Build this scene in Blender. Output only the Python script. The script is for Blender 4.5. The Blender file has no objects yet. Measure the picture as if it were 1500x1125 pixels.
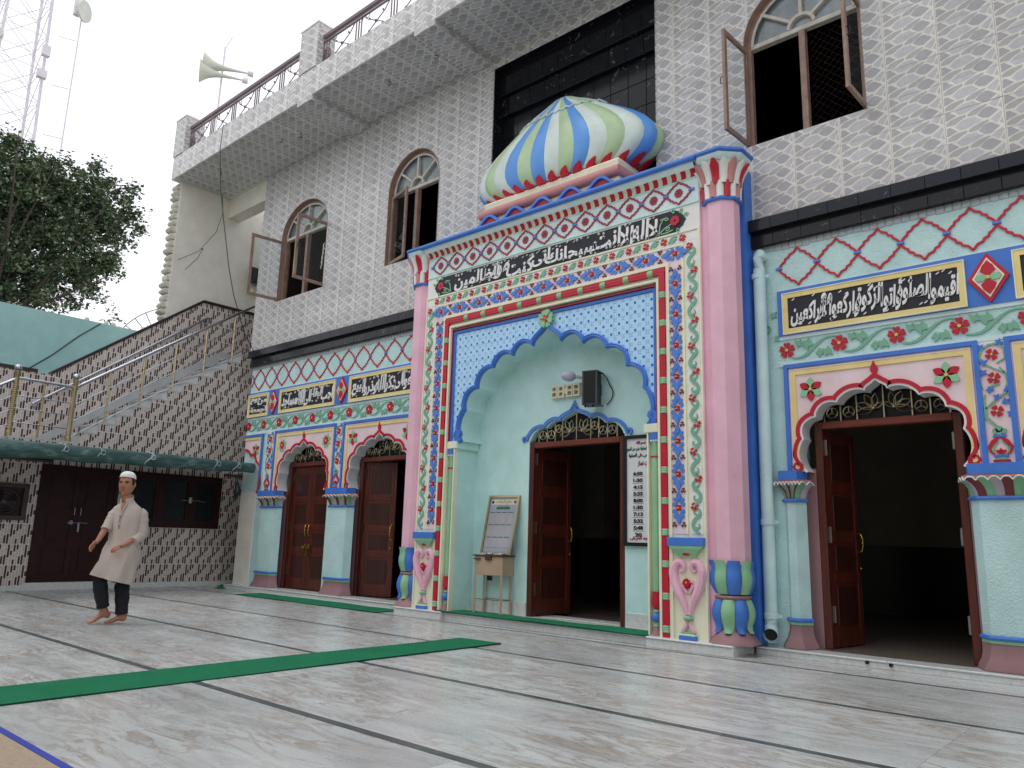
import bpy, bmesh, math, random
from mathutils import Vector, Matrix
random.seed(7)
SC = bpy.context.scene
COL = SC.collection
PI = math.pi
# ------------------------------------------------------------------ camera, world, sun, exposure
cam = bpy.data.cameras.new('camera')
cam.sensor_width = 36.0
cam.lens = 1123.51 / 1500 * 36
cam.clip_start = 0.05
cam.clip_end = 2000
camo = bpy.data.objects.new('camera', cam)
COL.objects.link(camo)
_yaw, _p, _r = -0.725140862, 0.199535353, 0.0272738143
_f = Vector((math.sin(_yaw) * math.cos(_p), math.cos(_yaw) * math.cos(_p), math.sin(_p)))
_rt = Vector((math.cos(_yaw), -math.sin(_yaw), 0))
_up = _rt.cross(_f)
_R = math.cos(_r) * _rt + math.sin(_r) * _up
_U = -math.sin(_r) * _rt + math.cos(_r) * _up
camo.matrix_world = Matrix(((_R.x, _U.x, -_f.x, 0), (_R.y, _U.y, -_f.y, 0), (_R.z, _U.z, -_f.z, 1.05), (0, 0, 0, 1)))
SC.camera = camo

world = bpy.data.worlds.new('World')
SC.world = world
world.use_nodes = True
wn = world.node_tree
for n in list(wn.nodes):
    wn.nodes.remove(n)
wo = wn.nodes.new('ShaderNodeOutputWorld')
bg = wn.nodes.new('ShaderNodeBackground')
sky = wn.nodes.new('ShaderNodeTexSky')
sky.sky_type = 'NISHITA'
sky.sun_disc = False
SUN_EL, SUN_AZ = 66.0, 215.0          # azimuth measured clockwise from +Y
sky.sun_elevation = math.radians(SUN_EL)
sky.sun_rotation = math.radians(SUN_AZ)
sky.dust_density = 6
sky.air_density = 1.5
wm = wn.nodes.new('ShaderNodeMix')
wm.data_type = 'RGBA'
wm.inputs[0].default_value = 0.95      # thick bright overcast over the blue
wn.links.new(sky.outputs[0], wm.inputs[6])
wm.inputs[7].default_value = (11.6, 11.75, 12.3, 1)
wn.links.new(wm.outputs[2], bg.inputs[0])
bg.inputs[1].default_value = 0.10
wn.links.new(bg.outputs[0], wo.inputs[0])
sl = bpy.data.lights.new('sun', 'SUN')
sl.energy = 0.5
sl.angle = math.radians(25)
sl.color = (1.0, 0.96, 0.9)
so = bpy.data.objects.new('sun', sl)
COL.objects.link(so)
_d = Vector((math.sin(math.radians(SUN_AZ)) * math.cos(math.radians(SUN_EL)), math.cos(math.radians(SUN_AZ)) * math.cos(math.radians(SUN_EL)), math.sin(math.radians(SUN_EL))))
so.rotation_euler = _d.to_track_quat('Z', 'Y').to_euler()
so.location = (0, -5, 20)
vs = SC.view_settings
vs.view_transform = 'Standard'
vs.look = 'None'
vs.exposure = 0.10
vs.gamma = 1.0
SC.cycles.max_bounces = 7
SC.cycles.diffuse_bounces = 4
SC.cycles.glossy_bounces = 3
SC.cycles.transparent_max_bounces = 12

# ------------------------------------------------------------------ materials
MATS = {}
def lin(h):
    h = h.lstrip('#')
    out = []
    for i in (0, 2, 4):
        c = int(h[i:i + 2], 16) / 255
        out.append(c / 12.92 if c <= 0.04045 else ((c + 0.055) / 1.055) ** 2.4)
    return out
def newmat(name):
    m = bpy.data.materials.new(name)
    m.use_nodes = True
    nt = m.node_tree
    b = nt.nodes['Principled BSDF']
    MATS[name] = m
    return m, nt, b
def nd(nt, t, **kw):
    n = nt.nodes.new(t)
    for k, v in kw.items():
        setattr(n, k, v)
    return n
def coords(nt, scale=(1, 1, 1), kind='Object', rnd=False):
    tc = nd(nt, 'ShaderNodeTexCoord')
    mp = nd(nt, 'ShaderNodeMapping')
    mp.inputs['Scale'].default_value = scale
    nt.links.new(tc.outputs[kind], mp.inputs[0])
    if rnd:
        oi = nd(nt, 'ShaderNodeObjectInfo')
        mu = nd(nt, 'ShaderNodeVectorMath', operation='SCALE')
        cb = nd(nt, 'ShaderNodeCombineXYZ')
        for i in range(3):
            nt.links.new(oi.outputs['Random'], cb.inputs[i])
        nt.links.new(cb.outputs[0], mu.inputs[0])
        mu.inputs['Scale'].default_value = 37.0
        nt.links.new(mu.outputs[0], mp.inputs['Location'])
    return mp.outputs[0]
def noise(nt, vec, scale, detail=4, rough=.55, dist=0):
    n = nd(nt, 'ShaderNodeTexNoise')
    n.inputs['Scale'].default_value = scale
    n.inputs['Detail'].default_value = detail
    n.inputs['Roughness'].default_value = rough
    n.inputs['Distortion'].default_value = dist
    nt.links.new(vec, n.inputs['Vector'])
    return n.outputs['Fac']
def ramp(nt, fac, stops):
    r = nd(nt, 'ShaderNodeValToRGB')
    while len(r.color_ramp.elements) < len(stops):
        r.color_ramp.elements.new(0.5)
    for e, (p, c) in zip(r.color_ramp.elements, stops):
        e.position = p
        e.color = (c[0], c[1], c[2], 1)
    nt.links.new(fac, r.inputs[0])
    return r.outputs[0]
def bump(nt, b, h, strength, dist):
    bp = nd(nt, 'ShaderNodeBump')
    bp.inputs['Strength'].default_value = strength
    bp.inputs['Distance'].default_value = dist
    nt.links.new(h, bp.inputs['Height'])
    nt.links.new(bp.outputs[0], b.inputs['Normal'])
def mixc(nt, fac, a, bcol, mode='MIX'):
    m = nd(nt, 'ShaderNodeMix', data_type='RGBA', blend_type=mode)
    for sock, v in ((m.inputs[0], fac), (m.inputs[6], a), (m.inputs[7], bcol)):
        if isinstance(v, (int, float)):
            sock.default_value = v
        elif isinstance(v, (list, tuple)):
            sock.default_value = (v[0], v[1], v[2], 1)
        else:
            nt.links.new(v, sock)
    return m.outputs[2]
def paint(name, hexc, rough=.55, var=.10, bs=38, bst=.35, bd=.003, vs_=3.0, k=1.0, dirt=.17, metal=0, spec=.4):
    m, nt, b = newmat(name)
    c = [min(.86, x * k) for x in lin(hexc)]
    v = coords(nt)
    n1 = noise(nt, v, vs_, 5, .6)
    lo = [x * (1 - var) for x in c]
    hi = [min(.9, x * (1 + var)) for x in c]
    base = ramp(nt, n1, [(.3, lo), (.7, hi)])
    if dirt:
        n2 = noise(nt, v, 9.0, 8, .75)
        d = ramp(nt, n2, [(.57, (0, 0, 0)), (.74, (1, 1, 1))])
        base = mixc(nt, mixc(nt, dirt * 2, (0, 0, 0), d), base, [x * .62 + .012 for x in c])
    nt.links.new(base, b.inputs['Base Color'])
    b.inputs['Roughness'].default_value = rough
    b.inputs['Metallic'].default_value = metal
    b.inputs['Specular IOR Level'].default_value = spec
    if bst:
        bump(nt, b, noise(nt, v, bs, 4, .6), bst, bd)
    return m
K = 1.5
paint('mint_stucco', 'a4c0c0', k=K, bs=55, bst=1.0, bd=.012, rough=.7)
paint('mint_pale', 'b4cfcc', k=K, bs=45, bst=.5, bd=.006, rough=.7)
paint('mint_smooth', 'a2c7c0', k=K, bs=20, bst=.12, bd=.003)
paint('niche_mint', 'a6c6c3', k=K, bs=15, bst=.12, bd=.004, rough=.5)
paint('cream', 'e4c8b0', k=K * 1.0)
paint('ivory', 'd8d8c8', k=K * .95)
paint('pink_panel', 'd4b7bb', k=K * .95, bs=30, bst=.2)
paint('pink_column', 'd6a0b0', k=K * .95, bs=20)
paint('heart_pink', 'd79aac', k=K)
paint('mauve', '8c6c70', k=K * .8)
paint('red', 'a81c30', k=K * .9, rough=.4)
paint('dark_red', '8a2a3a', k=K * .9, rough=.45)
paint('maroon', '6b2f35', k=K * .8, rough=.5)
paint('blue', '3c6ab6', k=K * .95, rough=.4)
paint('blue_light', '4870b6', k=K * .95, rough=.4)
paint('green', '6fa07c', k=K * .9)
paint('green_pale', '7fae8a', k=K * .9)
paint('vine_green', '6f9f88', k=K * .85)
paint('yellow', 'cdb87c', k=K * .95)
paint('brass_yellow', 'c9b65a', k=K * .8)
paint('grey_petal', '9d97a0', k=K * .9)
paint('greywhite', 'b9bcbc', k=K * .9)
paint('terracotta', 'b07a78', k=K * .9)
paint('dome_green', '97ad8a', k=K * .95, rough=.38)
paint('dome_white', 'b3bfba', k=K * .95, rough=.38)
paint('dome_blue', '4d82c0', k=K * .95, rough=.38)
paint('calligraphy_black', '23252e', k=1.2, bs=80, bst=.6, bd=.004, rough=.6)
paint('white_letter', 'd8dce0', k=K, dirt=.05)
paint('cream_wall', 'cbc7bd', k=K * .95, bs=12, bst=.2, var=.08)
paint('rough_plaster', 'b9b6aa', k=K * .9, bs=20, bst=1, bd=.03)
paint('concrete', '8f908c', k=1.2, bs=30, bst=.5)
paint('teal_wall', '8bb0b0', k=K * .95, var=.08, dirt=.1)
paint('far_cream', 'cdc8bc', k=1.15)
paint('room_paint', '9c9686', k=.7, dirt=.05)
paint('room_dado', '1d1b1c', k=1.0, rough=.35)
paint('room_tile', '6b625a', k=1.0, rough=.3)
paint('black', '101114', rough=.45, dirt=0)
paint('speaker_black', '15161a', rough=.5, dirt=0)
paint('speaker_grey', '4a4d52', rough=.4, dirt=0)
paint('white_plastic', 'd0d2d4', k=1.2, rough=.35, dirt=.03)
paint('cream_plastic', 'c3bca4', k=1.35, rough=.45)
paint('pipe_paint', 'aac4ca', k=K, rough=.4, bs=10, bst=.1)
paint('tan_metal', 'a58f7a', k=1.25, rough=.45)
paint('brown_metal', '4a3a38', k=1.0, rough=.5)
paint('railing_brown', '6e5f66', k=1.1, rough=.5)
paint('window_wood', '8c7468', k=1.15, bs=30, bst=.4, var=.25, vs_=8)
paint('window_white', 'b4aea4', k=1.2, var=.2, vs_=9)
paint('coping', '3a2b2f', k=1.0, rough=.35)
paint('stair_marble', 'a9adae', k=1.3, rough=.3, var=.12)
paint('tower_steel', 'c6c2cc', k=1.4, dirt=.05)
paint('pale_dish', 'c9ccc6', k=1.2, dirt=.05)
paint('horn_grey', 'c0c4b8', k=1.2, dirt=.05)
paint('brown_door', '33191b', k=1.0, spec=.25, rough=.5, var=.25, vs_=5, dirt=.0)
paint('shade_glass', '23282a', k=1.0, rough=.22, dirt=0, spec=.22)
paint('bark', '4b4038', k=1.0, bs=20, bst=1, bd=.02)
paint('cable_dark', '35403c', dirt=0)
paint('skin', 'a9765f', k=1.05, rough=.5, dirt=0, var=.05, bst=.05)
paint('hair', '17110f', dirt=0)
paint('eye_white', 'b8b0a8', dirt=0)
paint('lip', '9a6853', dirt=0)
paint('kurta', 'b5aaa2', k=1.12, rough=.85, dirt=0, var=.04, bs=9, bst=.5, bd=.02)
paint('kurta_shade', '7d7375', k=1.2, rough=.85, dirt=0)
paint('trousers', '1b1d26', k=1.0, rough=.8, dirt=0, bs=12, bst=.5, bd=.02)
paint('cap_white', 'dfe0dc', k=1.25, rough=.8, dirt=0, bs=160, bst=.6, bd=.002)
paint('mat_blue', '33409a', k=1.2, rough=.8)
paint('carpet_edge', '0e4030', rough=.9)
paint('paper_lilac', '9fa0b4', k=1.2)
paint('paper_pink', 'b0a3a2', k=1.25)
paint('text_red', 'a02a40', dirt=0, bst=0)
paint('text_green', '1f6a4a', dirt=0, bst=0)
paint('text_black', '1b1d22', dirt=0, bst=0)
paint('lamp_lilac', 'a3a3b8', k=1.3, rough=.3, dirt=0)
for nm, hx, r in (('brass', 'c9a54a', .25), ('gold_rod', 'c9bda0', .3), ('steel', 'b8bcc4', .22), ('hinge_steel', '8f9088', .4), ('brass_tube', 'b9a884', .28)):
    m = paint(nm, hx, rough=r, metal=1.0, dirt=.1, bst=0)

def wood(name, hexc, axis=2, k=1.0, rough=.35):
    m, nt, b = newmat(name)
    c = [x * k for x in lin(hexc)]
    s = [14, 14, 14]
    s[axis] = 1.2
    v = coords(nt, s, rnd=True)
    n1 = noise(nt, v, 1.6, 8, .65, .6)
    base = ramp(nt, n1, [(.28, [x * .45 for x in c]), (.5, c), (.75, [x * 1.5 for x in c])])
    nt.links.new(base, b.inputs['Base Color'])
    b.inputs['Roughness'].default_value = rough
    bump(nt, b, n1, .25, .003)
    return m
wood('door_wood', '5e2a20', k=.85)
wood('door_wood_dark', '43211a', k=.85)
wood('lintel_wood', '713224', axis=0, k=1.0)

# ceramic materials ------------------------------------------------
def ceramic(name, hexc, k=1.0, var=.12, rough=.28, rv=.08, speck=True):
    m, nt, b = newmat(name)
    c = [min(.85, x * k) for x in lin(hexc)]
    v = coords(nt, rnd=True)
    n1 = noise(nt, v, 22, 8, .7)
    col = ramp(nt, n1, [(.3, [x * (1 - var) for x in c]), (.7, [min(.9, x * (1 + var)) for x in c])])
    oi = nd(nt, 'ShaderNodeObjectInfo')
    mr = nd(nt, 'ShaderNodeMapRange')
    mr.inputs[3].default_value = 1 - rv
    mr.inputs[4].default_value = 1 + rv
    nt.links.new(oi.outputs['Random'], mr.inputs[0])
    vm = nd(nt, 'ShaderNodeVectorMath', operation='SCALE')
    nt.links.new(col, vm.inputs[0])
    nt.links.new(mr.outputs[0], vm.inputs['Scale'])
    nt.links.new(vm.outputs[0], b.inputs['Base Color'])
    b.inputs['Roughness'].default_value = rough
    return m
ceramic('stone_light', 'b1b0b3', k=1.24)
ceramic('stone_mid', 'a8a7a5', k=1.3)
ceramic('stone_dark', '98979b', k=1.32)
ceramic('stone_strip', 'a09f9d', k=1.28)  # tone of the thin strip stones in the tile print
ceramic('stone_line', 'c8c5bf', k=1.33, var=.05)
ceramic('mosaic_grey', 'b3aaa8', k=1.35, var=.2)
ceramic('mosaic_brown', '452326', k=1.1, var=.25)
ceramic('mosaic_line', 'cdc6be', k=1.35, var=.05)
ceramic('mosaic_small', '98a0a6', k=1.3, var=.15)
ceramic('marble_step', 'b6baba', k=1.4, var=.15, rough=.25)
def black_tile(name, base):
    m, nt, b = newmat(name)
    v = coords(nt, (1, 1, 1), rnd=True)
    n1 = noise(nt, v, 7.0, 5, .6, 1.2)
    f = ramp(nt, n1, [(.62, (0, 0, 0)), (.64, (.7, .7, .7)), (.66, (0, 0, 0))])
    n2 = noise(nt, v, 2.5, 2)
    g = ramp(nt, n2, [(.48, (0, 0, 0)), (.56, (1, 1, 1))])
    fm = mixc(nt, 1.0, f, g, 'MULTIPLY')
    col = mixc(nt, fm, lin(base), (.28, .28, .3))
    nt.links.new(col, b.inputs['Base Color'])
    b.inputs['Roughness'].default_value = .12
    b.inputs['Specular IOR Level'].default_value = .28
    return m
black_tile('black_tile', '17181d')
black_tile('navy_tile', '1b1e28')
# printed blue portal tile: blue squares and clusters of four dots
m, nt, b = newmat('printed_tile')
tc = nd(nt, 'ShaderNodeTexCoord')
sp = nd(nt, 'ShaderNodeSeparateXYZ')
nt.links.new(tc.outputs['Object'], sp.inputs[0])
def mth(op, a, c=None, d=None):
    n = nd(nt, 'ShaderNodeMath', operation=op)
    for i, v in enumerate((a, c, d)):
        if v is None:
            continue
        if isinstance(v, (int, float)):
            n.inputs[i].default_value = v
        else:
            nt.links.new(v, n.inputs[i])
    return n.outputs[0]
P_ = 0.110
def cell(sock, off):
    return mth('ABSOLUTE', mth('SUBTRACT', mth('FRACT', mth('ADD', mth('DIVIDE', sock, P_), off)), .5))
xa, za = cell(sp.outputs[0], 0.0), cell(sp.outputs[2], 0.0)
sq = mth('MULTIPLY', mth('LESS_THAN', xa, .13), mth('LESS_THAN', za, .14))
xb, zb = cell(sp.outputs[0], .5), cell(sp.outputs[2], .5)
def dot(s, c0, hw):
    return mth('LESS_THAN', mth('ABSOLUTE', mth('SUBTRACT', s, c0)), hw)
dots = mth('MULTIPLY', dot(xb, .10, .045), dot(zb, .10, .05))
ax, az = cell(sp.outputs[0], 0.25), cell(sp.outputs[2], 0.25)
l1 = mth('MAXIMUM', mth('LESS_THAN', mth('ABSOLUTE', mth('SUBTRACT', xa, .30)), .008), mth('LESS_THAN', mth('ABSOLUTE', mth('SUBTRACT', za, .30)), .008))
c0 = mixc(nt, mth('MULTIPLY', l1, .35), [x * 1.5 for x in lin('97bcd8')], [x * 1.3 for x in lin('83aaca')])
c1 = mixc(nt, sq, c0, lin('2a54ac'))
c2 = mixc(nt, dots, c1, lin('2f4f80'))
nt.links.new(c2, b.inputs['Base Color'])
b.inputs['Roughness'].default_value = .3
# floor marble
m, nt, b = newmat('floor_marble')
v = coords(nt, (1, 1, 1), rnd=True)
vs2 = coords(nt, (.45, 2.3, 1), rnd=True)
rot = nd(nt, 'ShaderNodeMapping')
rot.inputs['Rotation'].default_value = (0, 0, .22)
nt.links.new(vs2, rot.inputs[0])
n1 = noise(nt, rot.outputs[0], 1.5, 9, .58, 1.2)
n2 = noise(nt, rot.outputs[0], 2.6, 11, .64, 1.8)
n3 = noise(nt, v, .9, 3)
base = ramp(nt, n1, [(.28, [x * 1.1 for x in lin('a6abac')]), (.46, [x * 1.18 for x in lin('b6babb')]), (.68, [x * 1.2 for x in lin('c4c8c8')])])
vein = ramp(nt, n2, [(.465, (0, 0, 0)), (.505, (1, 1, 1)), (.525, (.7, .7, .7)), (.59, (0, 0, 0))])
g = ramp(nt, n3, [(.34, (.12, .12, .12)), (.58, (1, 1, 1))])
vm_ = mixc(nt, 1.0, vein, g, 'MULTIPLY')
vf = nd(nt, 'ShaderNodeMath', operation='MULTIPLY')
nt.links.new(vm_, vf.inputs[0])
vf.inputs[1].default_value = .75
col = mixc(nt, vf.outputs[0], base, [x * 1.05 for x in lin('95826f')])
oi = nd(nt, 'ShaderNodeObjectInfo')
mr = nd(nt, 'ShaderNodeMapRange')
mr.inputs[3].default_value = .88
mr.inputs[4].default_value = 1.03
nt.links.new(oi.outputs['Random'], mr.inputs[0])
sc_ = nd(nt, 'ShaderNodeVectorMath', operation='SCALE')
nt.links.new(col, sc_.inputs[0])
nt.links.new(mr.outputs[0], sc_.inputs['Scale'])
nt.links.new(sc_.outputs[0], b.inputs['Base Color'])
rr = nd(nt, 'ShaderNodeMapRange')
rr.inputs[3].default_value = .14
rr.inputs[4].default_value = .42
nt.links.new(noise(nt, v, 5, 6, .7), rr.inputs[0])
nt.links.new(rr.outputs[0], b.inputs['Roughness'])
m, nt, b = newmat('floor_strip')
v = coords(nt, rnd=True)
n1 = noise(nt, v, 9, 8, .7, .5)
nt.links.new(ramp(nt, n1, [(.3, lin('41484a')), (.6, lin('5a6263')), (.75, lin('7e8584'))]), b.inputs['Base Color'])
b.inputs['Roughness'].default_value = .35
# green carpet
m, nt, b = newmat('carpet')
v = coords(nt)
n1 = noise(nt, v, 260, 3, .7)
n2 = noise(nt, v, 3, 4)
c = mixc(nt, .4, ramp(nt, n1, [(.3, lin('175c42')), (.7, lin('349068'))]), ramp(nt, n2, [(.3, lin('236c4e')), (.7, lin('2f8660'))]))
nt.links.new(c, b.inputs['Base Color'])
b.inputs['Roughness'].default_value = .95
b.inputs['Specular IOR Level'].default_value = .1
bump(nt, b, n1, .8, .006)
# straw mat
m, nt, b = newmat('straw')
v = coords(nt, (60, 12, 1))
n1 = noise(nt, v, 3, 5, .7)
nt.links.new(ramp(nt, n1, [(.3, lin('8c7a66')), (.6, lin('b8a690')), (.8, lin('cbbba4'))]), b.inputs['Base Color'])
b.inputs['Roughness'].default_value = .8
bump(nt, b, n1, .6, .004)
# awning cloth
m, nt, b = newmat('awning_cloth')
v = coords(nt, (1, 1, 3))
n1 = noise(nt, v, 3.5, 6, .7, .8)
nt.links.new(ramp(nt, n1, [(.3, lin('203a38')), (.55, lin('3b5f5d')), (.8, lin('8a9e9c'))]), b.inputs['Base Color'])
b.inputs['Roughness'].default_value = .5
bump(nt, b, n1, .5, .03)
# glass
m, nt, b = newmat('glass')
b.inputs['Base Color'].default_value = (.75, .82, .85, 1)
b.inputs['Roughness'].default_value = .04
b.inputs['Transmission Weight'].default_value = 0
mo = nt.nodes['Material Output']
tr = nd(nt, 'ShaderNodeBsdfTransparent')
tr.inputs[0].default_value = (.95, .965, .965, 1)
gl = nd(nt, 'ShaderNodeBsdfGlossy')
gl.inputs['Roughness'].default_value = .03
fr = nd(nt, 'ShaderNodeFresnel')
fr.inputs[0].default_value = 1.5
mx = nd(nt, 'ShaderNodeMixShader')
mx.inputs[0].default_value = .025
nt.links.new(tr.outputs[0], mx.inputs[1])
nt.links.new(gl.outputs[0], mx.inputs[2])
nt.links.new(mx.outputs[0], mo.inputs[0])
m, nt, b = newmat('dusty_glass')
v = coords(nt)
nt.links.new(ramp(nt, noise(nt, v, 4, 6, .7), [(.3, lin('5c686c')), (.7, lin('8b979a'))]), b.inputs['Base Color'])
b.inputs['Roughness'].default_value = .15
b.inputs['Specular IOR Level'].default_value = .8
# leaves
for nm, a, c in (('leaf_dark', '46563f', '68785e'), ('leaf_mid', '5e7054', '869676'), ('leaf_pale', '7c8c6e', 'a2ae92')):
    m, nt, b = newmat(nm)
    gi = nd(nt, 'ShaderNodeNewGeometry')
    nt.links.new(ramp(nt, gi.outputs['Random Per Island'], [(0, lin(a)), (1, lin(c))]), b.inputs['Base Color'])
    b.inputs['Roughness'].default_value = .45
    b.inputs['Transmission Weight'].default_value = 0
m, nt, b = newmat('ground_earth')
nt.links.new(ramp(nt, noise(nt, coords(nt), .8, 6), [(.3, lin('7a746a')), (.7, lin('979084'))]), b.inputs['Base Color'])
b.inputs['Roughness'].default_value = .9

# ------------------------------------------------------------------ mesh building helpers
class MB:
    def __init__(s):
        s.v = []; s.f = []; s.m = []; s.sm = []
    def add(s, vs, fs, mi=0, smooth=False):
        o = len(s.v)
        s.v += [tuple(p) for p in vs]
        for i, f in enumerate(fs):
            s.f.append([o + k for k in f])
            s.m.append(mi[i] if isinstance(mi, (list, tuple)) else mi)
            s.sm.append(smooth)
        return s
    def box(s, x0, x1, y0, y1, z0, z1, mi=0):
        return s.add([(x0, y0, z0), (x1, y0, z0), (x1, y1, z0), (x0, y1, z0), (x0, y0, z1), (x1, y0, z1), (x1, y1, z1), (x0, y1, z1)],
                     [(0, 3, 2, 1), (4, 5, 6, 7), (0, 1, 5, 4), (1, 2, 6, 5), (2, 3, 7, 6), (3, 0, 4, 7)], mi)
    def bbox(s, x0, x1, y0, y1, z0, z1, mi=0, c=.006):
        # box with the four front edges chamfered (front = -y)
        s.add([(x0, y1, z0), (x1, y1, z0), (x1, y1, z1), (x0, y1, z1), (x0, y0 + c, z0), (x1, y0 + c, z0), (x1, y0 + c, z1), (x0, y0 + c, z1),
               (x0 + c, y0, z0 + c), (x1 - c, y0, z0 + c), (x1 - c, y0, z1 - c), (x0 + c, y0, z1 - c)],
              [(0, 1, 2, 3), (8, 9, 10, 11), (0, 4, 5, 1), (1, 5, 6, 2), (2, 6, 7, 3), (3, 7, 4, 0), (4, 8, 9, 5), (5, 9, 10, 6), (6, 10, 11, 7), (7, 11, 8, 4)], mi)
        return s
    def prism(s, poly, y0, y1, mi=0, side=None, back=False):
        # poly in (x, z); front at y0
        n = len(poly)
        vs = [(x, y0, z) for x, z in poly] + [(x, y1, z) for x, z in poly]
        fs = [list(range(n))]
        ms = [mi]
        if back:
            fs.append(list(range(2 * n - 1, n - 1, -1))); ms.append(mi)
        for i in range(n):
            j = (i + 1) % n
            fs.append([i, j, n + j, n + i])
            ms.append(side(i) if callable(side) else (mi if side is None else side))
        return s.add(vs, fs, ms)
    def ribbon(s, pts, w, y0, y1, mi=0, closed=False, w2=None, off=0):
        # flat raised band along a polyline in (x, z); w may be a list
        n = len(pts)
        W = w if isinstance(w, (list, tuple)) else [w] * n
        L, R = [], []
        for i in range(n):
            a = pts[(i - 1) % n] if (closed or i > 0) else None
            c = pts[(i + 1) % n] if (closed or i < n - 1) else None
            p = pts[i]
            ns = []
            for q0, q1 in ((a, p), (p, c)):
                if q0 is None or q1 is None:
                    continue
                dx, dz = q1[0] - q0[0], q1[1] - q0[1]
                l = math.hypot(dx, dz)
                if l > 1e-9:
                    ns.append((-dz / l, dx / l))
            nx = sum(k[0] for k in ns); nz = sum(k[1] for k in ns)
            l = math.hypot(nx, nz) or 1
            nx /= l; nz /= l
            cosv = max(.72, nx * ns[0][0] + nz * ns[0][1]) if ns else 1
            h = W[i] / 2 / cosv
            L.append((p[0] + nx * (h + off), p[1] + nz * (h + off)))
            R.append((p[0] - nx * (h - off), p[1] - nz * (h - off)))
        vs = []
        for i in range(n):
            vs += [(L[i][0], y0, L[i][1]), (R[i][0], y0, R[i][1]), (L[i][0], y1, L[i][1]), (R[i][0], y1, R[i][1])]
        fs = []
        for i in range(n if closed else n - 1):
            a, c = i * 4, ((i + 1) % n) * 4
            fs += [(a, a + 1, c + 1, c), (a, c, c + 2, a + 2), (a + 1, a + 3, c + 3, c + 1)]
        if not closed:
            fs += [(0, 2, 3, 1), (4 * n - 4, 4 * n - 3, 4 * n - 1, 4 * n - 2)]
        return s.add(vs, fs, mi)
    def loft(s, rings, mi=0, closed=True, cap0=False, cap1=False, smooth=True):
        n = len(rings[0]); o = []
        vs = [p for r in rings for p in r]
        fs = []; ms = []
        for k in range(len(rings) - 1):
            for i in range(n if closed else n - 1):
                j = (i + 1) % n
                fs.append((k * n + i, k * n + j, (k + 1) * n + j, (k + 1) * n + i))
                ms.append(mi(k, i) if callable(mi) else mi)
        if cap0:
            fs.append(tuple(range(n - 1, -1, -1))); ms.append(mi(0, 0) if callable(mi) else mi)
        if cap1:
            fs.append(tuple((len(rings) - 1) * n + i for i in range(n))); ms.append(mi(len(rings) - 2, 0) if callable(mi) else mi)
        return s.add(vs, fs, ms, smooth)
    def tube(s, pts, r, n=6, mi=0, closed=False, cap=True):
        P = [Vector(p) for p in pts]
        m = len(P); rings = []
        up = Vector((0.013, 0.021, 1)); pa = None
        for i in range(m):
            if closed:
                t = P[(i + 1) % m] - P[i - 1]
            else:
                t = P[min(i + 1, m - 1)] - P[max(i - 1, 0)]
            t.normalize()
            a = t.cross(up)
            if a.length < .05:
                a = t.cross(Vector((1, 0, 0.01)))
            a.normalize()
            if pa is not None and a.dot(pa) < 0: a = -a
            pa = a
            c = t.cross(a)
            rr_ = r[i] if isinstance(r, (list, tuple)) else r
            rings.append([P[i] + a * math.cos(2 * PI * k / n) * rr_ + c * math.sin(2 * PI * k / n) * rr_ for k in range(n)])
        if closed:
            rings.append(rings[0])
        return s.loft(rings, mi, cap0=cap and not closed, cap1=cap and not closed)
    def lathe(s, prof, cx, cy, n=16, a0=0, a1=2 * PI, mi=0, sx=1, sy=1, smooth=True):
        full = abs(a1 - a0 - 2 * PI) < 1e-6
        k = n if full else n + 1
        rings = [[(cx + r * math.cos(a0 + (a1 - a0) * i / n) * sx, cy + r * math.sin(a0 + (a1 - a0) * i / n) * sy, z) for i in range(k)] for r, z in prof]
        return s.loft(rings, mi, closed=full, smooth=smooth)
    def sphere(s, c, r, mi=0, n=10, sx=1, sy=1, sz=1):
        prof = [(max(1e-4, r * math.sin(PI * i / 7)), -r * math.cos(PI * i / 7) * sz + c[2]) for i in range(8)]
        return s.lathe(prof, c[0], c[1], n, mi=mi, sx=sx, sy=sy)
    def mesh(s, name, mats):
        me = bpy.data.meshes.new(name)
        me.from_pydata(s.v, [], s.f)
        for k in mats:
            me.materials.append(MATS[k] if isinstance(k, str) else k)
        me.polygons.foreach_set('material_index', s.m)
        me.polygons.foreach_set('use_smooth', s.sm)
        me.update()
        return me
    def islands(s, tol=.004):
        par = list(range(len(s.v)))
        def fd(a):
            while par[a] != a: par[a] = par[par[a]]; a = par[a]
            return a
        for f in s.f:
            for k in f[1:]: par[fd(f[0])] = fd(k)
        grp = {}
        for i, f in enumerate(s.f): grp.setdefault(fd(f[0]), []).append(i)
        L = []
        for fs in grp.values():
            ps = [s.v[k] for i in fs for k in s.f[i]]
            L.append([fs, [min(p[a] for p in ps) - tol for a in range(3)], [max(p[a] for p in ps) + tol for a in range(3)]])
        ch = True
        while ch:
            ch = False
            for i in range(len(L)):
                for j in range(len(L) - 1, i, -1):
                    if all(L[i][1][a] <= L[j][2][a] and L[j][1][a] <= L[i][2][a] for a in range(3)):
                        L[i][0] += L[j][0]
                        L[i][1] = [min(L[i][1][a], L[j][1][a]) for a in range(3)]; L[i][2] = [max(L[i][2][a], L[j][2][a]) for a in range(3)]
                        L.pop(j); ch = True
        return [l[0] for l in L]
    def build_apart(s, name, mats, parent=None):
        out = []
        for fs in s.islands():
            q = MB(); mp = {}
            for i in fs:
                for k in s.f[i]:
                    if k not in mp: mp[k] = len(q.v); q.v.append(s.v[k])
                q.f.append([mp[k] for k in s.f[i]]); q.m.append(s.m[i]); q.sm.append(s.sm[i])
            out.append(q.build(name, mats, parent))
        return out
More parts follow.
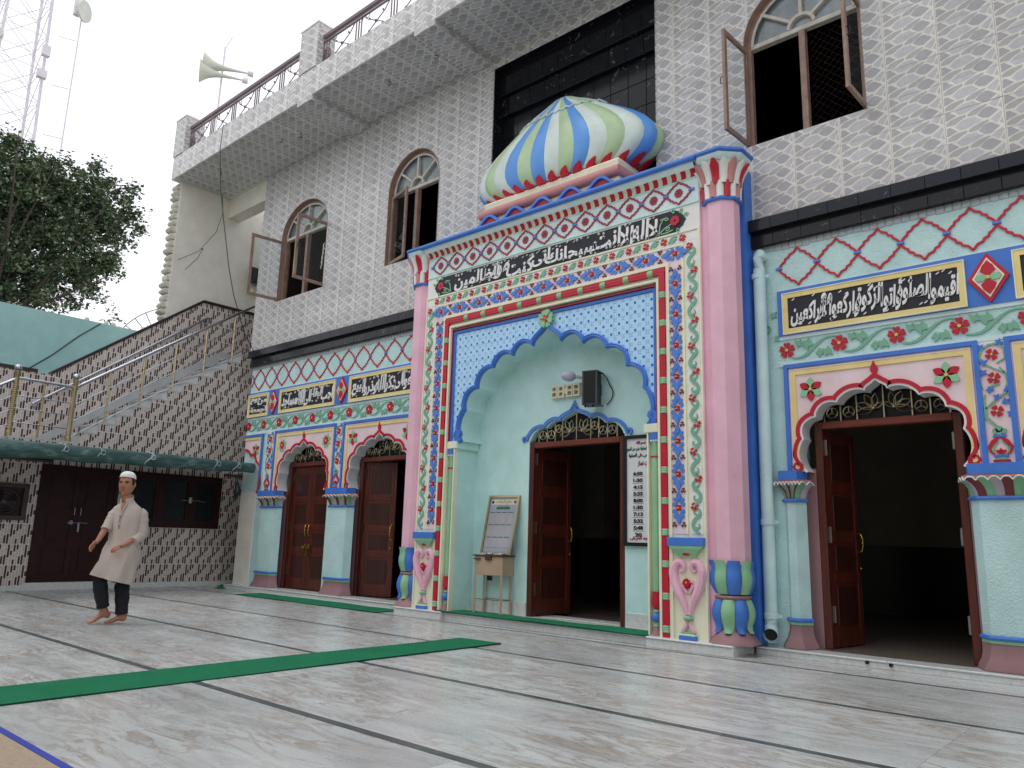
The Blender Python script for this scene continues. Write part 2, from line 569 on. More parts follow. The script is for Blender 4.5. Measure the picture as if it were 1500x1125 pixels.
    def build(s, name, mats, parent=None, sharp=True):
        if isinstance(mats, str):
            mats = [mats]
        me = s.mesh(name, mats)
        if any(s.sm):
            bm = bmesh.new(); bm.from_mesh(me)
            bmesh.ops.recalc_face_normals(bm, faces=bm.faces)
            bm.to_mesh(me); bm.free()
            try:
                me.set_sharp_from_angle(angle=math.radians(38))
            except Exception:
                pass
        return put(name, me, parent)
def put(name, me, parent=None, loc=None, rot=None):
    o = bpy.data.objects.new(name, me)
    COL.objects.link(o)
    if loc is not None:
        o.location = loc
    if rot is not None:
        o.rotation_euler = rot
    if parent is not None:
        o.parent = parent
        o.matrix_parent_inverse = Matrix.Translation(-wloc(parent))
    return o
def wloc(o):
    # world translation of an unrotated parent chain
    if o.parent is None:
        return Vector(o.location)
    return wloc(o.parent) + o.matrix_parent_inverse.translation + Vector(o.location)
def thing(name, loc, label, cat, group=None):
    o = bpy.data.objects.new(name, None)
    o.empty_display_size = .2
    COL.objects.link(o)
    o.location = loc
    tag(o, label, cat, group)
    return o
def tag(o, label=None, cat=None, group=None, kind=None):
    if label: o['label'] = label
    if cat: o['category'] = cat
    if group: o['group'] = group
    if kind: o['kind'] = kind
    return o
def bez(p0, p1, p2, p3, n=8):
    out = []
    for i in range(n + 1):
        t = i / n; u = 1 - t
        out.append(tuple(u ** 3 * a + 3 * u * u * t * b_ + 3 * u * t * t * c_ + t ** 3 * d_ for a, b_, c_, d_ in zip(p0, p1, p2, p3)))
    return out
def arcpts(a, b_, sag, n=8):
    # bulging arc from a to b (2D), positive sag = to the left of the direction a -> b
    dx, dz = b_[0] - a[0], b_[1] - a[1]
    l = math.hypot(dx, dz); nx, nz = -dz / l, dx / l
    out = []
    for i in range(n + 1):
        t = i / n
        h = sag * math.sin(PI * t) ** .8 if 0 < t < 1 else 0
        out.append((a[0] + dx * t + nx * h, a[1] + dz * t + nz * h))
    return out
def clip_half(poly, px, pz, nx, nz):
    # keep the side where (p - P) . n >= 0
    out = []
    n = len(poly)
    for i in range(n):
        a, c = poly[i], poly[(i + 1) % n]
        da = (a[0] - px) * nx + (a[1] - pz) * nz
        dc = (c[0] - px) * nx + (c[1] - pz) * nz
        if da >= 0: out.append(a)
        if (da >= 0) != (dc >= 0):
            t = da / (da - dc)
            out.append((a[0] + (c[0] - a[0]) * t, a[1] + (c[1] - a[1]) * t))
    return out
def area(p):
    return .5 * sum(p[i][0] * p[(i + 1) % len(p)][1] - p[(i + 1) % len(p)][0] * p[i][1] for i in range(len(p)))
def minus_convex(poly, hole):
    # parts of convex poly outside the convex, counter-clockwise hole
    out = []; rem = poly
    for i in range(len(hole)):
        a, c = hole[i], hole[(i + 1) % len(hole)]
        nx, nz = (c[1] - a[1]), -(c[0] - a[0])      # outward for ccw
        o = clip_half(rem, a[0], a[1], nx, nz)
        if len(o) > 2 and abs(area(o)) > 1e-6: out.append(o)
        rem = clip_half(rem, a[0], a[1], -nx, -nz)
        if len(rem) < 3 or abs(area(rem)) < 1e-6: break
    return out
def clip_rect(poly, x0, x1, z0, z1):
    for q in ((x0, 0, 1, 0), (x1, 0, -1, 0), (0, z0, 0, 1), (0, z1, 0, -1)):
        poly = clip_half(poly, q[0], q[1], q[2], q[3])
        if len(poly) < 3: return []
    return poly
# ------------------------------------------------------------------ lettering
FORMS = {}
for ch, b0, n in [('ء', 0xFE80, 1), ('آ', 0xFE81, 2), ('أ', 0xFE83, 2), ('إ', 0xFE87, 2), ('ا', 0xFE8D, 2), ('ب', 0xFE8F, 4), ('ة', 0xFE93, 2), ('ت', 0xFE95, 4), ('ث', 0xFE99, 4), ('ج', 0xFE9D, 4), ('ح', 0xFEA1, 4), ('خ', 0xFEA5, 4), ('د', 0xFEA9, 2), ('ذ', 0xFEAB, 2), ('ر', 0xFEAD, 2), ('ز', 0xFEAF, 2), ('س', 0xFEB1, 4), ('ش', 0xFEB5, 4), ('ص', 0xFEB9, 4), ('ض', 0xFEBD, 4), ('ط', 0xFEC1, 4), ('ظ', 0xFEC5, 4), ('ع', 0xFEC9, 4), ('غ', 0xFECD, 4), ('ف', 0xFED1, 4), ('ق', 0xFED5, 4), ('ك', 0xFED9, 4), ('ل', 0xFEDD, 4), ('م', 0xFEE1, 4), ('ن', 0xFEE5, 4), ('ه', 0xFEE9, 4), ('و', 0xFEED, 2), ('ى', 0xFEEF, 2), ('ي', 0xFEF1, 4)]:
    FORMS[ch] = (b0, n)
def shape_ar(s):
    out = []; i = 0; prev = False
    while i < len(s):
        c = s[i]
        if c == 'ل' and i + 1 < len(s) and s[i + 1] in 'اإ':
            out.append(chr({'ا': 0xFEFB, 'إ': 0xFEF9}[s[i + 1]] + (1 if prev else 0))); prev = False; i += 2; continue
        if c not in FORMS:
            out.append(c); prev = False; i += 1; continue
        b0, n = FORMS[c]
        nxt = i + 1 < len(s) and s[i + 1] in FORMS and s[i + 1] != 'ء'
        if n == 4:
            k = {(0, 0): 0, (1, 0): 1, (0, 1): 2, (1, 1): 3}[(int(prev), int(nxt))]; prev = nxt
        elif n == 2:
            k = 1 if prev else 0; prev = False
        else:
            k = 0; prev = False
        out.append(chr(b0 + k)); i += 1
    return ''.join(reversed(out))
def text_polys(s, offset=0.0, extrude=.5):
    cu = bpy.data.curves.new('letters', 'FONT')
    cu.body = s; cu.offset = offset; cu.extrude = extrude; cu.resolution_u = 3
    o = bpy.data.objects.new('letters', cu)
    COL.objects.link(o)
    bpy.context.view_layer.update()
    me = bpy.data.meshes.new_from_object(o.evaluated_get(bpy.context.evaluated_depsgraph_get()))
    vs = [tuple(v.co) for v in me.vertices]
    fs = [tuple(p.vertices) for p in me.polygons]
    bpy.data.objects.remove(o); bpy.data.curves.remove(cu); bpy.data.meshes.remove(me)
    return vs, fs
def add_text(mb, s, x0, x1, z0, z1, yf, depth, mi=0, offset=0.0, arabic=False, shear=0, fit='xz', align=.5):
    vs, fs = text_polys(shape_ar(s) if arabic else s, offset)
    if not vs: return
    ax0 = min(v[0] for v in vs); ax1 = max(v[0] for v in vs)
    az0 = min(v[1] for v in vs); az1 = max(v[1] for v in vs)
    sx = (x1 - x0) / max(1e-6, ax1 - ax0); sz = (z1 - z0) / max(1e-6, az1 - az0)
    if fit == 'z':
        sx = sz
        xo = x0 + ((x1 - x0) - (ax1 - ax0) * sx) * align
    else:
        xo = x0
    out = []
    for v in vs:
        z = z0 + (v[1] - az0) * sz
        out.append((xo + (v[0] - ax0) * sx + shear * (z - z0), yf + (.5 - v[2]) * depth, z))
    mb.add(out, fs, mi)
def calligraphy(mb, words, x0, x1, z0, z1, yf, depth, mi=0, seed=1, offset=.028):
    # words given in reading order; laid right to left, overlapping and staggered to fill the band
    rnd = random.Random(seed)
    Wd = []
    for w in words:
        vs, fs = text_polys(shape_ar(w), offset)
        a = min(v[0] for v in vs); c = max(v[0] for v in vs)
        Wd.append((vs, fs, a, c, min(v[1] for v in vs), max(v[1] for v in vs)))
    tot = sum((c - a) for _, _, a, c, _, _ in Wd) * .90
    sx = (x1 - x0) / tot
    x = x1
    H = z1 - z0
    for i, (vs, fs, a, c, b_, t) in enumerate(Wd):
        w = (c - a) * sx
        hh = H * (.80 + .12 * rnd.random())
        zz = z0 + (H - hh) * (i % 2)
        sz = hh / (t - b_)
        xs = max(x0, x - w)
        mb.add([(xs + (v[0] - a) * sx + .10 * (v[1] - b_) * sz, yf + (.5 - v[2]) * depth, zz + (v[1] - b_) * sz) for v in vs], fs, mi)
        x = xs + w * .10
    # vowel strokes
    for k in range(int((x1 - x0) / .055)):
        cx = x0 + (k + .3 + .5 * rnd.random()) * .055
        top = rnd.random() < .6
        cz = (z1 - H * (.02 + .16 * rnd.random())) if top else (z0 + H * (.03 + .12 * rnd.random()))
        l = H * .07
        mb.ribbon([(cx - l * .7, cz - l * .3), (cx, cz + l * .1), (cx + l * .7, cz + l * .7)], [H * .012, H * .035, H * .02], yf, yf + depth, mi)
        if rnd.random() < .35:
            mb.prism([(cx + l * math.cos(q), cz + l * .4 + l * math.sin(q)) for q in (0, PI / 2, PI, 3 * PI / 2)], yf, yf + depth, mi)
# ================================================================== SETTING
g = MB(); g.add([(-400, -400, -.06), (400, -400, -.06), (400, 400, -.06), (-400, 400, -.06)], [(0, 1, 2, 3)])
tag(g.build('ground', 'ground_earth'), kind='structure')
YS = [-7.0, -5.59, -4.18, -2.78, -1.37, .04, 1.45, 2.86, 4.30, 5.69, 7.08]
fl = MB(); fl.box(-17.2, 3.2, -8.4, 8.0, -.05, -.012)
floor = tag(fl.build('courtyard_floor', 'marble_step'), kind='structure')
SL = 1.57
XOFF = {1.45: -4.37, 2.86: -3.70, 4.30: -2.74, 5.69: -2.46}
slab_meshes = {}
for i, y0 in enumerate(YS):
    y1 = YS[i + 1] if i + 1 < len(YS) else 8.0
    d = (y1 - .035) - (y0 + .035)
    if round(d, 3) not in slab_meshes:
        b_ = MB(); c = .002
        x_, y_ = SL / 2 - .0008, d / 2 - .001
        b_.add([(-x_, -y_, -.012), (x_, -y_, -.012), (x_, y_, -.012), (-x_, y_, -.012), (-x_, -y_, -.0015), (x_, -y_, -.0015), (x_, y_, -.0015), (-x_, y_, -.0015),
                (-x_ + c, -y_ + c, 0), (x_ - c, -y_ + c, 0), (x_ - c, y_ - c, 0), (-x_ + c, y_ - c, 0)],
               [(8, 9, 10, 11), (0, 1, 5, 4), (1, 2, 6, 5), (2, 3, 7, 6), (3, 0, 4, 7), (4, 5, 9, 8), (5, 6, 10, 9), (6, 7, 11, 10), (7, 4, 8, 11)])
        slab_meshes[round(d, 3)] = b_.mesh('marble_slab', ['floor_marble'])
    off = XOFF.get(y0, -4.37 + .5 * (i % 3))
    k0 = math.floor((-16.8 - off) / SL)
    for k in range(14):
        x = off + (k0 + k + .5) * SL
        if x > 3: break
        put('marble_slab', slab_meshes[round(d, 3)], floor, (x, (y0 + y1) / 2, random.uniform(-.0006, .0006)))
    # dark strip, itself laid in lengths
    sm = slab_meshes.get('s')
    if sm is None:
        b_ = MB(); b_.box(-.601, .601, -.030, .030, -.012, 0)
        sm = slab_meshes['s'] = b_.mesh('dark_strip', ['floor_strip'])
    for k in range(17):
        put('dark_strip', sm, floor, (-16.6 + k * 1.205 + .3 * (i % 3), y0, -.0008))

# ================================================================== MOSQUE BUILDING
BLD = thing('mosque_building', (-6, 8, 0), 'two storey mosque in patterned grey tile above a painted mint ground floor', 'building')
XL, XR = -13.85, 2.2
BAYS = [(-11.83, .93), (-9.715, .935), (-2.19, .87), (-.21, .87)]
# structural wall behind the painted relief
w = MB()
w.box(-13.85, -8.0, 7.80, 8.15, 2.90, 4.56)
w.box(-3.9, XR, 7.80, 8.15, 2.90, 4.56)
w.box(-8.0, -3.9, 7.86, 8.15, 2.74, 5.3)
solid = [(-13.85, -11.83 - .80), (-11.83 + .80, -9.715 - .80), (-9.715 + .80, -8.0), (-3.9, -2.99), (-1.39, -1.01), (.59, XR)]
for a, c in solid:
    w.box(a, c, 7.803, 8.15, .0, 2.90)
w.box(-8.0, -6.60, 7.86, 8.15, 0, 2.74); w.box(-4.92, -3.9, 7.86, 8.15, 0, 2.74)
w.build('wall', 'mint_stucco', BLD)
# mauve door reveals
mv = MB()
for cx, hw in BAYS:
    for s in (-1, 1):
        a, c = sorted((cx + s * .675, cx + s * .81))
        mv.box(a, c, 7.965, 8.12, .07, 1.84)
mv.build_apart('door_reveal', 'mauve', BLD)
# interior
rm = MB()
rm.box(-14.0, XR, 13.0, 13.15, 1.10, 3.45, 0); rm.box(-14.0, XR, 12.98, 13.15, .07, 1.10, 1)
rm.box(-14.15, -14.0, 8.15, 13.15, .07, 3.45, 0); rm.box(XR, XR + .15, 8.15, 13.15, .07, 3.45, 0)
rm.box(-14.15, XR + .15, 8.15, 13.15, 3.45, 3.6, 0)
for cx in (-11, -7.5, -4, -.5):
    rm.box(cx - .2, cx + .2, 10.6, 11.0, 1.1, 3.45, 0); rm.box(cx - .22, cx + .22, 10.58, 11.02, .07, 1.1, 1)
rm.build('room_wall', ['room_paint', 'room_dado'], BLD)
rf = MB(); rf.box(-14.0, XR, 7.86, 13.0, .0, .078, 0); rf.build('room_floor', 'room_tile', BLD)
# steps in front of the wall
def nosing(x0, x1, yf, zt, yb=7.96):
    s_ = MB(); s_.bbox(x0, x1, yf, yb, 0, zt - .02, 0, .004); s_.build('step_riser', 'marble_step', BLD)
    L = 1.22; x = x0; k = 0
    while x < x1 - .01:
        e = min(x1, x + L)
        t_ = MB(); t_.bbox(x + .001, e - .001, yf - .012, yb, zt - .02, zt, 0, .006); t_.build('step_slab', 'marble_step', BLD)
        x = e; k += 1
nosing(-3.42, XR, 7.62, .075)
nosing(-13.85, -8.22, 7.62, .085)
pp = MB()
for x in (-2.37, -2.17):
    pp.tube([(x, 7.60, .045), (x, 7.66, .045)], .016, 8)
pp.build_apart('drain_spout', 'black', BLD)

# ---------------------------------------------------------------- floral and ornamental motifs (x, z) shapes
def petal(cx, cz, ang, r, wd, n=5, base=.12):
    # leaf shaped petal pointing along ang
    pts = []
    for i in range(n + 1):
        t = i / n
        pts.append((base * r + t * (1 - base) * r, wd * math.sin(PI * t) ** .75 if 0 < t < 1 else 0))
    for i in range(n - 1, 0, -1):
        t = i / n
        pts.append((base * r + t * (1 - base) * r, -wd * math.sin(PI * t) ** .75))
    ca, sa = math.cos(ang), math.sin(ang)
    return [(cx + x * ca - z * sa, cz + x * sa + z * ca) for x, z in pts]
def round_petal(cx, cz, ang, r, wd):
    prof = [(.10, .0), (.45, -.55), (.75, -.95), (.95, -.75), (1.0, -.35), (.88, 0), (1.0, .35), (.95, .75), (.75, .95), (.45, .55)]
    ca, sa = math.cos(ang), math.sin(ang)
    return [(cx + x * r * ca - z * wd * sa, cz + x * r * sa + z * wd * ca) for x, z in prof]
def disc(cx, cz, r, n=8):
    return [(cx + r * math.cos(2 * PI * i / n), cz + r * math.sin(2 * PI * i / n)) for i in range(n)]
def flower(mb, cx, cz, r, y, n=4, rot=PI / 4, m=0, mc=1, d=.014, wd=.5):
    for k in range(n):
        mb.prism(round_petal(cx, cz, rot + 2 * PI * k / n, r, r * wd), y - d, y, m)
    mb.prism(disc(cx, cz, r * .2), y - d - .006, y, mc)
FLOWER_M = ['red', 'brass_yellow']
def motif_mesh(name, fn, mats):
    b_ = MB(); fn(b_); return b_.mesh(name, mats)
# six petal corner flower: three red, three green
def star_flower(mb, r=.125):
    for k in range(6):
        mb.prism(petal(0, 0, PI / 6 + k * PI / 3, r, r * .30, 5, .02), -.016, 0, k % 2)
    mb.prism(disc(0, 0, r * .13), -.026, 0, 2)
star_me = motif_mesh('corner_flower', star_flower, ['red', 'green_pale', 'brass_yellow'])
def star_flower2(mb, r=.13):
    for k in range(8):
        mb.prism(petal(0, 0, k * PI / 4 + PI / 8, r, r * .26, 5, .02), -.012, 0, 1)
    for k in range(6):
        mb.prism(petal(0, 0, k * PI / 3, r * .62, r * .2, 5, .02), -.018, 0, 0)
    mb.prism(disc(0, 0, r * .13), -.026, 0, 2)
star2_me = motif_mesh('corner_flower', star_flower2, ['red', 'green_pale', 'brass_yellow'])

def foil_arch(cusps, apex, sags, n=9):
    # right half outline from the bottom up to the apex, relative to the arch centre
    out = []
    for i in range(len(cusps) - 1):
        out += arcpts(cusps[i], cusps[i + 1], -sags[i], n)[:-1]
    p = cusps[-1]
    h = apex[1] - p[1]
    out += bez(p, (p[0] * .95, p[1] + h * .45), (apex[0] + p[0] * .35, apex[1] - h * .5), apex, n)
    return out
def mirror(h, cx):
    # full outline left bottom -> apex -> right bottom
    left = [(cx - x, z) for x, z in h]
    right = [(cx + x, z) for x, z in reversed(h[:-1])]
    return left + right
DOOR_HALF = foil_arch([(.69, 1.80), (.715, 2.13), (.59, 2.345), (.375, 2.475), (.10, 2.57)], (0, 2.665), [.065, .07, .065, .055])
def spiral(cx, cz, r0, a0, turns, sgn, n=14):
    out = []
    for i in range(n + 1):
        t = i / n
        a = a0 + sgn * turns * 2 * PI * t
        out.append((cx + r0 * (1 - .78 * t) * math.cos(a), cz + r0 * (1 - .78 * t) * math.sin(a)))
    return out
def grille(cx, y, z0, parent, wheels=((-.50, .055), (-.335, .055), (.335, .055), (.50, .055)), rods=(-.58, -.415, -.255, 0, .255, .415, .58), top=None, kind_w=.0):
    g_ = MB()
    def tz(x):
        best = z0 + .1
        for i in range(len(top) - 1):
            a, c = top[i], top[i + 1]
            if min(a[0], c[0]) <= abs(x) <= max(a[0], c[0]):
                t = (abs(x) - a[0]) / ((c[0] - a[0]) or 1)
                best = max(best, a[1] + t * (c[1] - a[1]))
        return best
    for x in rods:
        h = tz(x)
        g_.tube([(cx + x, y, z0), (cx + x, y, h + .02)], .0105, 5)
    for x, r in wheels:
        zc = z0 + .09 + (.07 if abs(x) < .4 and len(wheels) > 4 else 0)
        g_.tube([(cx + x + r * math.cos(a * PI / 6), y - .008, zc + r * math.sin(a * PI / 6)) for a in range(12)], .006, 4, closed=True)
        for k in range(3):
            a = PI / 2 + k * 2 * PI / 3
            g_.tube([(cx + x, y - .008, zc), (cx + x + r * math.cos(a), y - .008, zc + r * math.sin(a))], .006, 4)
    for s in (-1, 1):
        c0_ = (cx + s * .095, z0 + .105)
        for ang, L in ((20, .165), (-14, .17), (62, .165), (100, .15), (150, .10)):
            a = math.radians(ang)
            pts = petal(0, 0, 0, L, L * .20, 6, .02)
            ca, sa = math.cos(a), math.sin(a)
            q = [(c0_[0] + s * (x * ca - z * sa), y - .012, max(z0 + .005, c0_[1] + x * sa + z * ca)) for x, z in pts]
            if s * (q[6][0] - cx) < 0: continue
            g_.tube(q, .0055, 4, closed=True)
        g_.sphere((c0_[0], y - .02, c0_[1]), .018, 0, 8)
    return g_.build('grille', 'gold_rod', parent)
def leaf_mesh(wd, z0, z1, mats):
    # door leaf, hinge at x=0 extending +x, front face at y=0; stiles, rails and raised panels
    b_ = MB(); H = z1 - z0; t = .042
    b_.box(0, wd, .006, t, 0, H, 0)
    st = .075
    b_.bbox(0, st, 0, .02, 0, H, 0, .003); b_.bbox(wd - st, wd, 0, .02, 0, H, 0, .003)
    zs = [0, .16, .62, .70, 1.02, 1.10, 1.52, 1.60, H - .1, H]
    for i in range(0, len(zs), 2):
        b_.bbox(st, wd - st, .0005, .02, zs[i], zs[i + 1], 0, .003)
    for i in range(1, len(zs) - 1, 2):
        b_.bbox(st + .03, wd - st - .03, .001, .015, zs[i] + .03, zs[i + 1] - .03, 1, .012)
    for i in range(1, len(zs) - 1, 2):
        b_.bbox(st + .03, wd - st - .03, t - .005, t + .008, zs[i] + .03, zs[i + 1] - .03, 1, .004)
    return b_.mesh('door_leaf', mats)
def pull_handle(mb, x, z, s=.07, yf=-.01, rod=.009):
    mb.tube([(x, yf, z - .10), (x, yf - .03, z - .085), (x + .004, yf - .045, z - .03), (x, yf - .045, z + .03), (x, yf - .03, z + .085), (x, yf, z + .10)], rod, 6)
    mb.sphere((x, yf - .042, z), .015, 0, 8)
    mb.box(x - .014, x + .014, yf, yf + .006, z - .125, z - .085); mb.box(x - .014, x + .014, yf, yf + .006, z + .085, z + .125)
def door(parent, cx, y, z0, aL, aR, latch=False, half=.60, ztop=2.245, fr=.075, label=None):
    # aL, aR: inward opening angles of the two leaves
    D = MB()
    D.bbox(cx - half - fr, cx - half, y - .035, y + .09, z0, ztop + fr, 0, .008)
    D.bbox(cx + half, cx + half + fr, y - .035, y + .09, z0, ztop + fr, 0, .008)
    D.bbox(cx - half, cx + half, y - .032, y + .09, ztop, ztop + fr - .002, 1, .008)
    fo = D.build('door', ['door_wood', 'lintel_wood'], parent)
    if label: fo['label'] = label
    wl = half - .004
    lm = leaf_mesh(wl, z0 + .012, ztop - .004, ['door_wood', 'door_wood_dark'])
    hd = MB()
    for s, ang in ((1, aL), (-1, aR)):
        if s == 1:
            o = put('leaf', lm, fo, (cx - half, y + .03, z0 + .012), (0, 0, math.radians(ang)))
        else:
            b2 = MB()
            for v in [tuple(v.co) for v in lm.vertices]: b2.v.append((-v[0], v[1], v[2]))
            for p in lm.polygons:
                b2.f.append(list(reversed(p.vertices))); b2.m.append(p.material_index); b2.sm.append(False)
            lm2 = b2.mesh('door_leaf', ['door_wood', 'door_wood_dark'])
            o = put('leaf', lm2, fo, (cx + half, y + .03, z0 + .012), (0, 0, -math.radians(ang)))
        # hinges on the jamb
        hg = MB()
        for zh in (.25, 1.02, 1.9):
            xh = cx - s * half
            hg.box(min(xh, xh + s * .028), max(xh, xh + s * .028), y + .02, y + .028, z0 + zh, z0 + zh + .16)
        hg.build_apart('hinge', 'hinge_steel', fo)
        h1 = MB()
        xx = wl - .05
        pull_handle(h1, 0, 0); h1.tube([(0, -.008, -.26), (0, -.03, -.26)], .012, 8)
        me = h1.mesh('handle', ['brass'])
        a = math.radians(ang)
        lx, ly = (xx * math.cos(a), xx * math.sin(a))
        put('handle', me, fo, (cx - s * half + s * lx + s * math.sin(a) * .006, y + .03 + ly, z0 + 1.03), (0, 0, s * a))
    if latch:
        l_ = MB()
        l_.tube([(cx - .12, y - .012, z0 + .74), (cx + .12, y - .012, z0 + .74)], .009, 6)
        l_.box(cx - .13, cx - .05, y - .01, y + .03, z0 + .715, z0 + .765); l_.box(cx + .03, cx + .12, y - .01, y + .03, z0 + .715, z0 + .765)
        l_.box(cx + .04, cx + .075, y - .035, y - .012, z0 + .60, z0 + .74); l_.box(cx + .03, cx + .09, y - .04, y - .01, z0 + .58, z0 + .63)
        l_.build('latch', 'brass', fo)
    return fo

# ---------------------------------------------------------------- painted arch bay
def arch_bay(cx, hw, aL, aR, latch, flower_me, full=True, fin='red'):
    outl = mirror(DOOR_HALF, cx)
    zt, zb = 2.89, 1.80
    x0, x1 = cx - hw + .02, cx + hw - .02
    P = MB()
    poly = [(x0, zb), (x0, zt - .01), (x1, zt - .01), (x1, zb)] + [(p[0], p[1]) for p in reversed(outl)]
    nn = len(poly)
    P.prism(poly, 7.785, 7.985, 0, side=lambda i: 1 if i >= 4 and i < nn - 1 else 0)
    pn = P.build('spandrel_panel', ['pink_panel', 'greywhite'], BLD)
    T = MB(); T.ribbon(outl, .022, 7.779, 7.786, 0, off=.011); T.build('arch_edge', 'white_letter', pn)
    R_ = MB(); R_.ribbon([p for p in outl if p[1] > 1.93], .040, 7.768, 7.786, 0, off=.042)
    for s in (-1, 1):
        q_ = [(.806, 1.945), (.783, 1.90), (.750, 1.862), (.745, 1.828), (.775, 1.808), (.812, 1.818), (.826, 1.850), (.810, 1.880), (.785, 1.878), (.778, 1.858)]
        R_.ribbon([(cx + s * x, z) for x, z in q_], [.038, .036, .034, .030, .026, .024, .022, .020, .018, .014], 7.767, 7.786, 0)
    R_.build('arch_trim', 'red', pn)
    F = MB(); dz = 2.70
    F.prism([(cx, dz + .155), (cx - .028, dz + .09), (cx - .036, dz + .06), (cx - .022, dz + .03), (cx, dz + .015), (cx + .022, dz + .03), (cx + .036, dz + .06), (cx + .028, dz + .09)], 7.765, 7.786, 0)
    F.build('finial', 'red', pn)
    Y = MB(); Y.ribbon([(x0 + .055, zb), (x0 + .055, zt - .065), (x1 - .055, zt - .065), (x1 - .055, zb)], .052, 7.772, 7.786, 0)
    Y.ribbon([(x0 + .025, zb), (x0 + .025, zt - .035), (x1 - .025, zt - .035), (x1 - .025, zb)], .012, 7.768, 7.786, 1)
    Y.build('yellow_border', ['yellow', 'pink_panel'], pn)
    B = MB(); B.ribbon([(x0 - .018, zb), (x0 - .018, zt + .008), (x1 + .018, zt + .008), (x1 + .018, zb)], .042, 7.760, 7.790, 0)
    B.build('blue_border', 'blue', pn)
    for s in (-1, 1):
        put('corner_flower', flower_me, pn, (cx + s * (hw - .25), 7.785, 2.635))
    gr = grille(cx, 8.02, 2.32, BLD, top=DOOR_HALF)
    gp = MB(); gp.prism([(x, z + .0) for x, z in mirror([(q[0] + .01, q[1] + .01) for q in DOOR_HALF if q[1] > 2.3], cx)], 8.055, 8.06, 0, back=True)
    gp.build('transom_pane', 'shade_glass', BLD)
    door(BLD, cx, 8.0, .078, aL, aR, latch)
arch_bay(BAYS[0][0], BAYS[0][1], 0, 0, True, star2_me)
arch_bay(BAYS[1][0], BAYS[1][1], 20, 80, False, star_me)
arch_bay(BAYS[2][0], BAYS[2][1], 80, 100, False, star_me)
arch_bay(BAYS[3][0], BAYS[3][1], 80, 80, False, star_me)
# partial bay at the left end
pb = MB(); ox = -13.98
ho = [(x, z) for x, z in mirror(DOOR_HALF, ox) if x > -13.84]
pb.prism([(-13.84, ho[0][1])] + ho + [(-13.27, 1.80), (-13.22, 1.80), (-13.22, 2.88), (-13.84, 2.88)], 7.785, 7.985, 0)
pn = pb.build('spandrel_panel', 'pink_panel', BLD)
q = MB(); q.ribbon(ho, .04, 7.768, 7.786, 0, off=.03); q.build('arch_trim', 'red', pn)
q = MB(); q.ribbon([(-13.84, 2.82), (-13.27, 2.82), (-13.27, 1.8)], .05, 7.772, 7.786, 0); q.build('yellow_border', 'yellow', pn)
q = MB(); q.ribbon([(-13.84, 2.875), (-13.215, 2.875), (-13.215, 1.8)], .04, 7.76, 7.79, 0); q.build('blue_border', 'blue', pn)
put('corner_flower', star_me, pn, (-13.42, 7.785, 2.60))
q = MB(); q.box(-13.84, -13.30, 7.79, 7.9, .085, 1.80); q.build('end_panel', 'cream_wall', BLD)

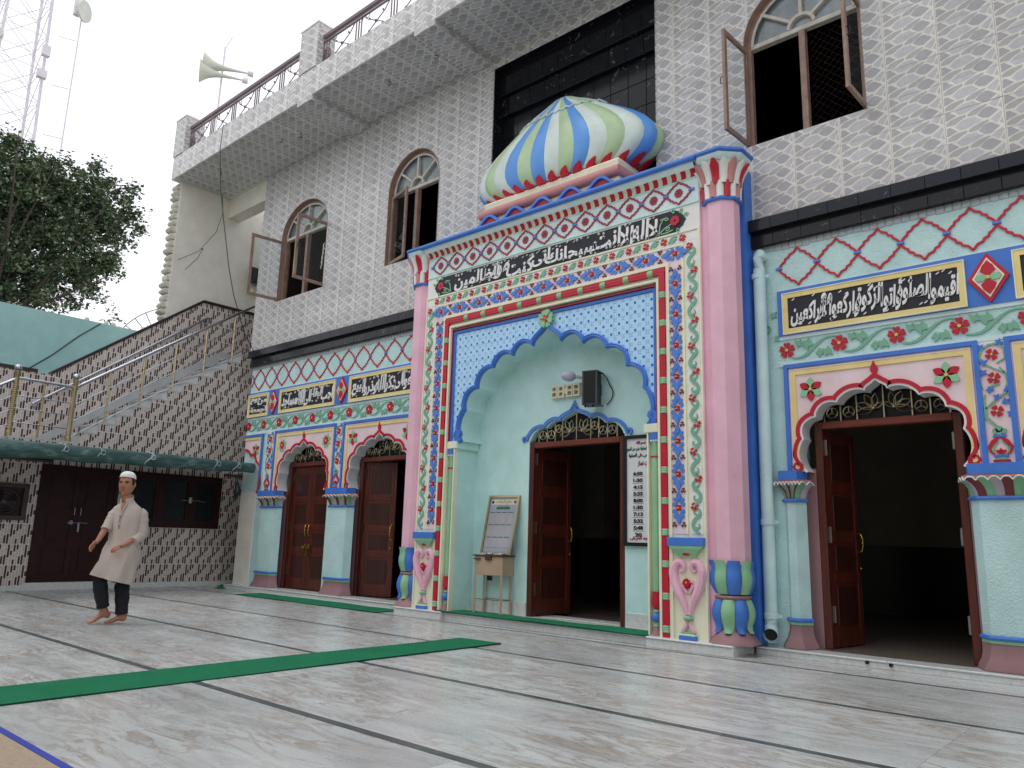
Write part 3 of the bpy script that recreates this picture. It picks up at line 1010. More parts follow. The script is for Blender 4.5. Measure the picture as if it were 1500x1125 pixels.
# ---------------------------------------------------------------- pilasters
def plan_ring(cx, hf, hb, yf, yb, z):
    return [(cx - hb, yb, z), (cx - hf, yf, z), (cx + hf, yf, z), (cx + hb, yb, z)]
def leafsprig(mb, pts, w, y, m=0):
    n = len(pts)
    mb.ribbon(pts, [w * (.35 + .65 * math.sin(PI * min(.96, .15 + i / (n - 1) * .8))) for i in range(n)], y - .012, y, m)
BLOOM = [(-.5, -.25), (-.2, -.5), (.1, -.35), (.5, -.45), (.28, -.1), (.5, .22), (.12, .22), (-.12, .5), (-.22, .1)]
def bluebell(mb, cx, cz, s, a, y, m):
    ca, sa = math.cos(a), math.sin(a)
    mb.prism([(cx + s * (x * ca - z * sa), cz + s * (x * sa + z * ca)) for x, z in BLOOM], y - .014, y, m)
def pilaster(cx, hf=.235, left=True, right=True, sx=1):
    y0 = 7.76
    hb = hf + .08
    S = MB()
    S.loft([plan_ring(cx, hf, hb, y0, 7.86, z) for z in (.33, 1.50)], 0, closed=False, smooth=False)
    sh = S.build('pilaster', 'mint_stucco', BLD)
    # base: green fillet, blue torus, mauve flare
    Bz = MB()
    Bz.loft([plan_ring(cx, hf + .012, hb + .012, y0 - .012, 7.86, z) for z in (.30, .335)], 1, closed=False, smooth=False)
    Bz.tube([(cx - hb - .01, 7.86, .345), (cx - hf - .012, y0 - .012, .345), (cx + hf + .012, y0 - .012, .345), (cx + hb + .01, 7.86, .345)], .02, 8, 0)
    prof = [(.30, .0), (.24, .004), (.17, .02), (.11, .05), (.08, .055)]
    Bz.loft([plan_ring(cx, hf + .005 + d, hb + .005 + d, y0 - .005 - d, 7.86, z) for z, d in prof], 2, closed=False)
    Bz.build('base', ['blue', 'green_pale', 'mauve'], sh)
    # capital: upright petals flaring out under the blue block
    Cp = MB(); N = []
    def along(d, z):
        pts = []
        A = [(cx - hb - d, 7.86), (cx - hf - d, y0 - d), (cx + hf + d, y0 - d), (cx + hb + d, 7.86)]
        for (a, c, k) in ((A[0], A[1], 2), (A[1], A[2], 7), (A[2], A[3], 2)):
            for i in range(k * 3):
                t = i / (k * 3)
                bulge = .010 * math.sin(PI * ((i % 3) / 3 + .0001)) if (i % 3) else -.004
                nx, ny = (c[1] - a[1]), -(c[0] - a[0]); l = math.hypot(nx, ny)
                pts.append((a[0] + (c[0] - a[0]) * t + nx / l * bulge, a[1] + (c[1] - a[1]) * t + ny / l * bulge, z))
        pts.append((A[3][0], A[3][1], z))
        return pts
    cyc = [0, 1, 2, 0, 1, 2, 0, 1, 2, 0, 1]
    Cp.loft([along(d, z) for z, d in ((1.525, .0), (1.56, .006), (1.60, .018), (1.635, .040), (1.665, .072), (1.68, .085))], lambda k, i: cyc[(i // 3) % 11], closed=False)
    cpo = Cp.build('capital', ['green', 'grey_petal', 'maroon'], sh)
    Wt = MB()
    pts = along(.088, 1.672)
    for j in range(11):
        a, c = Vector(pts[j * 3]), Vector(pts[min(j * 3 + 3, len(pts) - 1)])
        Wt.tube([a + Vector((0, 0, -.012)), a.lerp(c, .25) + Vector((0, -.006, .014)), a.lerp(c, .5) + Vector((0, -.008, .02)), a.lerp(c, .75) + Vector((0, -.006, .014)), c + Vector((0, 0, -.012))], .0065, 4)
    Wt.build('petal_rim', 'ivory', sh)
    Tp = MB()
    Tp.loft([plan_ring(cx, hf + .06, hb + .06, y0 - .06, 7.86, z) for z in (1.675, 1.715)], 1, closed=False, smooth=False, cap1=True)
    Tp.tube([(cx - hb - .01, 7.86, 1.51), (cx - hf - .012, y0 - .012, 1.51), (cx + hf + .012, y0 - .012, 1.51), (cx + hb + .01, 7.86, 1.51)], .018, 8, 0)
    Tp.loft([plan_ring(cx, hf + .055, hb + .02, y0 - .065, 7.86, z) for z in (1.712, 1.806)], 0, closed=False, smooth=False, cap0=True, cap1=True)
    Tp.build('blue_block', ['blue', 'terracotta'], sh)
    return sh
def vine_panel(cx, w=.125):
    v = MB(); v.box(cx - w - .035, cx + w + .035, 7.786, 7.80, 1.81, 2.9, 0)
    v.box(cx - w, cx + w, 7.781, 7.787, 1.812, 2.885, 1)
    o = v.build('vine_panel', ['mint_pale', 'pink_panel'], BLD)
    y = 7.781
    s = MB()
    leafsprig(s, [(cx + .0, 2.12), (cx - .04, 2.16), (cx - .09, 2.22), (cx - .085, 2.30), (cx - .095, 2.36), (cx - .08, 2.42)], .026, y)
    leafsprig(s, [(cx - .085, 2.29), (cx - .03, 2.34), (cx + .03, 2.39), (cx + .09, 2.43), (cx + .10, 2.52), (cx + .085, 2.60), (cx + .05, 2.655)], .02, y)
    leafsprig(s, [(cx + .09, 2.43), (cx + .11, 2.36), (cx + .10, 2.28)], .016, y)
    leafsprig(s, [(cx + .085, 2.60), (cx + .0, 2.65), (cx - .07, 2.70), (cx - .10, 2.76), (cx - .085, 2.82), (cx - .02, 2.865), (cx + .05, 2.87), (cx + .095, 2.82), (cx + .095, 2.73), (cx + .03, 2.69)], .018, y)
    leafsprig(s, [(cx - .10, 2.6), (cx - .115, 2.54), (cx - .09, 2.47)], .014, y)
    leafsprig(s, [(cx - .05, 2.47), (cx + .0, 2.50), (cx + .04, 2.505)], .02, y)
    for dx, dz, r in ((0, 2.105, .03), (-.03, 2.09, .024), (.035, 2.09, .024), (0, 2.07, .022)):
        s.prism(disc(cx + dx, dz, r), y - .014, y, 0)
    s.build('vine', 'vine_green', o)
    f = MB()
    for dx, dz in ((.0, 2.775), (-.0, 2.56), (.0, 2.265)):
        flower(f, cx + dx, dz, .052, y, 4, .5, 0, 1)
    f.build_apart('flower', FLOWER_M, o)
    b_ = MB()
    for dx, dz, a in ((-.085, 2.85, .3), (.06, 2.875, 2.), (-.075, 2.71, 1.2), (-.08, 2.62, .2), (-.04, 2.455, 2.6), (.09, 2.455, 0), (.005, 2.39, .6), (.07, 2.35, 0), (.10, 2.235, 2.2)):
        bluebell(b_, cx + dx, dz, .062, a, y, 0)
    b_.box(cx - .05, cx + .05, y - .016, y, 2.035, 2.055, 0); b_.box(cx - .055, cx + .055, y - .016, y, 1.862, 1.88, 0)
    b_.build_apart('bluebell', 'blue', o)
    va = MB()
    for sg in (-1, 1):
        va.ribbon([(cx + sg * .008, 2.035), (cx + sg * .05, 1.995), (cx + sg * .085, 1.95), (cx + sg * .075, 1.905), (cx + sg * .045, 1.885)], [.012, .04, .022, .012, .01], y - .014, y, 0)
        va.ribbon([(cx + sg * .012, 2.0), (cx + sg * .045, 1.965), (cx + sg * .06, 1.93), (cx + sg * .055, 1.90)], [.008, .018, .014, .008], y - .010, y, 1)
    for k in (-1, 0, 1):
        va.prism(petal(cx, 1.885, PI / 2 + k * .8, .055, .014), y - .014, y, 0)
    va.prism([(cx - .065, 1.822), (cx + .065, 1.822), (cx + .065, 1.838), (cx - .065, 1.838)], y - .014, y, 0)
    va.prism([(cx - .055, 1.84), (cx + .055, 1.84), (cx + .025, 1.862), (cx - .025, 1.862)], y - .012, y, 1)
    va.build('vase', ['red', 'green'], o)
PX = [-12.93, -10.80, -1.20, .78]
for px in PX: vine_panel(px)
for px in (-12.785, -10.66, -1.165, .80): pilaster(px)
pilaster(-3.06, hf=.04)

# ---------------------------------------------------------------- frieze band above the bays
def band_section(x0, x1):
    f = MB(); f.box(x0, x1, 7.776, 7.802, 3.235, 3.735, 0); o = f.build('blue_band', 'blue', BLD)
    return o
bl = band_section(-13.84, -8.15); br = band_section(-3.118, XR)
mint = MB()
for a, c in ((-13.84, -8.15), (-3.118, XR)):
    mint.box(a, c, 7.786, 7.802, 2.905, 2.945, 0); mint.box(a, c, 7.786, 7.802, 3.195, 3.235, 0)
    mint.box(a, c, 7.784, 7.802, 3.735, 3.75, 0)
mint.build_apart('moulding', 'mint_pale', BLD)
# quatrefoil lattice
def lattice_unit(p, h, w, y, d):
    # one wavy lozenge, node to node = p, half height h
    b_ = MB()
    for s in (-1, 1):
        for t in (-1, 1):
            pts = [(t * p / 2 * fx, s * h * fz) for fx, fz in ((1.0, .02), (.90, .20), (.77, .33), (.69, .37), (.65, .52), (.47, .60), (.41, .74), (.18, .83), (.0, 1.08))]
            b_.ribbon(pts, w, y - d, y, 0)
    return b_
lat_me = lattice_unit(.405, .195, .020, 0, .014).mesh('lattice_lozenge', ['red'])
tie_b = MB(); tie_b.bbox(-.033, .033, -.022, 0, -.013, .013, 0, .004); tie_me = tie_b.mesh('lattice_tie', ['blue_light'])
for a, c, k0, k1 in ((-3.088, 0, 0, 13), (-13.748 - .0, 0, 0, 14)):
    for k in range(k0, k1):
        xn = a + k * .4055
        if xn > XR - .1: break
        put('lattice_tie', tie_me, BLD, (xn, 7.80, 3.993))
        if k < k1 - 1 and xn < XR - .5: put('lattice_lozenge', lat_me, BLD, (xn + .203, 7.80, 3.988))
hl = MB()
hl.ribbon([(-13.748, 3.993), (-13.78, 4.05), (-13.83, 4.11)], .02, 7.786, 7.80); hl.ribbon([(-13.748, 3.993), (-13.78, 3.93), (-13.83, 3.87)], .02, 7.786, 7.80)
hl.build('lattice_end', 'red', BLD)
# calligraphy panels and diamonds
def text_panel(x0, x1, words, seed, two=None, z0=3.245, z1=3.695):
    b_ = MB()
    b_.ribbon([(x0 + .03, z0 + .03), (x1 - .03, z0 + .03), (x1 - .03, z1 - .03), (x0 + .03, z1 - .03)], .058, 7.758, 7.778, 0, closed=True)
    b_.ribbon([(x0 + .004, z0 + .004), (x1 - .004, z0 + .004), (x1 - .004, z1 - .004), (x0 + .004, z1 - .004)], .010, 7.752, 7.778, 1, closed=True)
    o = b_.build('inscription_panel', ['yellow', 'cream'], BLD)
    k = MB(); k.box(x0 + .058, x1 - .058, 7.768, 7.779, z0 + .058, z1 - .058, 0); k.build('panel_ground', 'calligraphy_black', o)
    t = MB()
    if two:
        zm = (z0 + z1) / 2
        calligraphy(t, two[0], x0 + .08, x1 - .07, zm, z1 - .07, 7.756, .013, seed=seed)
        calligraphy(t, two[1], x0 + .08, x1 - .07, z0 + .07, zm - .01, 7.756, .013, seed=seed + 3)
    else:
        calligraphy(t, words, x0 + .08, x1 - .07, z0 + .07, z1 - .068, 7.756, .013, seed=seed)
    t.build_apart('lettering', 'white_letter', o)
text_panel(-3.06, -1.345, 'اقيموا الصلوة واتوا الزكوة واركعوا مع الراكعين'.split(), 3)
text_panel(-12.72, -10.98, 'احب البقاع الى الله المساجد'.split(), 5)
text_panel(-10.58, -8.60, 'فاسعوا الى ذكر الله وذروا البيع'.split(), 6)
text_panel(-13.83, -13.105, None, 7, two=('من يوم'.split(), 'الجمعة'.split()))
text_panel(-.97, .60, 'ان الصلوة تنهى عن الفحشاء'.split(), 9)
def diamond(cx):
    cz, hw, hh = 3.482, .165, .235
    b_ = MB()
    b_.prism([(cx - hw, cz), (cx, cz - hh), (cx + hw, cz), (cx, cz + hh)], 7.752, 7.778, 0)
    b_.prism([(cx - hw * .66, cz), (cx, cz - hh * .70), (cx + hw * .66, cz), (cx, cz + hh * .70)], 7.749, 7.756, 1)
    o = b_.build('diamond_panel', ['red', 'pink_panel'], BLD)
    q = MB(); q.ribbon([(cx - hw * .72, cz), (cx, cz - hh * .76), (cx + hw * .72, cz), (cx, cz + hh * .76)], .014, 7.746, 7.754, 0, closed=True); q.build('diamond_edge', 'cream', o)
    q = MB()
    for s in (-1, 1):
        q.prism([(cx, cz + s * .012), (cx - .06, cz + s * .06), (cx - .045, cz + s * .11), (cx, cz + s * .155), (cx + .045, cz + s * .11), (cx + .06, cz + s * .06)], 7.740, 7.754, 0)
        q.prism([(cx, cz), (cx + s * .04, cz + .032), (cx + s * .09, cz + .028), (cx + s * .105, cz), (cx + s * .09, cz - .028), (cx + s * .04, cz - .032)], 7.738, 7.754, 1)
    q.prism(disc(cx, cz, .018), 7.732, 7.754, 2)
    q.build('diamond_flower', ['red', 'green_pale', 'brass_yellow'], o)
for cx in (-1.162, -12.93, -10.785, .80): diamond(cx)
# flowering vine
f_b = MB(); flower(f_b, 0, 0, .082, 0, 5, PI / 2, 0, 1, .018, .42); vf_me = f_b.mesh('vine_flower', FLOWER_M)
LEAF = [(0, 0), (.3, .18), (.25, .42), (.55, .35), (1, .0), (.6, -.12), (.55, -.38), (.25, -.2)]
def vine_unit(sg):
    v = MB(); L = .536
    pts = bez((.05, -.085 * sg), (.2, -.12 * sg), (.24, -.02 * sg), (.30, .02 * sg), 6) + bez((.30, .02 * sg), (.36, .07 * sg), (.42, .10 * sg), (.50, .085 * sg), 6)[1:]
    v.ribbon(pts, [.012 + .022 * math.sin(PI * min(1, i / 9)) for i in range(len(pts))], -.012, 0)
    def lf(x, z, a, s):
        ca, sa = math.cos(a), math.sin(a)
        v.prism([(x + s * (p * ca - q_ * sa), z + s * (p * sa + q_ * ca)) for p, q_ in LEAF], -.015, 0, 0)
    lf(.17, .03 * sg, .9 * sg + PI * .5, .11); lf(.28, .02, PI * .86 * sg, .15); lf(.36, -.03 * sg, -.6 * sg, .13); lf(.34, -.02 * sg, -1.7 * sg, .10)
    return v.mesh('vine_spray', ['vine_green'])
vu = [vine_unit(1), vine_unit(-1)]
for a, n in ((-13.785, 11), (-3.04, 10)):
    for k in range(n):
        x = a + k * .536
        if x > XR - .5: break
        put('vine_flower', vf_me, BLD, (x, 7.80, 3.08))
        put('vine_spray', vu[0], BLD, (x, 7.80, 3.075))
# small grey mosaic row, then the two black tile ledges
def row_tiles(name, mats, x0, x1, L, y0, y1, z0, z1, skip=None, parent=BLD, c=.003, stuff=False):
    if stuff:
        b_ = MB()
        x = x0
        while x < x1 - .01:
            e = min(x1, x + L); b_.bbox(x + .004, e - .004, y0, y1, z0 + random.uniform(-.012, .004), z1, 0, .002); x = e
        return tag(b_.build(name, mats, parent), kind='stuff')
    b_ = MB(); b_.bbox(.0012, L - .0012, y0, y1, z0, z1, 0, c); me = b_.mesh(name, mats)
    x = x0
    while x < x1 - .01:
        if x + L <= x1 + 1e-4: put(name, me, parent, (x, 0, 0))
        else:
            q_ = MB(); q_.bbox(x + .001, x1, y0, y1, z0, z1, 0, c); q_.build(name, mats, parent)
        x += L
for a, c in ((-13.85, -8.2), (-3.42, XR)):
    row_tiles('mosaic_row', ['mosaic_small'], a + .0, c, .075, 7.790, 7.80, 4.21, 4.30, stuff=True)
    row_tiles('black_ledge_tile', ['black_tile'], a, c, .305, 7.725, 7.80, 4.275, 4.395)
    row_tiles('black_ledge_tile', ['navy_tile'], a, c, .305, 7.665, 7.80, 4.44, 4.575)
gp_ = MB()
for a, c in ((-13.85, -8.2), (-3.42, XR)): gp_.box(a, c, 7.745, 7.80, 4.39, 4.442)
gp_.build_apart('ledge_gap', 'black', BLD)
# floral scroll beside the downpipe
fs = MB()
for cz, r, s in ((3.35, .10, 1), (3.60, .08, -1), (3.05, .07, -1)):
    sp_ = spiral(-3.28 + s * .02, cz, r, PI / 2 if s > 0 else -PI / 2, 1.1, s)
    fs.ribbon(sp_, [.024 - .001 * i for i in range(15)], 7.782, 7.803)
fs.ribbon(bez((-3.30, 2.95), (-3.18, 3.15), (-3.36, 3.4), (-3.25, 3.70), 10), .02, 7.784, 7.803)
for x, z, a in ((-3.17, 3.2, .5), (-3.39, 3.15, 2.5), (-3.19, 3.45, .9), (-3.38, 3.5, 2.2)):
    ca, sa = math.cos(a), math.sin(a)
    fs.prism([(x + .09 * (p * ca - q_ * sa), z + .09 * (p * sa + q_ * ca)) for p, q_ in LEAF], 7.784, 7.803, 0)
fs.build('scroll_ornament', 'vine_green', BLD)
# ================================================================== UPPER FLOOR
WIN = [(-12.43, .775, 5.53, 6.83, 7.47), (-9.24, .64, 5.53, 6.83, 7.47), (-2.745, .655, 5.53, 6.83, 7.48)]
REC = (-7.44, -4.59, 8.23)
TW, TH = .4875, .326
RAW = [
 (2, [(90, 455), (150, 450), (195, 480), (290, 540), (200, 570), (95, 600)]),
 (3, [(105, 640), (180, 595), (290, 568), (455, 558), (452, 602), (350, 640), (262, 690), (112, 685)]),
 (0, [(248, 462), (320, 400), (420, 365), (590, 360), (640, 402), (712, 445), (640, 482), (430, 532), (330, 535)]),
 (3, [(485, 572), (560, 520), (700, 480), (820, 468), (835, 490), (740, 540), (640, 605), (488, 603)]),
 (2, [(630, 350), (720, 270), (800, 250), (860, 258), (1000, 345), (905, 400), (830, 437), (715, 412)]),
 (0, [(858, 480), (935, 430), (1045, 368), (1065, 420), (1010, 522), (975, 552)]),
 (1, [(1018, 555), (1072, 470), (1085, 590)]),
]
UV = []
for mi, ps in RAW:
    q = []
    for x, y in ps:
        a, c = x - 75, y - 450
        det = 1020 * 270 - 27 * (-32)
        q.append(((a * 270 - 27 * c) / det, -(1020 * c + 32 * a) / det))
    UV.append((mi, q))
def stone_cells(W, H):
    out = []
    n = int(round(H / .163)) + 1
    for j in range(-1, n + 1):
        for mi, q in UV:
            p = [(u * W * .985 + .007, (v + j) * .163) for u, v in q]
            p = clip_rect(p, .003, W - .003, .002, H - .002)
            if len(p) > 2 and abs(area(p)) > 2e-5:
                if area(p) < 0: p = p[::-1]
                out.append((mi, p))
    return out
CELLS = stone_cells(TW, TH)
STONE_M = ['stone_light', 'stone_mid', 'stone_dark', 'stone_strip', 'stone_line']
def to_wall(x, z, d=0): return (x, -d, z)
def stone_tile_mesh(rects=None, cells=None, xf=to_wall):
    # a glazed tile: pale body with chamfered rim, stones printed on it as thin raised cells
    b_ = MB()
    for r in rects:
        cx = sum(p[0] for p in r) / len(r); cz = sum(p[1] for p in r) / len(r)
        inner = [(p[0] + (cx - p[0]) * .008, p[1] + (cz - p[1]) * .012) for p in r]
        n = len(r)
        b_.add([xf(p[0], p[1], .0025) for p in inner] + [xf(p[0], p[1], .0) for p in r], [list(range(n))] + [[i, (i + 1) % n, n + (i + 1) % n, n + i] for i in range(n)], 4)
    for mi, p in cells:
        b_.add([xf(q[0], q[1], .0031) for q in p], [list(range(len(p)))], mi)
    return b_
full_rect = [(0.0008, 0.0008), (TW - .0008, .0008), (TW - .0008, TH - .0008), (.0008, TH - .0008)]
stone_me = stone_tile_mesh([full_rect], CELLS).mesh('stone_print_tile', STONE_M)
HOLES = []
for cx, hw, z0, zs, zt in WIN:
    e = [(cx - hw, z0 + .0), (cx + hw, z0 + .0)] + [(cx + hw * math.cos(a), zs + (zt - zs) * math.sin(a)) for a in [PI * i / 14 for i in range(15)]]
    HOLES.append(e)
HOLES.append([(REC[0], 4.0), (REC[1], 4.0), (REC[1], REC[2]), (REC[0], REC[2])])
WALL_X0, WALL_Z0, WALL_Z1 = -14.0, 4.57, 8.43
jx0 = -3.349 - .4875 * 22
spots = []
k = 0
while jx0 + k * TW < XR:
    xa = jx0 + k * TW
    zr = 4.883 - TH
    while zr < WALL_Z1:
        spots.append((xa, zr)); zr += TH
    k += 1
spots.sort(key=lambda s: math.hypot(s[0], 7.8) + .6 * abs(s[1] - 5))
extra = MB(); n_full = 0
for xa, zr in spots:
    cx0, cx1, cz0, cz1 = max(xa, WALL_X0), min(xa + TW, XR), max(zr, WALL_Z0), min(zr + TH, WALL_Z1)
    if cx1 - cx0 < .01 or cz1 - cz0 < .01: continue
    r = [(cx0 + .0008, cz0 + .0008), (cx1 - .0008, cz0 + .0008), (cx1 - .0008, cz1 - .0008), (cx0 + .0008, cz1 - .0008)]
    hit = [h for h in HOLES if max(p[0] for p in h) > cx0 and min(p[0] for p in h) < cx1 and max(p[1] for p in h) > cz0 and min(p[1] for p in h) < cz1]
    whole = not hit and cx1 - cx0 > TW - .01 and cz1 - cz0 > TH - .01
    if whole:
        if n_full < 300:
            put('stone_print_tile', stone_me, BLD, (xa, 7.7975 + random.uniform(-.0006, .0006), zr + random.uniform(-.0006, .0006)), (random.uniform(-.003, .003), 0, random.uniform(-.003, .003)))
            n_full += 1
        else:
            t_ = stone_tile_mesh([r], [(mi, [(p[0] + xa, p[1] + zr) for p in c]) for mi, c in CELLS], lambda x, z, d=0: (x, 7.7975 - d, z))
            extra.add(t_.v, t_.f, t_.m)
        continue
    rs = [r]
    cs = []
    for mi, c in CELLS:
        p = clip_rect([(q[0] + xa, q[1] + zr) for q in c], cx0, cx1, cz0, cz1)
        if len(p) > 2: cs.append((mi, p))
    for h in hit:
        rs = [o for q in rs for o in minus_convex(q, h)]
        cs = [(mi, o) for mi, q in cs for o in minus_convex(q, h)]
    if not rs: continue
    t_ = MB()
    for q in rs: t_.add([(p[0], 7.795, p[1]) for p in q], [list(range(len(q)))], 4)
    for mi, q in cs: t_.add([(p[0], 7.7943, p[1]) for p in q], [list(range(len(q)))], mi)
    extra.add(t_.v, t_.f, t_.m)
tag(extra.build('cut_tile', STONE_M, BLD), 'grey stone print tiles cut round the openings and at the far end', kind='stuff')
# backing wall
bw = MB()
xs = [WALL_X0]
for cx, hw, z0, zs, zt in WIN[:2]: xs += [cx - hw, cx + hw]
xs += [REC[0], REC[1]]
for cx, hw, z0, zs, zt in WIN[2:]: xs += [cx - hw, cx + hw]
xs.append(XR)
for i in range(0, len(xs), 2):
    bw.box(xs[i], xs[i + 1], 7.80, 8.02, 4.56, 8.6, 0)
for cx, hw, z0, zs, zt in WIN:
    bw.box(cx - hw, cx + hw, 7.80, 8.02, 4.56, z0, 0)
    arc = [(cx - hw * math.cos(a), zs + (zt - zs) * math.sin(a)) for a in [PI * i / 16 for i in range(17)]]
    bw.prism([(cx - hw, 8.6)] + arc + [(cx + hw, 8.6)], 7.80, 8.02, 0, back=True)
bw.box(REC[0], REC[1], 7.80, 8.02, REC[2], 8.6, 0)
bw.build('upper_wall', 'window_wood', BLD)
# dark rooms upstairs
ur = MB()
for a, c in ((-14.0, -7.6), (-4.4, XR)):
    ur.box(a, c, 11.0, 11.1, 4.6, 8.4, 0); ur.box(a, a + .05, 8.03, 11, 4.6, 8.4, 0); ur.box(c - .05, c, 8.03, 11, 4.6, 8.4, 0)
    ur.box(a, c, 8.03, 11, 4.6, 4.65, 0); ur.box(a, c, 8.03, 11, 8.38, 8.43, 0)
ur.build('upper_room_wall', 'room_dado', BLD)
# black recess lined with glossy tiles
bk = MB()
bk.box(REC[0], REC[1], 8.055, 8.2, 4.3, 8.3, 0)
bk.box(REC[0] - .02, REC[0], 7.795, 8.06, 4.56, 8.25, 0); bk.box(REC[1], REC[1] + .02, 7.795, 8.06, 4.56, 8.25, 0)
bk.build('recess_wall', 'black', BLD)
def bt_mesh(W, H, c=.004):
    b_ = MB(); b_.bbox(.002, W - .002, -.008, .0, .002, H - .002, 0, c); return b_.mesh('black_wall_tile', ['black_tile'])
m1 = bt_mesh(.2805, .36)
nx = 10; bwid = (REC[1] - REC[0]) / nx
m1 = bt_mesh(bwid, .358); m2 = bt_mesh(bwid, .30); m3 = bt_mesh(.245, .358)
for i in range(nx):
    x = REC[0] + i * bwid
    z = 7.485
    for r in range(8):
        z -= .36
        if z < 4.7: break
        put('black_wall_tile', m1, BLD, (x, 8.052, z))
    put('black_wall_tile', m2, BLD, (x, 7.985, 7.50))           # lower step of the lintel
    put('black_wall_tile', m2, BLD, (x, 7.93, 7.845))
for r in range(9):
    z = 7.845 - r * .36
    put('black_wall_tile', m3, BLD, (REC[0] + .002, 7.80 + .245, z), (0, 0, -PI / 2))
    o = put('black_wall_tile', m3, BLD, (REC[1] - .002, 7.80, z), (0, 0, PI / 2))
st = MB(); st.box(REC[0], REC[1], 7.986, 8.055, 7.50, 7.80, 0); st.box(REC[0], REC[1], 7.931, 8.055, 7.84, 8.23, 0)
st.bbox(REC[0], REC[1], 7.925, 7.99, 7.815, 7.842, 1, .004); st.bbox(REC[0], REC[1], 7.975, 8.05, 7.485, 7.502, 1, .004)
st.box(REC[0], REC[1], 7.797, 8.055, 8.225, 8.24, 0)
st.build('recess_lintel', ['black_tile', 'navy_tile'], BLD)

# ---------------------------------------------------------------- arched windows
def window(cx, hw, z0, zs, zt, aL, aR, mesh_side, vent_open=False, lab=None):
    e = MB()
    fr = .055; yf, yb = 7.885, 7.955
    arc = [(cx - (hw - fr / 2) * math.cos(a), zs + (zt - zs - fr / 2) * math.sin(a)) for a in [PI * i / 18 for i in range(19)]]
    e.ribbon([(cx - hw + fr / 2, z0)] + arc + [(cx + hw - fr / 2, z0)], fr, yf, yb, 0)
    e.bbox(cx - hw + fr, cx + hw - fr, yf - .005, yb, zs - .03, zs + .03, 1, .006)
    e.bbox(cx - .035, cx + .035, yf - .012, yb, z0, zs - .03, 0, .006)
    e.bbox(cx - hw + .0, cx + hw, 7.83, 8.0, z0 - .012, z0 + .012, 2, .004)
    w_ = e.build('window', ['window_wood', 'window_white', 'concrete'], BLD)
    if lab: w_['label'] = lab
    rv = MB()
    arcr = [(cx - hw * math.cos(a), zs + (zt - zs) * math.sin(a)) for a in [PI * i / 22 for i in range(23)]]
    prof = [(cx - hw, z0)] + arcr + [(cx + hw, z0)]
    rv.ribbon(prof, .012, 7.792, 7.96, 0, off=-.004)
    rv.build('reveal', 'window_wood', w_)
    f = MB()
    hr = .145
    f.ribbon([(cx - (hw - fr * 1.4) * math.cos(a), zs + .0 + (zt - zs - fr * 1.4) * math.sin(a)) for a in [PI * i / 18 for i in range(19)]], .03, yf - .014, yf, 0)
    f.ribbon([(cx - hr * math.cos(a), zs + .03 + hr * math.sin(a)) for a in [PI * i / 10 for i in range(11)]], .038, yf - .014, yb - .01, 0)
    for a in (40, 90, 140):
        a = math.radians(a); ca, sa = math.cos(a), math.sin(a)
        f.ribbon([(cx + hr * ca, zs + .03 + hr * sa), (cx + (hw - fr) * ca, zs + (zt - zs - fr) * sa)], .036, yf - .012, yb - .01, 0)
    f.build('fanlight_bar', 'window_white', w_)
    gl_ = MB()
    gl_.prism([(cx - (hw - fr) * math.cos(a), zs + .03 + (zt - zs - fr - .03) * math.sin(a)) for a in [PI * i / 18 for i in range(19)]], 7.925, 7.929, 0, back=True)
    gl_.build('pane', 'dusty_glass', w_)
    # insect mesh of thin diagonal wires behind one or both openings
    for s in mesh_side:
        ms = MB(); a0_, a1_ = (cx + .04, cx + hw - fr) if s > 0 else (cx - hw + fr, cx - .04)
        zA, zB = z0 + .02, zs - .04
        W_, H_ = a1_ - a0_, zB - zA; stp = .09
        kk = -int(H_ / stp) - 1
        while kk * stp < W_:
            for dr in (1, -1):
                p0 = (kk * stp, 0) if dr > 0 else (kk * stp + H_, 0)
                p1 = (kk * stp + H_, H_) if dr > 0 else (kk * stp, H_)
                sx_ = sorted((p0, p1))
                (xa_, za_), (xb_, zb_) = sx_
                if xb_ <= 0 or xa_ >= W_: continue
                sl_ = (zb_ - za_) / (xb_ - xa_)
                if xa_ < 0: za_ += -xa_ * sl_; xa_ = 0
                if xb_ > W_: zb_ -= (xb_ - W_) * sl_; xb_ = W_
                ms.tube([(a0_ + xa_, 7.975, zA + za_), (a0_ + xb_, 7.975, zA + zb_)], .002, 3, cap=False)
            kk += 1
        ms.build('wire_mesh', 'brown_metal', w_)
    # casements
    cw = hw - fr - .015; ch = zs - z0 - .05
    for s, ang in ((-1, aL), (1, aR)):
        if ang is None: continue
        c_ = MB(); t = .036; b2 = .055
        c_.bbox(0, b2, -t, 0, 0, ch, 0, .004); c_.bbox(cw - b2, cw, -t, 0, 0, ch, 0, .004)
        c_.bbox(b2, cw - b2, -t + .002, 0, 0, b2, 0, .004); c_.bbox(b2, cw - b2, -t + .002, 0, ch - b2, ch, 0, .004)
        c_.tube([(cw - .02, -t - .0, ch * .46), (cw - .02, -t - .035, ch * .47), (cw - .02, -t - .035, ch * .53), (cw - .02, -t, ch * .54)], .006, 5, 1)
        if s > 0: c_.v = [(-x, y, z) for x, y, z in c_.v]
        me = c_.mesh('casement', ['window_wood', 'black'])
        o = put('casement', me, w_, (cx + s * (hw - fr * .5), yf - .002, z0 + .02), (0, 0, math.radians(-ang if s < 0 else ang)))
        g_ = MB(); g_.box(b2 * .8, cw - b2 * .8, -t / 2 - .0015, -t / 2 + .0015, b2 * .8, ch - b2 * .8, 0)
        if s > 0: g_.v = [(-x, y, z) for x, y, z in g_.v]
        put('casement_pane', g_.mesh('casement_pane', ['glass']), w_, (cx + s * (hw - fr * .5), yf - .002, z0 + .02), (0, 0, math.radians(-ang if s < 0 else ang)))
    return w_
window(*WIN[0], 97, 88, (-1, 1), lab='arched window with both casements swung fully open')
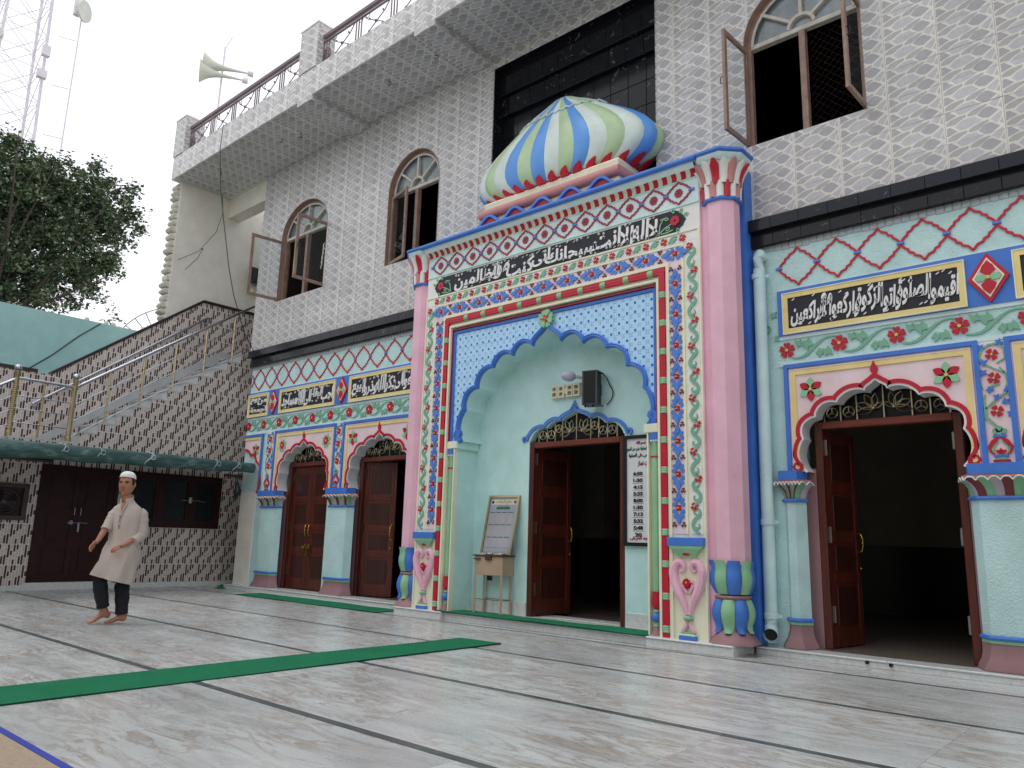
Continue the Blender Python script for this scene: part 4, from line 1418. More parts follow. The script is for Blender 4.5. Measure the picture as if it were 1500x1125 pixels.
window(*WIN[1], 14, None, (-1,), lab='arched window with its left casement ajar')
window(*WIN[2], 93, 88, (1,), lab='arched window with both casements open and a wire mesh on the right')
tg = MB()
for k in range(5):
    tg.tube([(-11.86 + .02 * k, 7.86, 5.95 + .09 * k), (-11.80, 7.84, 6.02 + .09 * k), (-11.84 + .015 * k, 7.85, 6.08 + .09 * k)], .012, 4)
tg.build('rope_bundle', 'cream_wall', BLD)

# ---------------------------------------------------------------- roof slab, fascia, beams, parapet
SX0 = -15.78
sb = MB()
sb.box(SX0, XR, 6.56, 8.3, 8.434, 8.58, 0)
BEAMS = [(-10.99, -10.56), (-7.93, -7.50), (-4.88, -4.45), (-1.83, -1.40)]
for a, c in BEAMS: sb.box(a, c, 6.545, 7.79, 8.335, 8.434, 0)
sb.box(SX0, XR, 6.56, 6.74, 8.58, 8.955, 0)
sb.build('roof_slab', 'stone_line', BLD)
# soffit tiles (pattern turned to lie along the wall)
def to_soffit(x, z, d=0): return (x, z, -d)
sof = stone_tile_mesh([full_rect], CELLS, to_soffit).mesh('soffit_tile', STONE_M)
soe = MB()
bays_x = [(SX0, BEAMS[0][0]), (BEAMS[0][1], BEAMS[1][0]), (BEAMS[1][1], BEAMS[2][0]), (BEAMS[2][1], BEAMS[3][0]), (BEAMS[3][1], XR)]
def soffit_fill(x0, x1, y0, y1, zc):
    y = y0
    while y < y1 - .01:
        x = x0
        while x < x1 - .01:
            if x + TW <= x1 + 1e-4 and y + TH <= y1 + 1e-4:
                put('soffit_tile', sof, BLD, (x, y, zc))
            else:
                cx1, cy1 = min(x + TW, x1), min(y + TH, y1)
                r = [(x + .0008, y + .0008), (cx1 - .0008, y + .0008), (cx1 - .0008, cy1 - .0008), (x + .0008, cy1 - .0008)]
                cs = [(mi, clip_rect([(q[0] + x, q[1] + y) for q in c], x, cx1, y, cy1)) for mi, c in CELLS]
                t_ = stone_tile_mesh([r], [c for c in cs if len(c[1]) > 2], lambda a, c, d=0: (a, c, zc - d))
                soe.add(t_.v, t_.f, t_.m)
            x += TW
        y += TH
for a, c in bays_x: soffit_fill(a, c, 6.57, 7.795, 8.4335)
for a, c in BEAMS: soffit_fill(a + .002, c - .002, 6.55, 7.79, 8.3345)
# beam cheeks
for a, c in BEAMS:
    for x, sgn in ((a - .0006, -1), (c + .0006, 1)):
        y = 6.56
        while y < 7.78:
            y1 = min(y + TW, 7.79)
            cs = [(mi, clip_rect([(q[0] + y, q[1] + 8.336) for q in cc], y, y1, 8.337, 8.432)) for mi, cc in CELLS]
            for mi, p in cs:
                if len(p) > 2: soe.add([(x + sgn * .001, q[0], q[1]) for q in p], [list(range(len(p)))], mi)
            y += TW
tag(soe.build('soffit_cut_tile', STONE_M, BLD), kind='stuff')
# fascia tiles, two courses
FH = .255
fcells = [(mi, clip_rect(list(c), 0.003, TW - .003, .002, FH - .002)) for mi, c in CELLS]
fme = stone_tile_mesh([[(0.0008, 0.0008), (TW - .0008, .0008), (TW - .0008, FH - .0008), (.0008, FH - .0008)]], [c for c in fcells if len(c[1]) > 2]).mesh('fascia_tile', STONE_M)
x = SX0
while x < XR - .2:
    for z in (8.44, 8.697):
        put('fascia_tile', fme, BLD, (x, 6.5585, z))
    x += TW
bf = MB()
for a, c in BEAMS:
    cs = [(mi, clip_rect([(q[0] + a, q[1] + 8.336) for q in cc], a, c, 8.337, 8.436)) for mi, cc in CELLS]
    for mi, p in cs:
        if len(p) > 2: bf.add([(q[0], 6.5435, q[1]) for q in p], [list(range(len(p)))], mi)
tag(bf.build('beam_end_tile', STONE_M, BLD), kind='stuff')
# parapet posts clad in the same tile
def post(x0, x1, y0, y1, z0, z1):
    P = MB(); P.box(x0, x1, y0, y1, z0, z1, 4)
    P.box(x0 - .012, x1 + .012, y0 - .012, y1 + .012, z1, z1 + .03, 4)
    z = z0
    while z < z1 - .01:
        for face in (0, 1, 2):
            W0, W1 = (x0, x1) if face == 0 else (y0, y1)
            u = W0
            while u < W1 - .01:
                u1 = min(u + TW, W1); zz1 = min(z + TH, z1)
                for mi, c in CELLS:
                    p = clip_rect([(q[0] + u, q[1] + z) for q in c], u, u1, z, zz1)
                    if len(p) < 3: continue
                    if face == 0: P.add([(q[0], y0 - .0015, q[1]) for q in p], [list(range(len(p)))], mi)
                    elif face == 1: P.add([(x1 + .0015, q[0], q[1]) for q in p], [list(range(len(p)))], mi)
                    else: P.add([(x0 - .0015, q[0], q[1]) for q in p], [list(range(len(p)))], mi)
                u += TW
        z += TH
    P.build('parapet_post', STONE_M, BLD)
post(SX0 - .03, -15.36, 6.54, 6.96, 8.96, 9.80)
post(-11.04, -10.52, 6.54, 6.90, 8.96, 9.80)
post(-6.0, -5.5, 6.54, 6.90, 8.96, 9.80)
post(-1.2, -.7, 6.54, 6.90, 8.96, 9.80)
def railing(x0, x1, y):
    R_ = MB()
    R_.box(x0, x1, y - .03, y + .03, 9.535, 9.595, 0)
    R_.box(x0, x1, y - .015, y + .015, 9.45, 9.475, 0); R_.box(x0, x1, y - .015, y + .015, 8.965, 8.985, 0)
    o = R_.build('railing', 'railing_brown', BLD)
    n = max(1, round((x1 - x0) / .92)); L = (x1 - x0) / n
    b_ = MB()
    for q in (.0, .07, .14):
        b_.tube([(q, 0, -.50), (q, 0, .03)], .0125, 5)
    zb, zt = -.48, 0.0
    A, B_ = .18, L - .04
    mid = ((A + B_) / 2, 0, (zb + zt) / 2)
    for s in (1, -1):
        za, ze = (zb, zt) if s > 0 else (zt, zb)
        b_.tube([(A, .0, za), (A + (B_ - A) * .2, .01 * s, za + (ze - za) * .26), (mid[0], .01 * s, mid[2]), (B_ - (B_ - A) * .2, .01 * s, ze - (ze - za) * .26), (B_, 0, ze)], .009, 5)
        for t in (.25, .75):
            b_.sphere((A + (B_ - A) * t, 0, za + (ze - za) * (t + .01)), .018, 0, 6)
    b_.sphere(mid, .028, 0, 6)
    for sx in (A - .06, A + .12):
        b_.tube([(sx + .05 * math.cos(t), 0, -.03 + .05 * math.sin(t)) for t in [PI * 2 * i / 8 for i in range(8)]], .007, 4, closed=True)
    me = b_.mesh('railing_panel', ['railing_brown'])
    for k in range(n):
        put('railing_panel', me, o, (x0 + .02 + k * L, y, 9.46))
    c_ = MB()
    for s in (x0 + .06, x1 - .1):
        for r in (.16, .10, .05):
            c_.tube([(s + .02 + r * .7 * math.cos(t), y + .02, 9.18 + r * math.sin(t)) for t in [PI * 2 * i / 12 for i in range(12)]], .011, 5, closed=True)
    c_.build_apart('railing_scroll', 'railing_brown', o)
railing(-15.36, -11.04, 6.68); railing(-10.52, -6.0, 6.68); railing(-5.5, -1.2, 6.68); railing(-.7, XR, 6.68)
# return railing along the end
re_ = MB()
re_.box(-15.64, -15.58, 6.96, 10, 9.535, 9.595); 
for k in range(20): re_.tube([(-15.61, 7.05 + .15 * k, 8.9), (-15.61, 7.05 + .15 * k, 9.55)], .011, 5)
re_.build('end_railing', 'railing_brown', BLD)
# fan hooks left in the soffit
for hx, hy in ((-14.50, 7.0), (-11.85, 7.18), (-9.22, 7.13), (-8.1, 7.13), (-12.3, 7.05)):
    h_ = MB()
    h_.tube([(hx, hy, 8.43), (hx + .01, hy, 8.395), (hx + .05, hy, 8.38), (hx + .07, hy, 8.35), (hx + .04, hy, 8.325), (hx, hy, 8.34), (hx - .01, hy, 8.37)], .007, 5)
    h_.build('ceiling_hook', 'black', BLD)
# cream stair-head wall, its broken outer edge and the beam over the passage
cw_ = MB()
cw_.box(-15.95, -15.66, 6.74, 10.6, 3.2, 8.43, 0)
cw_.box(-15.66, -14.0, 10.4, 10.6, 4.72, 8.43, 0)
cw_.build('stair_head_wall', 'cream_wall', BLD)
bm_ = MB(); bm_.box(-15.66, -14.02, 7.86, 8.16, 7.98, 8.43, 0); bm_.build('passage_beam', 'cream_wall', BLD)
jg = MB(); rj = random.Random(4)
z = 4.5
while z < 8.38:
    h_ = .10 + .06 * rj.random()
    d = .07 + .07 * rj.random()
    jg.loft([[( -15.96, 6.74, zz), (-15.68, 6.74, zz), (-15.70, 6.74 - dd, zz), (-15.94, 6.74 - dd * .9, zz)] for zz, dd in ((z, .03), (z + .02, d * .8), (z + h_ * .45, d), (z + h_ * .85, d * .7), (z + h_, .02))], 0)
    z += h_ + .012
jg.build('broken_edge', 'rough_plaster', BLD)
bx = MB(); bx.bbox(-15.655, -15.52, 8.46, 8.74, 6.62, 6.98, 0, .01)
bx.box(-15.53, -15.50, 8.48, 8.72, 6.64, 6.96, 1)
bx.build('meter_box', ['brown_metal', 'shade_glass'], BLD)
b2x = MB(); b2x.box(-15.66, -15.6, 8.58, 8.72, 6.38, 6.50, 0); b2x.build('socket_box', 'cream_plastic', BLD)
# ================================================================== ENTRANCE PORTAL
PC = -5.945
POR = thing('entrance_portal', (PC, 7.5, 0), 'tall painted entrance portal with pink columns, a cusped arch and a striped onion dome', 'portal')
YF = 7.27
ARCH = foil_arch([(1.455, 2.335), (1.405, 2.755), (1.185, 3.035), (.905, 3.285), (.565, 3.405), (.225, 3.485)], (0, 3.715), [.075, .095, .095, .095, .10], 9)
AX = PC + .045
arch = mirror(ARCH, AX)
S = MB()
poly = [(PC - 2.205, .10), (PC - 2.205, 5.20), (PC + 2.205, 5.20), (PC + 2.205, .10), (PC + 1.51, .10), (PC + 1.51, 2.235), (PC + 1.50, 2.335)] + list(reversed(arch)) + [(PC - 1.50, 2.335), (PC - 1.51, 2.235), (PC - 1.51, .10)]
S.prism(poly, YF + .06, 7.72, 0, side=lambda i: 1 if i > 3 else 0)
S.box(PC - 2.209, PC - 2.195, YF + .003, 7.75, .106, 5.2, 2); S.box(PC + 2.195, PC + 2.209, YF + .003, 7.75, .106, 5.2, 2)
S.box(PC - 2.2, PC + 2.2, 7.68, 7.86, 3.9, 5.2, 0)
slab = S.build('portal_wall', ['cream', 'niche_mint', 'pink_column'], POR)
# outer face, stepping back towards the arch
O = MB()
O.prism([(PC - 2.205, .10), (PC - 2.205, 5.2), (PC + 2.205, 5.2), (PC + 2.205, .10), (PC + 1.65, .10), (PC + 1.65, 3.945), (PC - 1.65, 3.945), (PC - 1.65, .10)], YF, YF + .061, 0)
O.build('portal_face', 'cream', POR)
nb = MB(); NA_ = -5.745
nb.box(PC - 1.62, NA_ - .80, 7.70, 7.87, .10, 3.9, 0)
e1 = foil_arch([(.725, 2.325), (.455, 2.475), (.21, 2.555)], (0, 2.665), [.06, .04])
NA = -5.745
outl = mirror(e1, NA)
nb.prism([(PC - 1.62, 2.32), (PC - 1.62, 3.9), (PC + 1.62, 3.9), (PC + 1.62, 2.32)][:0] or [(NA - .80, 2.325), (NA - .80, 3.9), (PC + 1.62, 3.9), (PC + 1.62, 2.325)] + list(reversed(outl)), 7.703, 7.87, 0)
nb.box(NA + .74, PC + 1.62, 7.70, 7.87, .10, 2.33, 0)
nb.box(PC - 1.62, NA - .74, 7.702, 7.87, .10, 2.33, 0)
nb.build('niche_wall', 'niche_mint', POR)
sk = MB()
for a, c in ((PC - 1.505, NA - .745), (NA + .745, PC + 1.505)):
    x = a
    while x < c - .02:
        e = min(c, x + .42); sk.bbox(x + .001, e - .001, 7.685, 7.705, .10, .265, 0, .003); x = e
sk.build_apart('skirting', 'marble_step', POR)
# marble base of the portal
for a, c, yf, zt in ((PC - 2.47, PC - 1.54, 7.16, .105), (PC + 1.54, PC + 2.50, 7.155, .105), (PC - 1.539, PC + 1.539, 7.22, .10)):
    b_ = MB(); b_.bbox(a, c, yf + .012, 7.8, 0, zt - .022, 0, .004); b_.bbox(a, c, yf, 7.8, zt - .0215, zt, 0, .008); b_.build('marble_plinth', 'marble_step', POR)
# blue printed tile field of the spandrels
TZ1, TX = 3.86, 1.60
fld = [(PC - TX, 2.335), (PC - TX, TZ1), (PC + TX, TZ1), (PC + TX, 2.335)]
bt = MB(); bt.prism(fld + list(reversed(arch)), YF + .045, YF + .062, 0); bto = bt.build('tile_backing', 'blue_light', POR)
# individual 22 cm tiles, cut along the arch, merged only where narrower than a tile
def above_arch(x):
    r = abs(x - AX); best = 2.335
    for i in range(len(ARCH) - 1):
        a, c = ARCH[i], ARCH[i + 1]
        lo, hi = min(a[0], c[0]), max(a[0], c[0])
        if lo <= r <= hi and hi > lo:
            best = max(best, a[1] + (r - a[0]) / (c[0] - a[0]) * (c[1] - a[1]))
    return best + .02 if r < 1.5 else 2.335
TS = .22; nxt = int(2 * TX / TS) + 1
for i in range(nxt):
    for j in range(8):
        xa = PC - TX + i * TS + .0; xb = min(xa + TS, PC + TX)
        zb_ = TZ1 - (j + 1) * TS; za_ = TZ1 - j * TS
        if xb - xa < .02: continue
        colz = [(xa + (xb - xa) * q / 6, above_arch(xa + (xb - xa) * q / 6)) for q in range(7)]
        if min(c[1] for c in colz) > za_ - .01: continue
        b_ = MB()
        if max(c[1] for c in colz) <= zb_:
            b_.bbox(xa + .001, xb - .001, YF + .038, YF + .046, zb_ + .001, za_ - .001, 0, .002)
        else:
            for q in range(6):
                (u0, w0), (u1, w1) = colz[q], colz[q + 1]
                w0, w1 = max(w0, zb_ + .001), max(w1, zb_ + .001)
                if min(w0, w1) >= za_ - .003: continue
                w0, w1 = min(w0, za_ - .001), min(w1, za_ - .001)
                b_.add([(u0, YF + .038, w0), (u1, YF + .038, w1), (u1, YF + .038, za_ - .001), (u0, YF + .038, za_ - .001)], [(0, 1, 2, 3)])
        if b_.v:
            ox, oz = PC - TX + .08, TZ1 - .03 - .055
            me_ = MB(); me_.v = [(x - ox + .055, y, z - oz + .055) for x, y, z in b_.v]; me_.f = b_.f; me_.m = b_.m; me_.sm = b_.sm
            put('printed_tile', me_.mesh('printed_tile', ['printed_tile']), bto, (ox - .055, 0, oz - .055))
# blue tube along the arch, with curls at the springing
A = MB()
A.ribbon(arch, .050, YF + .008, YF + .062, 0, off=.026)
for o_, r_ in ((.016, .012), (.040, .012)):
    off = []
    for i, p in enumerate(arch):
        a = arch[max(i - 1, 0)]; c = arch[min(i + 1, len(arch) - 1)]
        dx, dz = c[0] - a[0], c[1] - a[1]; l = math.hypot(dx, dz) or 1
        off.append((p[0] - dz / l * o_, YF + .008, p[1] + dx / l * o_))
    A.tube(off, r_, 6, 0)
for s in (-1, 1):
    sp_ = spiral(AX + s * 1.515, 2.43, .07, -PI / 2, 1.1, s)
    A.ribbon(sp_, [.045 - .022 * i / 14 for i in range(15)], YF, YF + .06, 0)
    A.ribbon([(AX + s * 1.46, 2.34), (AX + s * 1.52, 2.355), (AX + s * 1.58, 2.35)], [.03, .05, .03], YF + .004, YF + .06, 0)
A.build('arch_trim', 'blue', POR)
# rosette at the apex
ro = MB()
for k in range(8):
    ro.prism(round_petal(AX, 3.80, PI / 8 + k * PI / 4, .12, .036), YF - .008 - .012 * (k % 2), YF + .04, 0)
flower(ro, AX, 3.80, .045, YF - .01, 4, .4, 1, 2)
ro.build('rosette', ['green_pale', 'red', 'brass_yellow'], POR)
# stepped frame: blue fillet, dark red line, cream, red tube with green ties
Fm = MB()
def uframe(mb, d, w_, z_top, y0, y1, mi, zb=2.335):
    mb.ribbon([(PC - d, zb), (PC - d, z_top), (PC + d, z_top), (PC + d, zb)], w_, y0, y1, mi)
uframe(Fm, 1.612, .040, 3.882, YF + .020, YF + .062, 0)
uframe(Fm, 1.640, .016, 3.915, YF - .004, YF + .05, 1)
uframe(Fm, 1.672, .030, 3.965, YF - .024, YF + .03, 2, zb=.105)
uframe(Fm, 1.797, .040, 4.125, YF - .022, YF + .002, 2, zb=.105)
uframe(Fm, 1.985, .026, 4.325, YF - .014, YF + .002, 2, zb=1.15)
uframe(Fm, 2.190, .022, 4.47, YF - .014, YF + .002, 2, zb=.105)
Fm.build('frame_moulding', ['blue', 'dark_red', 'cream'], POR)
tb = MB()
R0 = 1.735; ZT = 4.052
tb.tube([(PC - R0, YF + .0, .105), (PC - R0, YF + .0, ZT)], .040, 10, 0); tb.tube([(PC + R0, YF, .105), (PC + R0, YF, ZT)], .040, 10, 0)
tb.tube([(PC - R0 - .04, YF, ZT), (PC + R0 + .04, YF, ZT)], .040, 10, 0)
tb.box(PC - R0 - .036, PC - R0 + .036, YF - .036, YF, .105, ZT + .036, 0); tb.box(PC + R0 - .036, PC + R0 + .036, YF - .036, YF, .105, ZT + .036, 0)
tb.box(PC - R0 - .036, PC + R0 + .036, YF - .0365, YF, ZT - .036, ZT + .0362, 0)
tbo = tb.build('red_tube', 'red', POR)
def tie_mesh(vert):
    b_ = MB()
    for q in (-.022, 0, .022):
        if vert: b_.tube([(0, 0, q - .013), (0, 0, q), (0, 0, q + .013)], [.045, .050, .045], 10)
        else: b_.tube([(q - .013, 0, 0), (q, 0, 0), (q + .013, 0, 0)], [.045, .050, .045], 10)
    return b_.mesh('tube_tie', ['green_pale'])
tv, th = tie_mesh(True), tie_mesh(False)
for k in range(12):
    z = 3.773 - k * .326
    if z < .15: break
    for s in (-1, 1): put('tube_tie', tv, tbo, (PC + s * R0, YF - .004, z))
for k in range(-5, 6):
    x = PC + k * .327 - .05 + (.0)
    if abs(x - PC) < R0 - .06: put('tube_tie', th, tbo, (x, YF - .004, ZT))
# arabesque band: blue interlaced fleurs with red flowers
def fleur(b_, vert=False):
    def T(x, z): return (z, x) if vert else (x, z)
    y = 0
    for s in (-1, 1):
        b_.prism([T(s * .075, 0), T(s * .095, .022), T(s * .132, .028), T(s * .176, 0), T(s * .132, -.028), T(s * .095, -.022)], -.018, y, 0)
        for t in (-1, 1):
            sh = [(.074, .0), (.044, .020), (.018, .038), (.010, .052), (.022, .070), (.046, .074), (.056, .062), (.046, .052), (.060, .046), (.074, .058), (.094, .066), (.108, .052), (.100, .038), (.120, .032), (.135, .018), (.130, .0)]
            b_.prism([T(s * a_, t * c_) for a_, c_ in sh], -.013, y, 0)
    for k in range(4):
        b_.prism(round_petal(0, 0, PI / 4 + k * PI / 2, .032, .016), -.02, y, 1)
    b_.prism(disc(0, 0, .008, 6), -.026, y, 2)
def trefoil(b_, up):
    for a in (PI / 2, PI / 2 + 2.0, PI / 2 - 2.0):
        b_.prism(round_petal(0, 0, a if up else -a, .030, .015), -.013, 0, 0)
fh = motif_mesh('arabesque', lambda b_: fleur(b_), ['blue_light', 'red', 'brass_yellow'])
fv = motif_mesh('arabesque', lambda b_: fleur(b_, True), ['blue_light', 'red', 'brass_yellow'])
tU = motif_mesh('trefoil', lambda b_: trefoil(b_, True), ['maroon'])
tD = motif_mesh('trefoil', lambda b_: trefoil(b_, False), ['maroon'])
bandg = MB()
bandg.prism([(PC - 1.972, 1.15), (PC - 1.972, 4.312), (PC + 1.972, 4.312), (PC + 1.972, 1.15), (PC + 1.817, 1.15), (PC + 1.817, 4.148), (PC - 1.817, 4.148), (PC - 1.817, 1.15)], YF - .006, YF, 0)
bgo = bandg.build('arabesque_band', 'pink_panel', POR)
BX, BZ = 1.895, 4.230
nfl = 10
pit = 2 * BX / nfl
for k in range(nfl + 1):
    x = PC - BX + k * pit
    put('arabesque', fh, bgo, (x, YF - .006, BZ))
    if k < nfl:
        put('trefoil', tD, bgo, (x + pit / 2, YF - .006, BZ + .058)); put('trefoil', tU, bgo, (x + pit / 2, YF - .006, BZ - .058))
for k in range(1, 9):
    z = BZ - k * .3515
    if z < 1.25: break
    for s in (-1, 1):
        put('arabesque', fv, bgo, (PC + s * BX, YF - .006, z))
for k in range(0, 9):
    z = BZ - (k + .5) * .3515
    if z < 1.2: break
    for s in (-1, 1):
        put('trefoil', tU, bgo, (PC + s * BX - .056, YF - .006, z)); put('trefoil', tU, bgo, (PC + s * BX + .056, YF - .006, z))
# flower row under the inscription
rowf = motif_mesh('small_flower', lambda b_: flower(b_, 0, 0, .043, 0, 4, .5, 0, 1, .012, .5), FLOWER_M)
def sprig(b_):
    b_.ribbon(bez((-.06, -.035), (-.02, .02), (.0, .05), (.055, .03), 5), [.012, .02, .026, .022, .016, .01], -.012, 0, 0)
    b_.prism([(x * .07 - .02, z * .07 + .0) for x, z in LEAF], -.013, 0, 0)
    b_.prism([(.02 - x * .06, -.012 - z * .06) for x, z in LEAF], -.013, 0, 0)
sp_me = motif_mesh('small_sprig', sprig, ['vine_green'])
rb = MB(); rb.box(PC - 2.18, PC + 2.18, YF - .005, YF, 4.348, 4.445, 0); rbo = rb.build('flower_band', 'ivory', POR)
n = 17; pit2 = 2 * 1.99 / n
for k in range(n + 1):
    x = PC - 1.99 + k * pit2
    put('small_flower', rowf, rbo, (x, YF - .005, 4.397))
    if k < n: put('small_sprig', sp_me, rbo, (x + pit2 / 2, YF - .005, 4.395))
# climbing scrolls on the outer strips
def scroll(b_, s):
    pts = bez((.03 * s, -.13), (-.06 * s, -.10), (-.065 * s, -.02), (-.01 * s, .02), 7) + bez((-.01 * s, .02), (.05 * s, .05), (.05 * s, .10), (.01 * s, .125), 6)[1:]
    b_.ribbon(pts, [.010 + .026 * math.sin(PI * (.1 + .8 * i / 13)) for i in range(len(pts))], -.013, 0, 0)
    b_.ribbon(bez((-.045 * s, -.06), (.0, -.10), (.05 * s, -.07), (.02 * s, -.03), 6), [.02, .026, .026, .022, .018, .014, .01], -.012, 0, 0)
    b_.ribbon(bez((.02 * s, .05), (-.03 * s, .06), (-.05 * s, .10), (-.03 * s, .12), 5), [.02, .022, .02, .016, .012, .008], -.012, 0, 0)
sc_me = [motif_mesh('scroll', lambda b_: scroll(b_, 1), ['vine_green']), motif_mesh('scroll', lambda b_: scroll(b_, -1), ['vine_green'])]
for s in (-1, 1):
    vb = MB(); a, c = sorted((PC + s * 2.03, PC + s * 2.17)); vb.box(a, c, YF - .005, YF, 1.15, 4.345, 0); vo = vb.build('scroll_band', 'ivory', POR)
    xx = PC + s * 2.10
    for k in range(12):
        z = 4.28 - k * .285
        if z < 1.2: break
        put('small_flower', rowf, vo, (xx + .025 * (1 if k % 2 else -1), YF - .005, z))
        if z - .14 > 1.2: put('scroll', sc_me[k % 2], vo, (xx, YF - .005, z - .143))
# inscription
ins = MB()
ZL, ZH = 4.472, 4.752; ZM = (ZL + ZH) / 2
lob = [(0, 0), (.028, .035), (.035, .062), (.075, .085), (.09, .115), (.15, .14)]
pl = [(-7.995 + x, ZM + z) for x, z in lob]; pr = [(-3.905 - x, ZM + z) for x, z in reversed(lob)]
plb = [(x, 2 * ZM - z) for x, z in reversed(pl[1:])]; prb = [(x, 2 * ZM - z) for x, z in reversed(pr[:-1])]
poly = pl + pr + prb + plb
ins.prism(poly, YF - .010, YF, 0)
iv = MB(); iv.box(PC - 2.2, PC + 2.2, YF - .004, YF + .001, 4.455, 4.775, 0); iv.build('ivory_ground', 'ivory', POR)
io = ins.build('inscription_panel', 'calligraphy_black', POR)
tx = MB()
calligraphy(tx, 'لا اله الا انت سبحانك انى كنت من الظالمين'.split(), -7.58, -4.27, ZL + .008, ZH - .01, YF - .022, .012, seed=12, offset=.024)
tx.build_apart('lettering', 'white_letter', io)
for s, ex in ((-1, -7.86), (1, -4.04)):
    rs = MB()
    for k in range(5): rs.prism(round_petal(ex, ZM + .01, k * 2 * PI / 5 + .3, .058, .033), YF - .022, YF - .008, 0)
    rs.ribbon([(ex - s * .20, ZM - .10), (ex - s * .13, ZM - .05), (ex - s * .05, ZM - .02)], .012, YF - .018, YF - .008, 1)
    rs.ribbon([(ex - s * .21, ZM - .12), (ex - s * .19, ZM), (ex - s * .14, ZM + .07), (ex - s * .19, ZM + .06)], .012, YF - .018, YF - .008, 1)
    rs.ribbon([(ex - s * .18, ZM - .11), (ex - s * .10, ZM - .11), (ex - s * .03, ZM - .095)], .012, YF - .018, YF - .008, 1)
    for dx, dz, a in ((-.06, .10, 2.2), (.02, .115, 1.5), (.085, .05, .4), (.07, -.06, -.6), (-.03, -.10, -1.8), (-.11, .05, 2.8)):
        pts = petal(ex - s * dx, ZM + dz * .9, a if s < 0 else PI - a, .055, .016, 4, 0)
        rs.ribbon(pts, .009, YF - .018, YF - .008, 1, closed=True)
    rs.build('inscription_flower', ['red', 'green_pale'], io)
# mint frieze with quatrefoils
fz = MB(); fz.box(PC - 2.2, PC + 2.2, YF - .010, YF + .001, 4.79, 5.07, 0); fz.box(PC - 2.2, PC + 2.2, YF - .018, YF, 4.775, 4.79, 1); fz.box(PC - 2.2, PC + 2.2, YF - .02, YF, 5.07, 5.082, 1)
fzo = fz.build('frieze_band', ['mint_pale', 'mint_smooth'], POR)
ql = lattice_unit(.3245, .128, .019, 0, .012).mesh('quatrefoil', ['dark_red'])
qf = motif_mesh('frieze_flower', lambda b_: flower(b_, 0, 0, .052, 0, 6, 0, 0, 0, .012, .42), ['dark_red', 'red'])
tb2 = MB(); tb2.bbox(-.024, .024, -.018, 0, -.011, .011, 0, .003); tb2.box(-.034, -.02, -.014, 0, -.017, .017); tb2.box(.02, .034, -.014, 0, -.017, .017); tme = tb2.mesh('frieze_tie', ['blue_light'])
for k in range(13):
    x = -8.045 + k * .3245
    if k < 13: put('frieze_tie', tme, fzo, (x, YF - .010, 4.938))
    if k < 12 or x + .33 < PC + 2.2:
        put('quatrefoil', ql, fzo, (x + .162, YF - .010, 4.938)); put('frieze_flower', qf, fzo, (x + .162, YF - .010, 4.938))
put('frieze_tie', tme, fzo, (-8.045 + 13 * .3245, YF - .010, 4.938))
# striped cavetto, mint fillet and blue coping
cv = MB()
prof = [(5.082, .0), (5.09, .012), (5.105, .02), (5.125, .045), (5.14, .075), (5.145, .09)]
def run(z, d): return [(PC - 2.2, YF - d, z), (PC + 2.2, YF - d, z)]
cv.loft([run(z, d) for z, d in prof], 0, closed=False)
nst = 37; pw = 4.4 / nst
for k in range(nst):
    x = PC - 2.2 + (k + .2) * pw
    cv.loft([[(x + (z - 5.08) * .5, YF - d - .004, z), (x + pw * .52 + (z - 5.08) * .5, YF - d - .004, z)] for z, d in prof], 1, closed=False)
cv.build('striped_cavetto', ['cream', 'red'], POR)
def oct_ring(cx, cy, r, z, a0=PI / 8): return [(cx + r * math.cos(a0 + k * PI / 4), cy + r * math.sin(a0 + k * PI / 4), z) for k in range(8)]
CXL, CXR, CY = -8.335, -3.555, 7.42
cn = MB()
for z0_, z1_, d0, d1, mi in ((5.145, 5.185, .09, .12, 1), (5.185, 5.215, .12, .13, 1)):
    cn.loft([run(z0_, d0), run(z1_, d1)], mi, closed=False, smooth=False)
cn.box(PC - 2.22, PC + 2.22, 7.15, 7.95, 5.213, 5.217, 1)
cn.box(PC - 2.24, PC + 2.24, 7.135, 7.86, 5.2175, 5.255, 0)
cn.tube([(PC - 2.24, 7.125, 5.24), (PC + 2.24, 7.125, 5.24)], .034, 10, 0)
cn.box(PC - 2.24, PC + 2.24, 7.12, 7.86, 5.22, 5.274, 0)
for cx in (CXL, CXR):
    cn.loft([oct_ring(cx, CY, .285, 5.145), oct_ring(cx, CY, .32, 5.185), oct_ring(cx, CY, .33, 5.216)], 1, smooth=False, cap0=True)
    cn.loft([oct_ring(cx, CY, .335, 5.2165), oct_ring(cx, CY, .357, 5.235), oct_ring(cx, CY, .357, 5.255), oct_ring(cx, CY, .33, 5.276)], 0, smooth=False, cap1=True, cap0=True)
cn.build('cornice', ['blue', 'mint_pale'], POR)
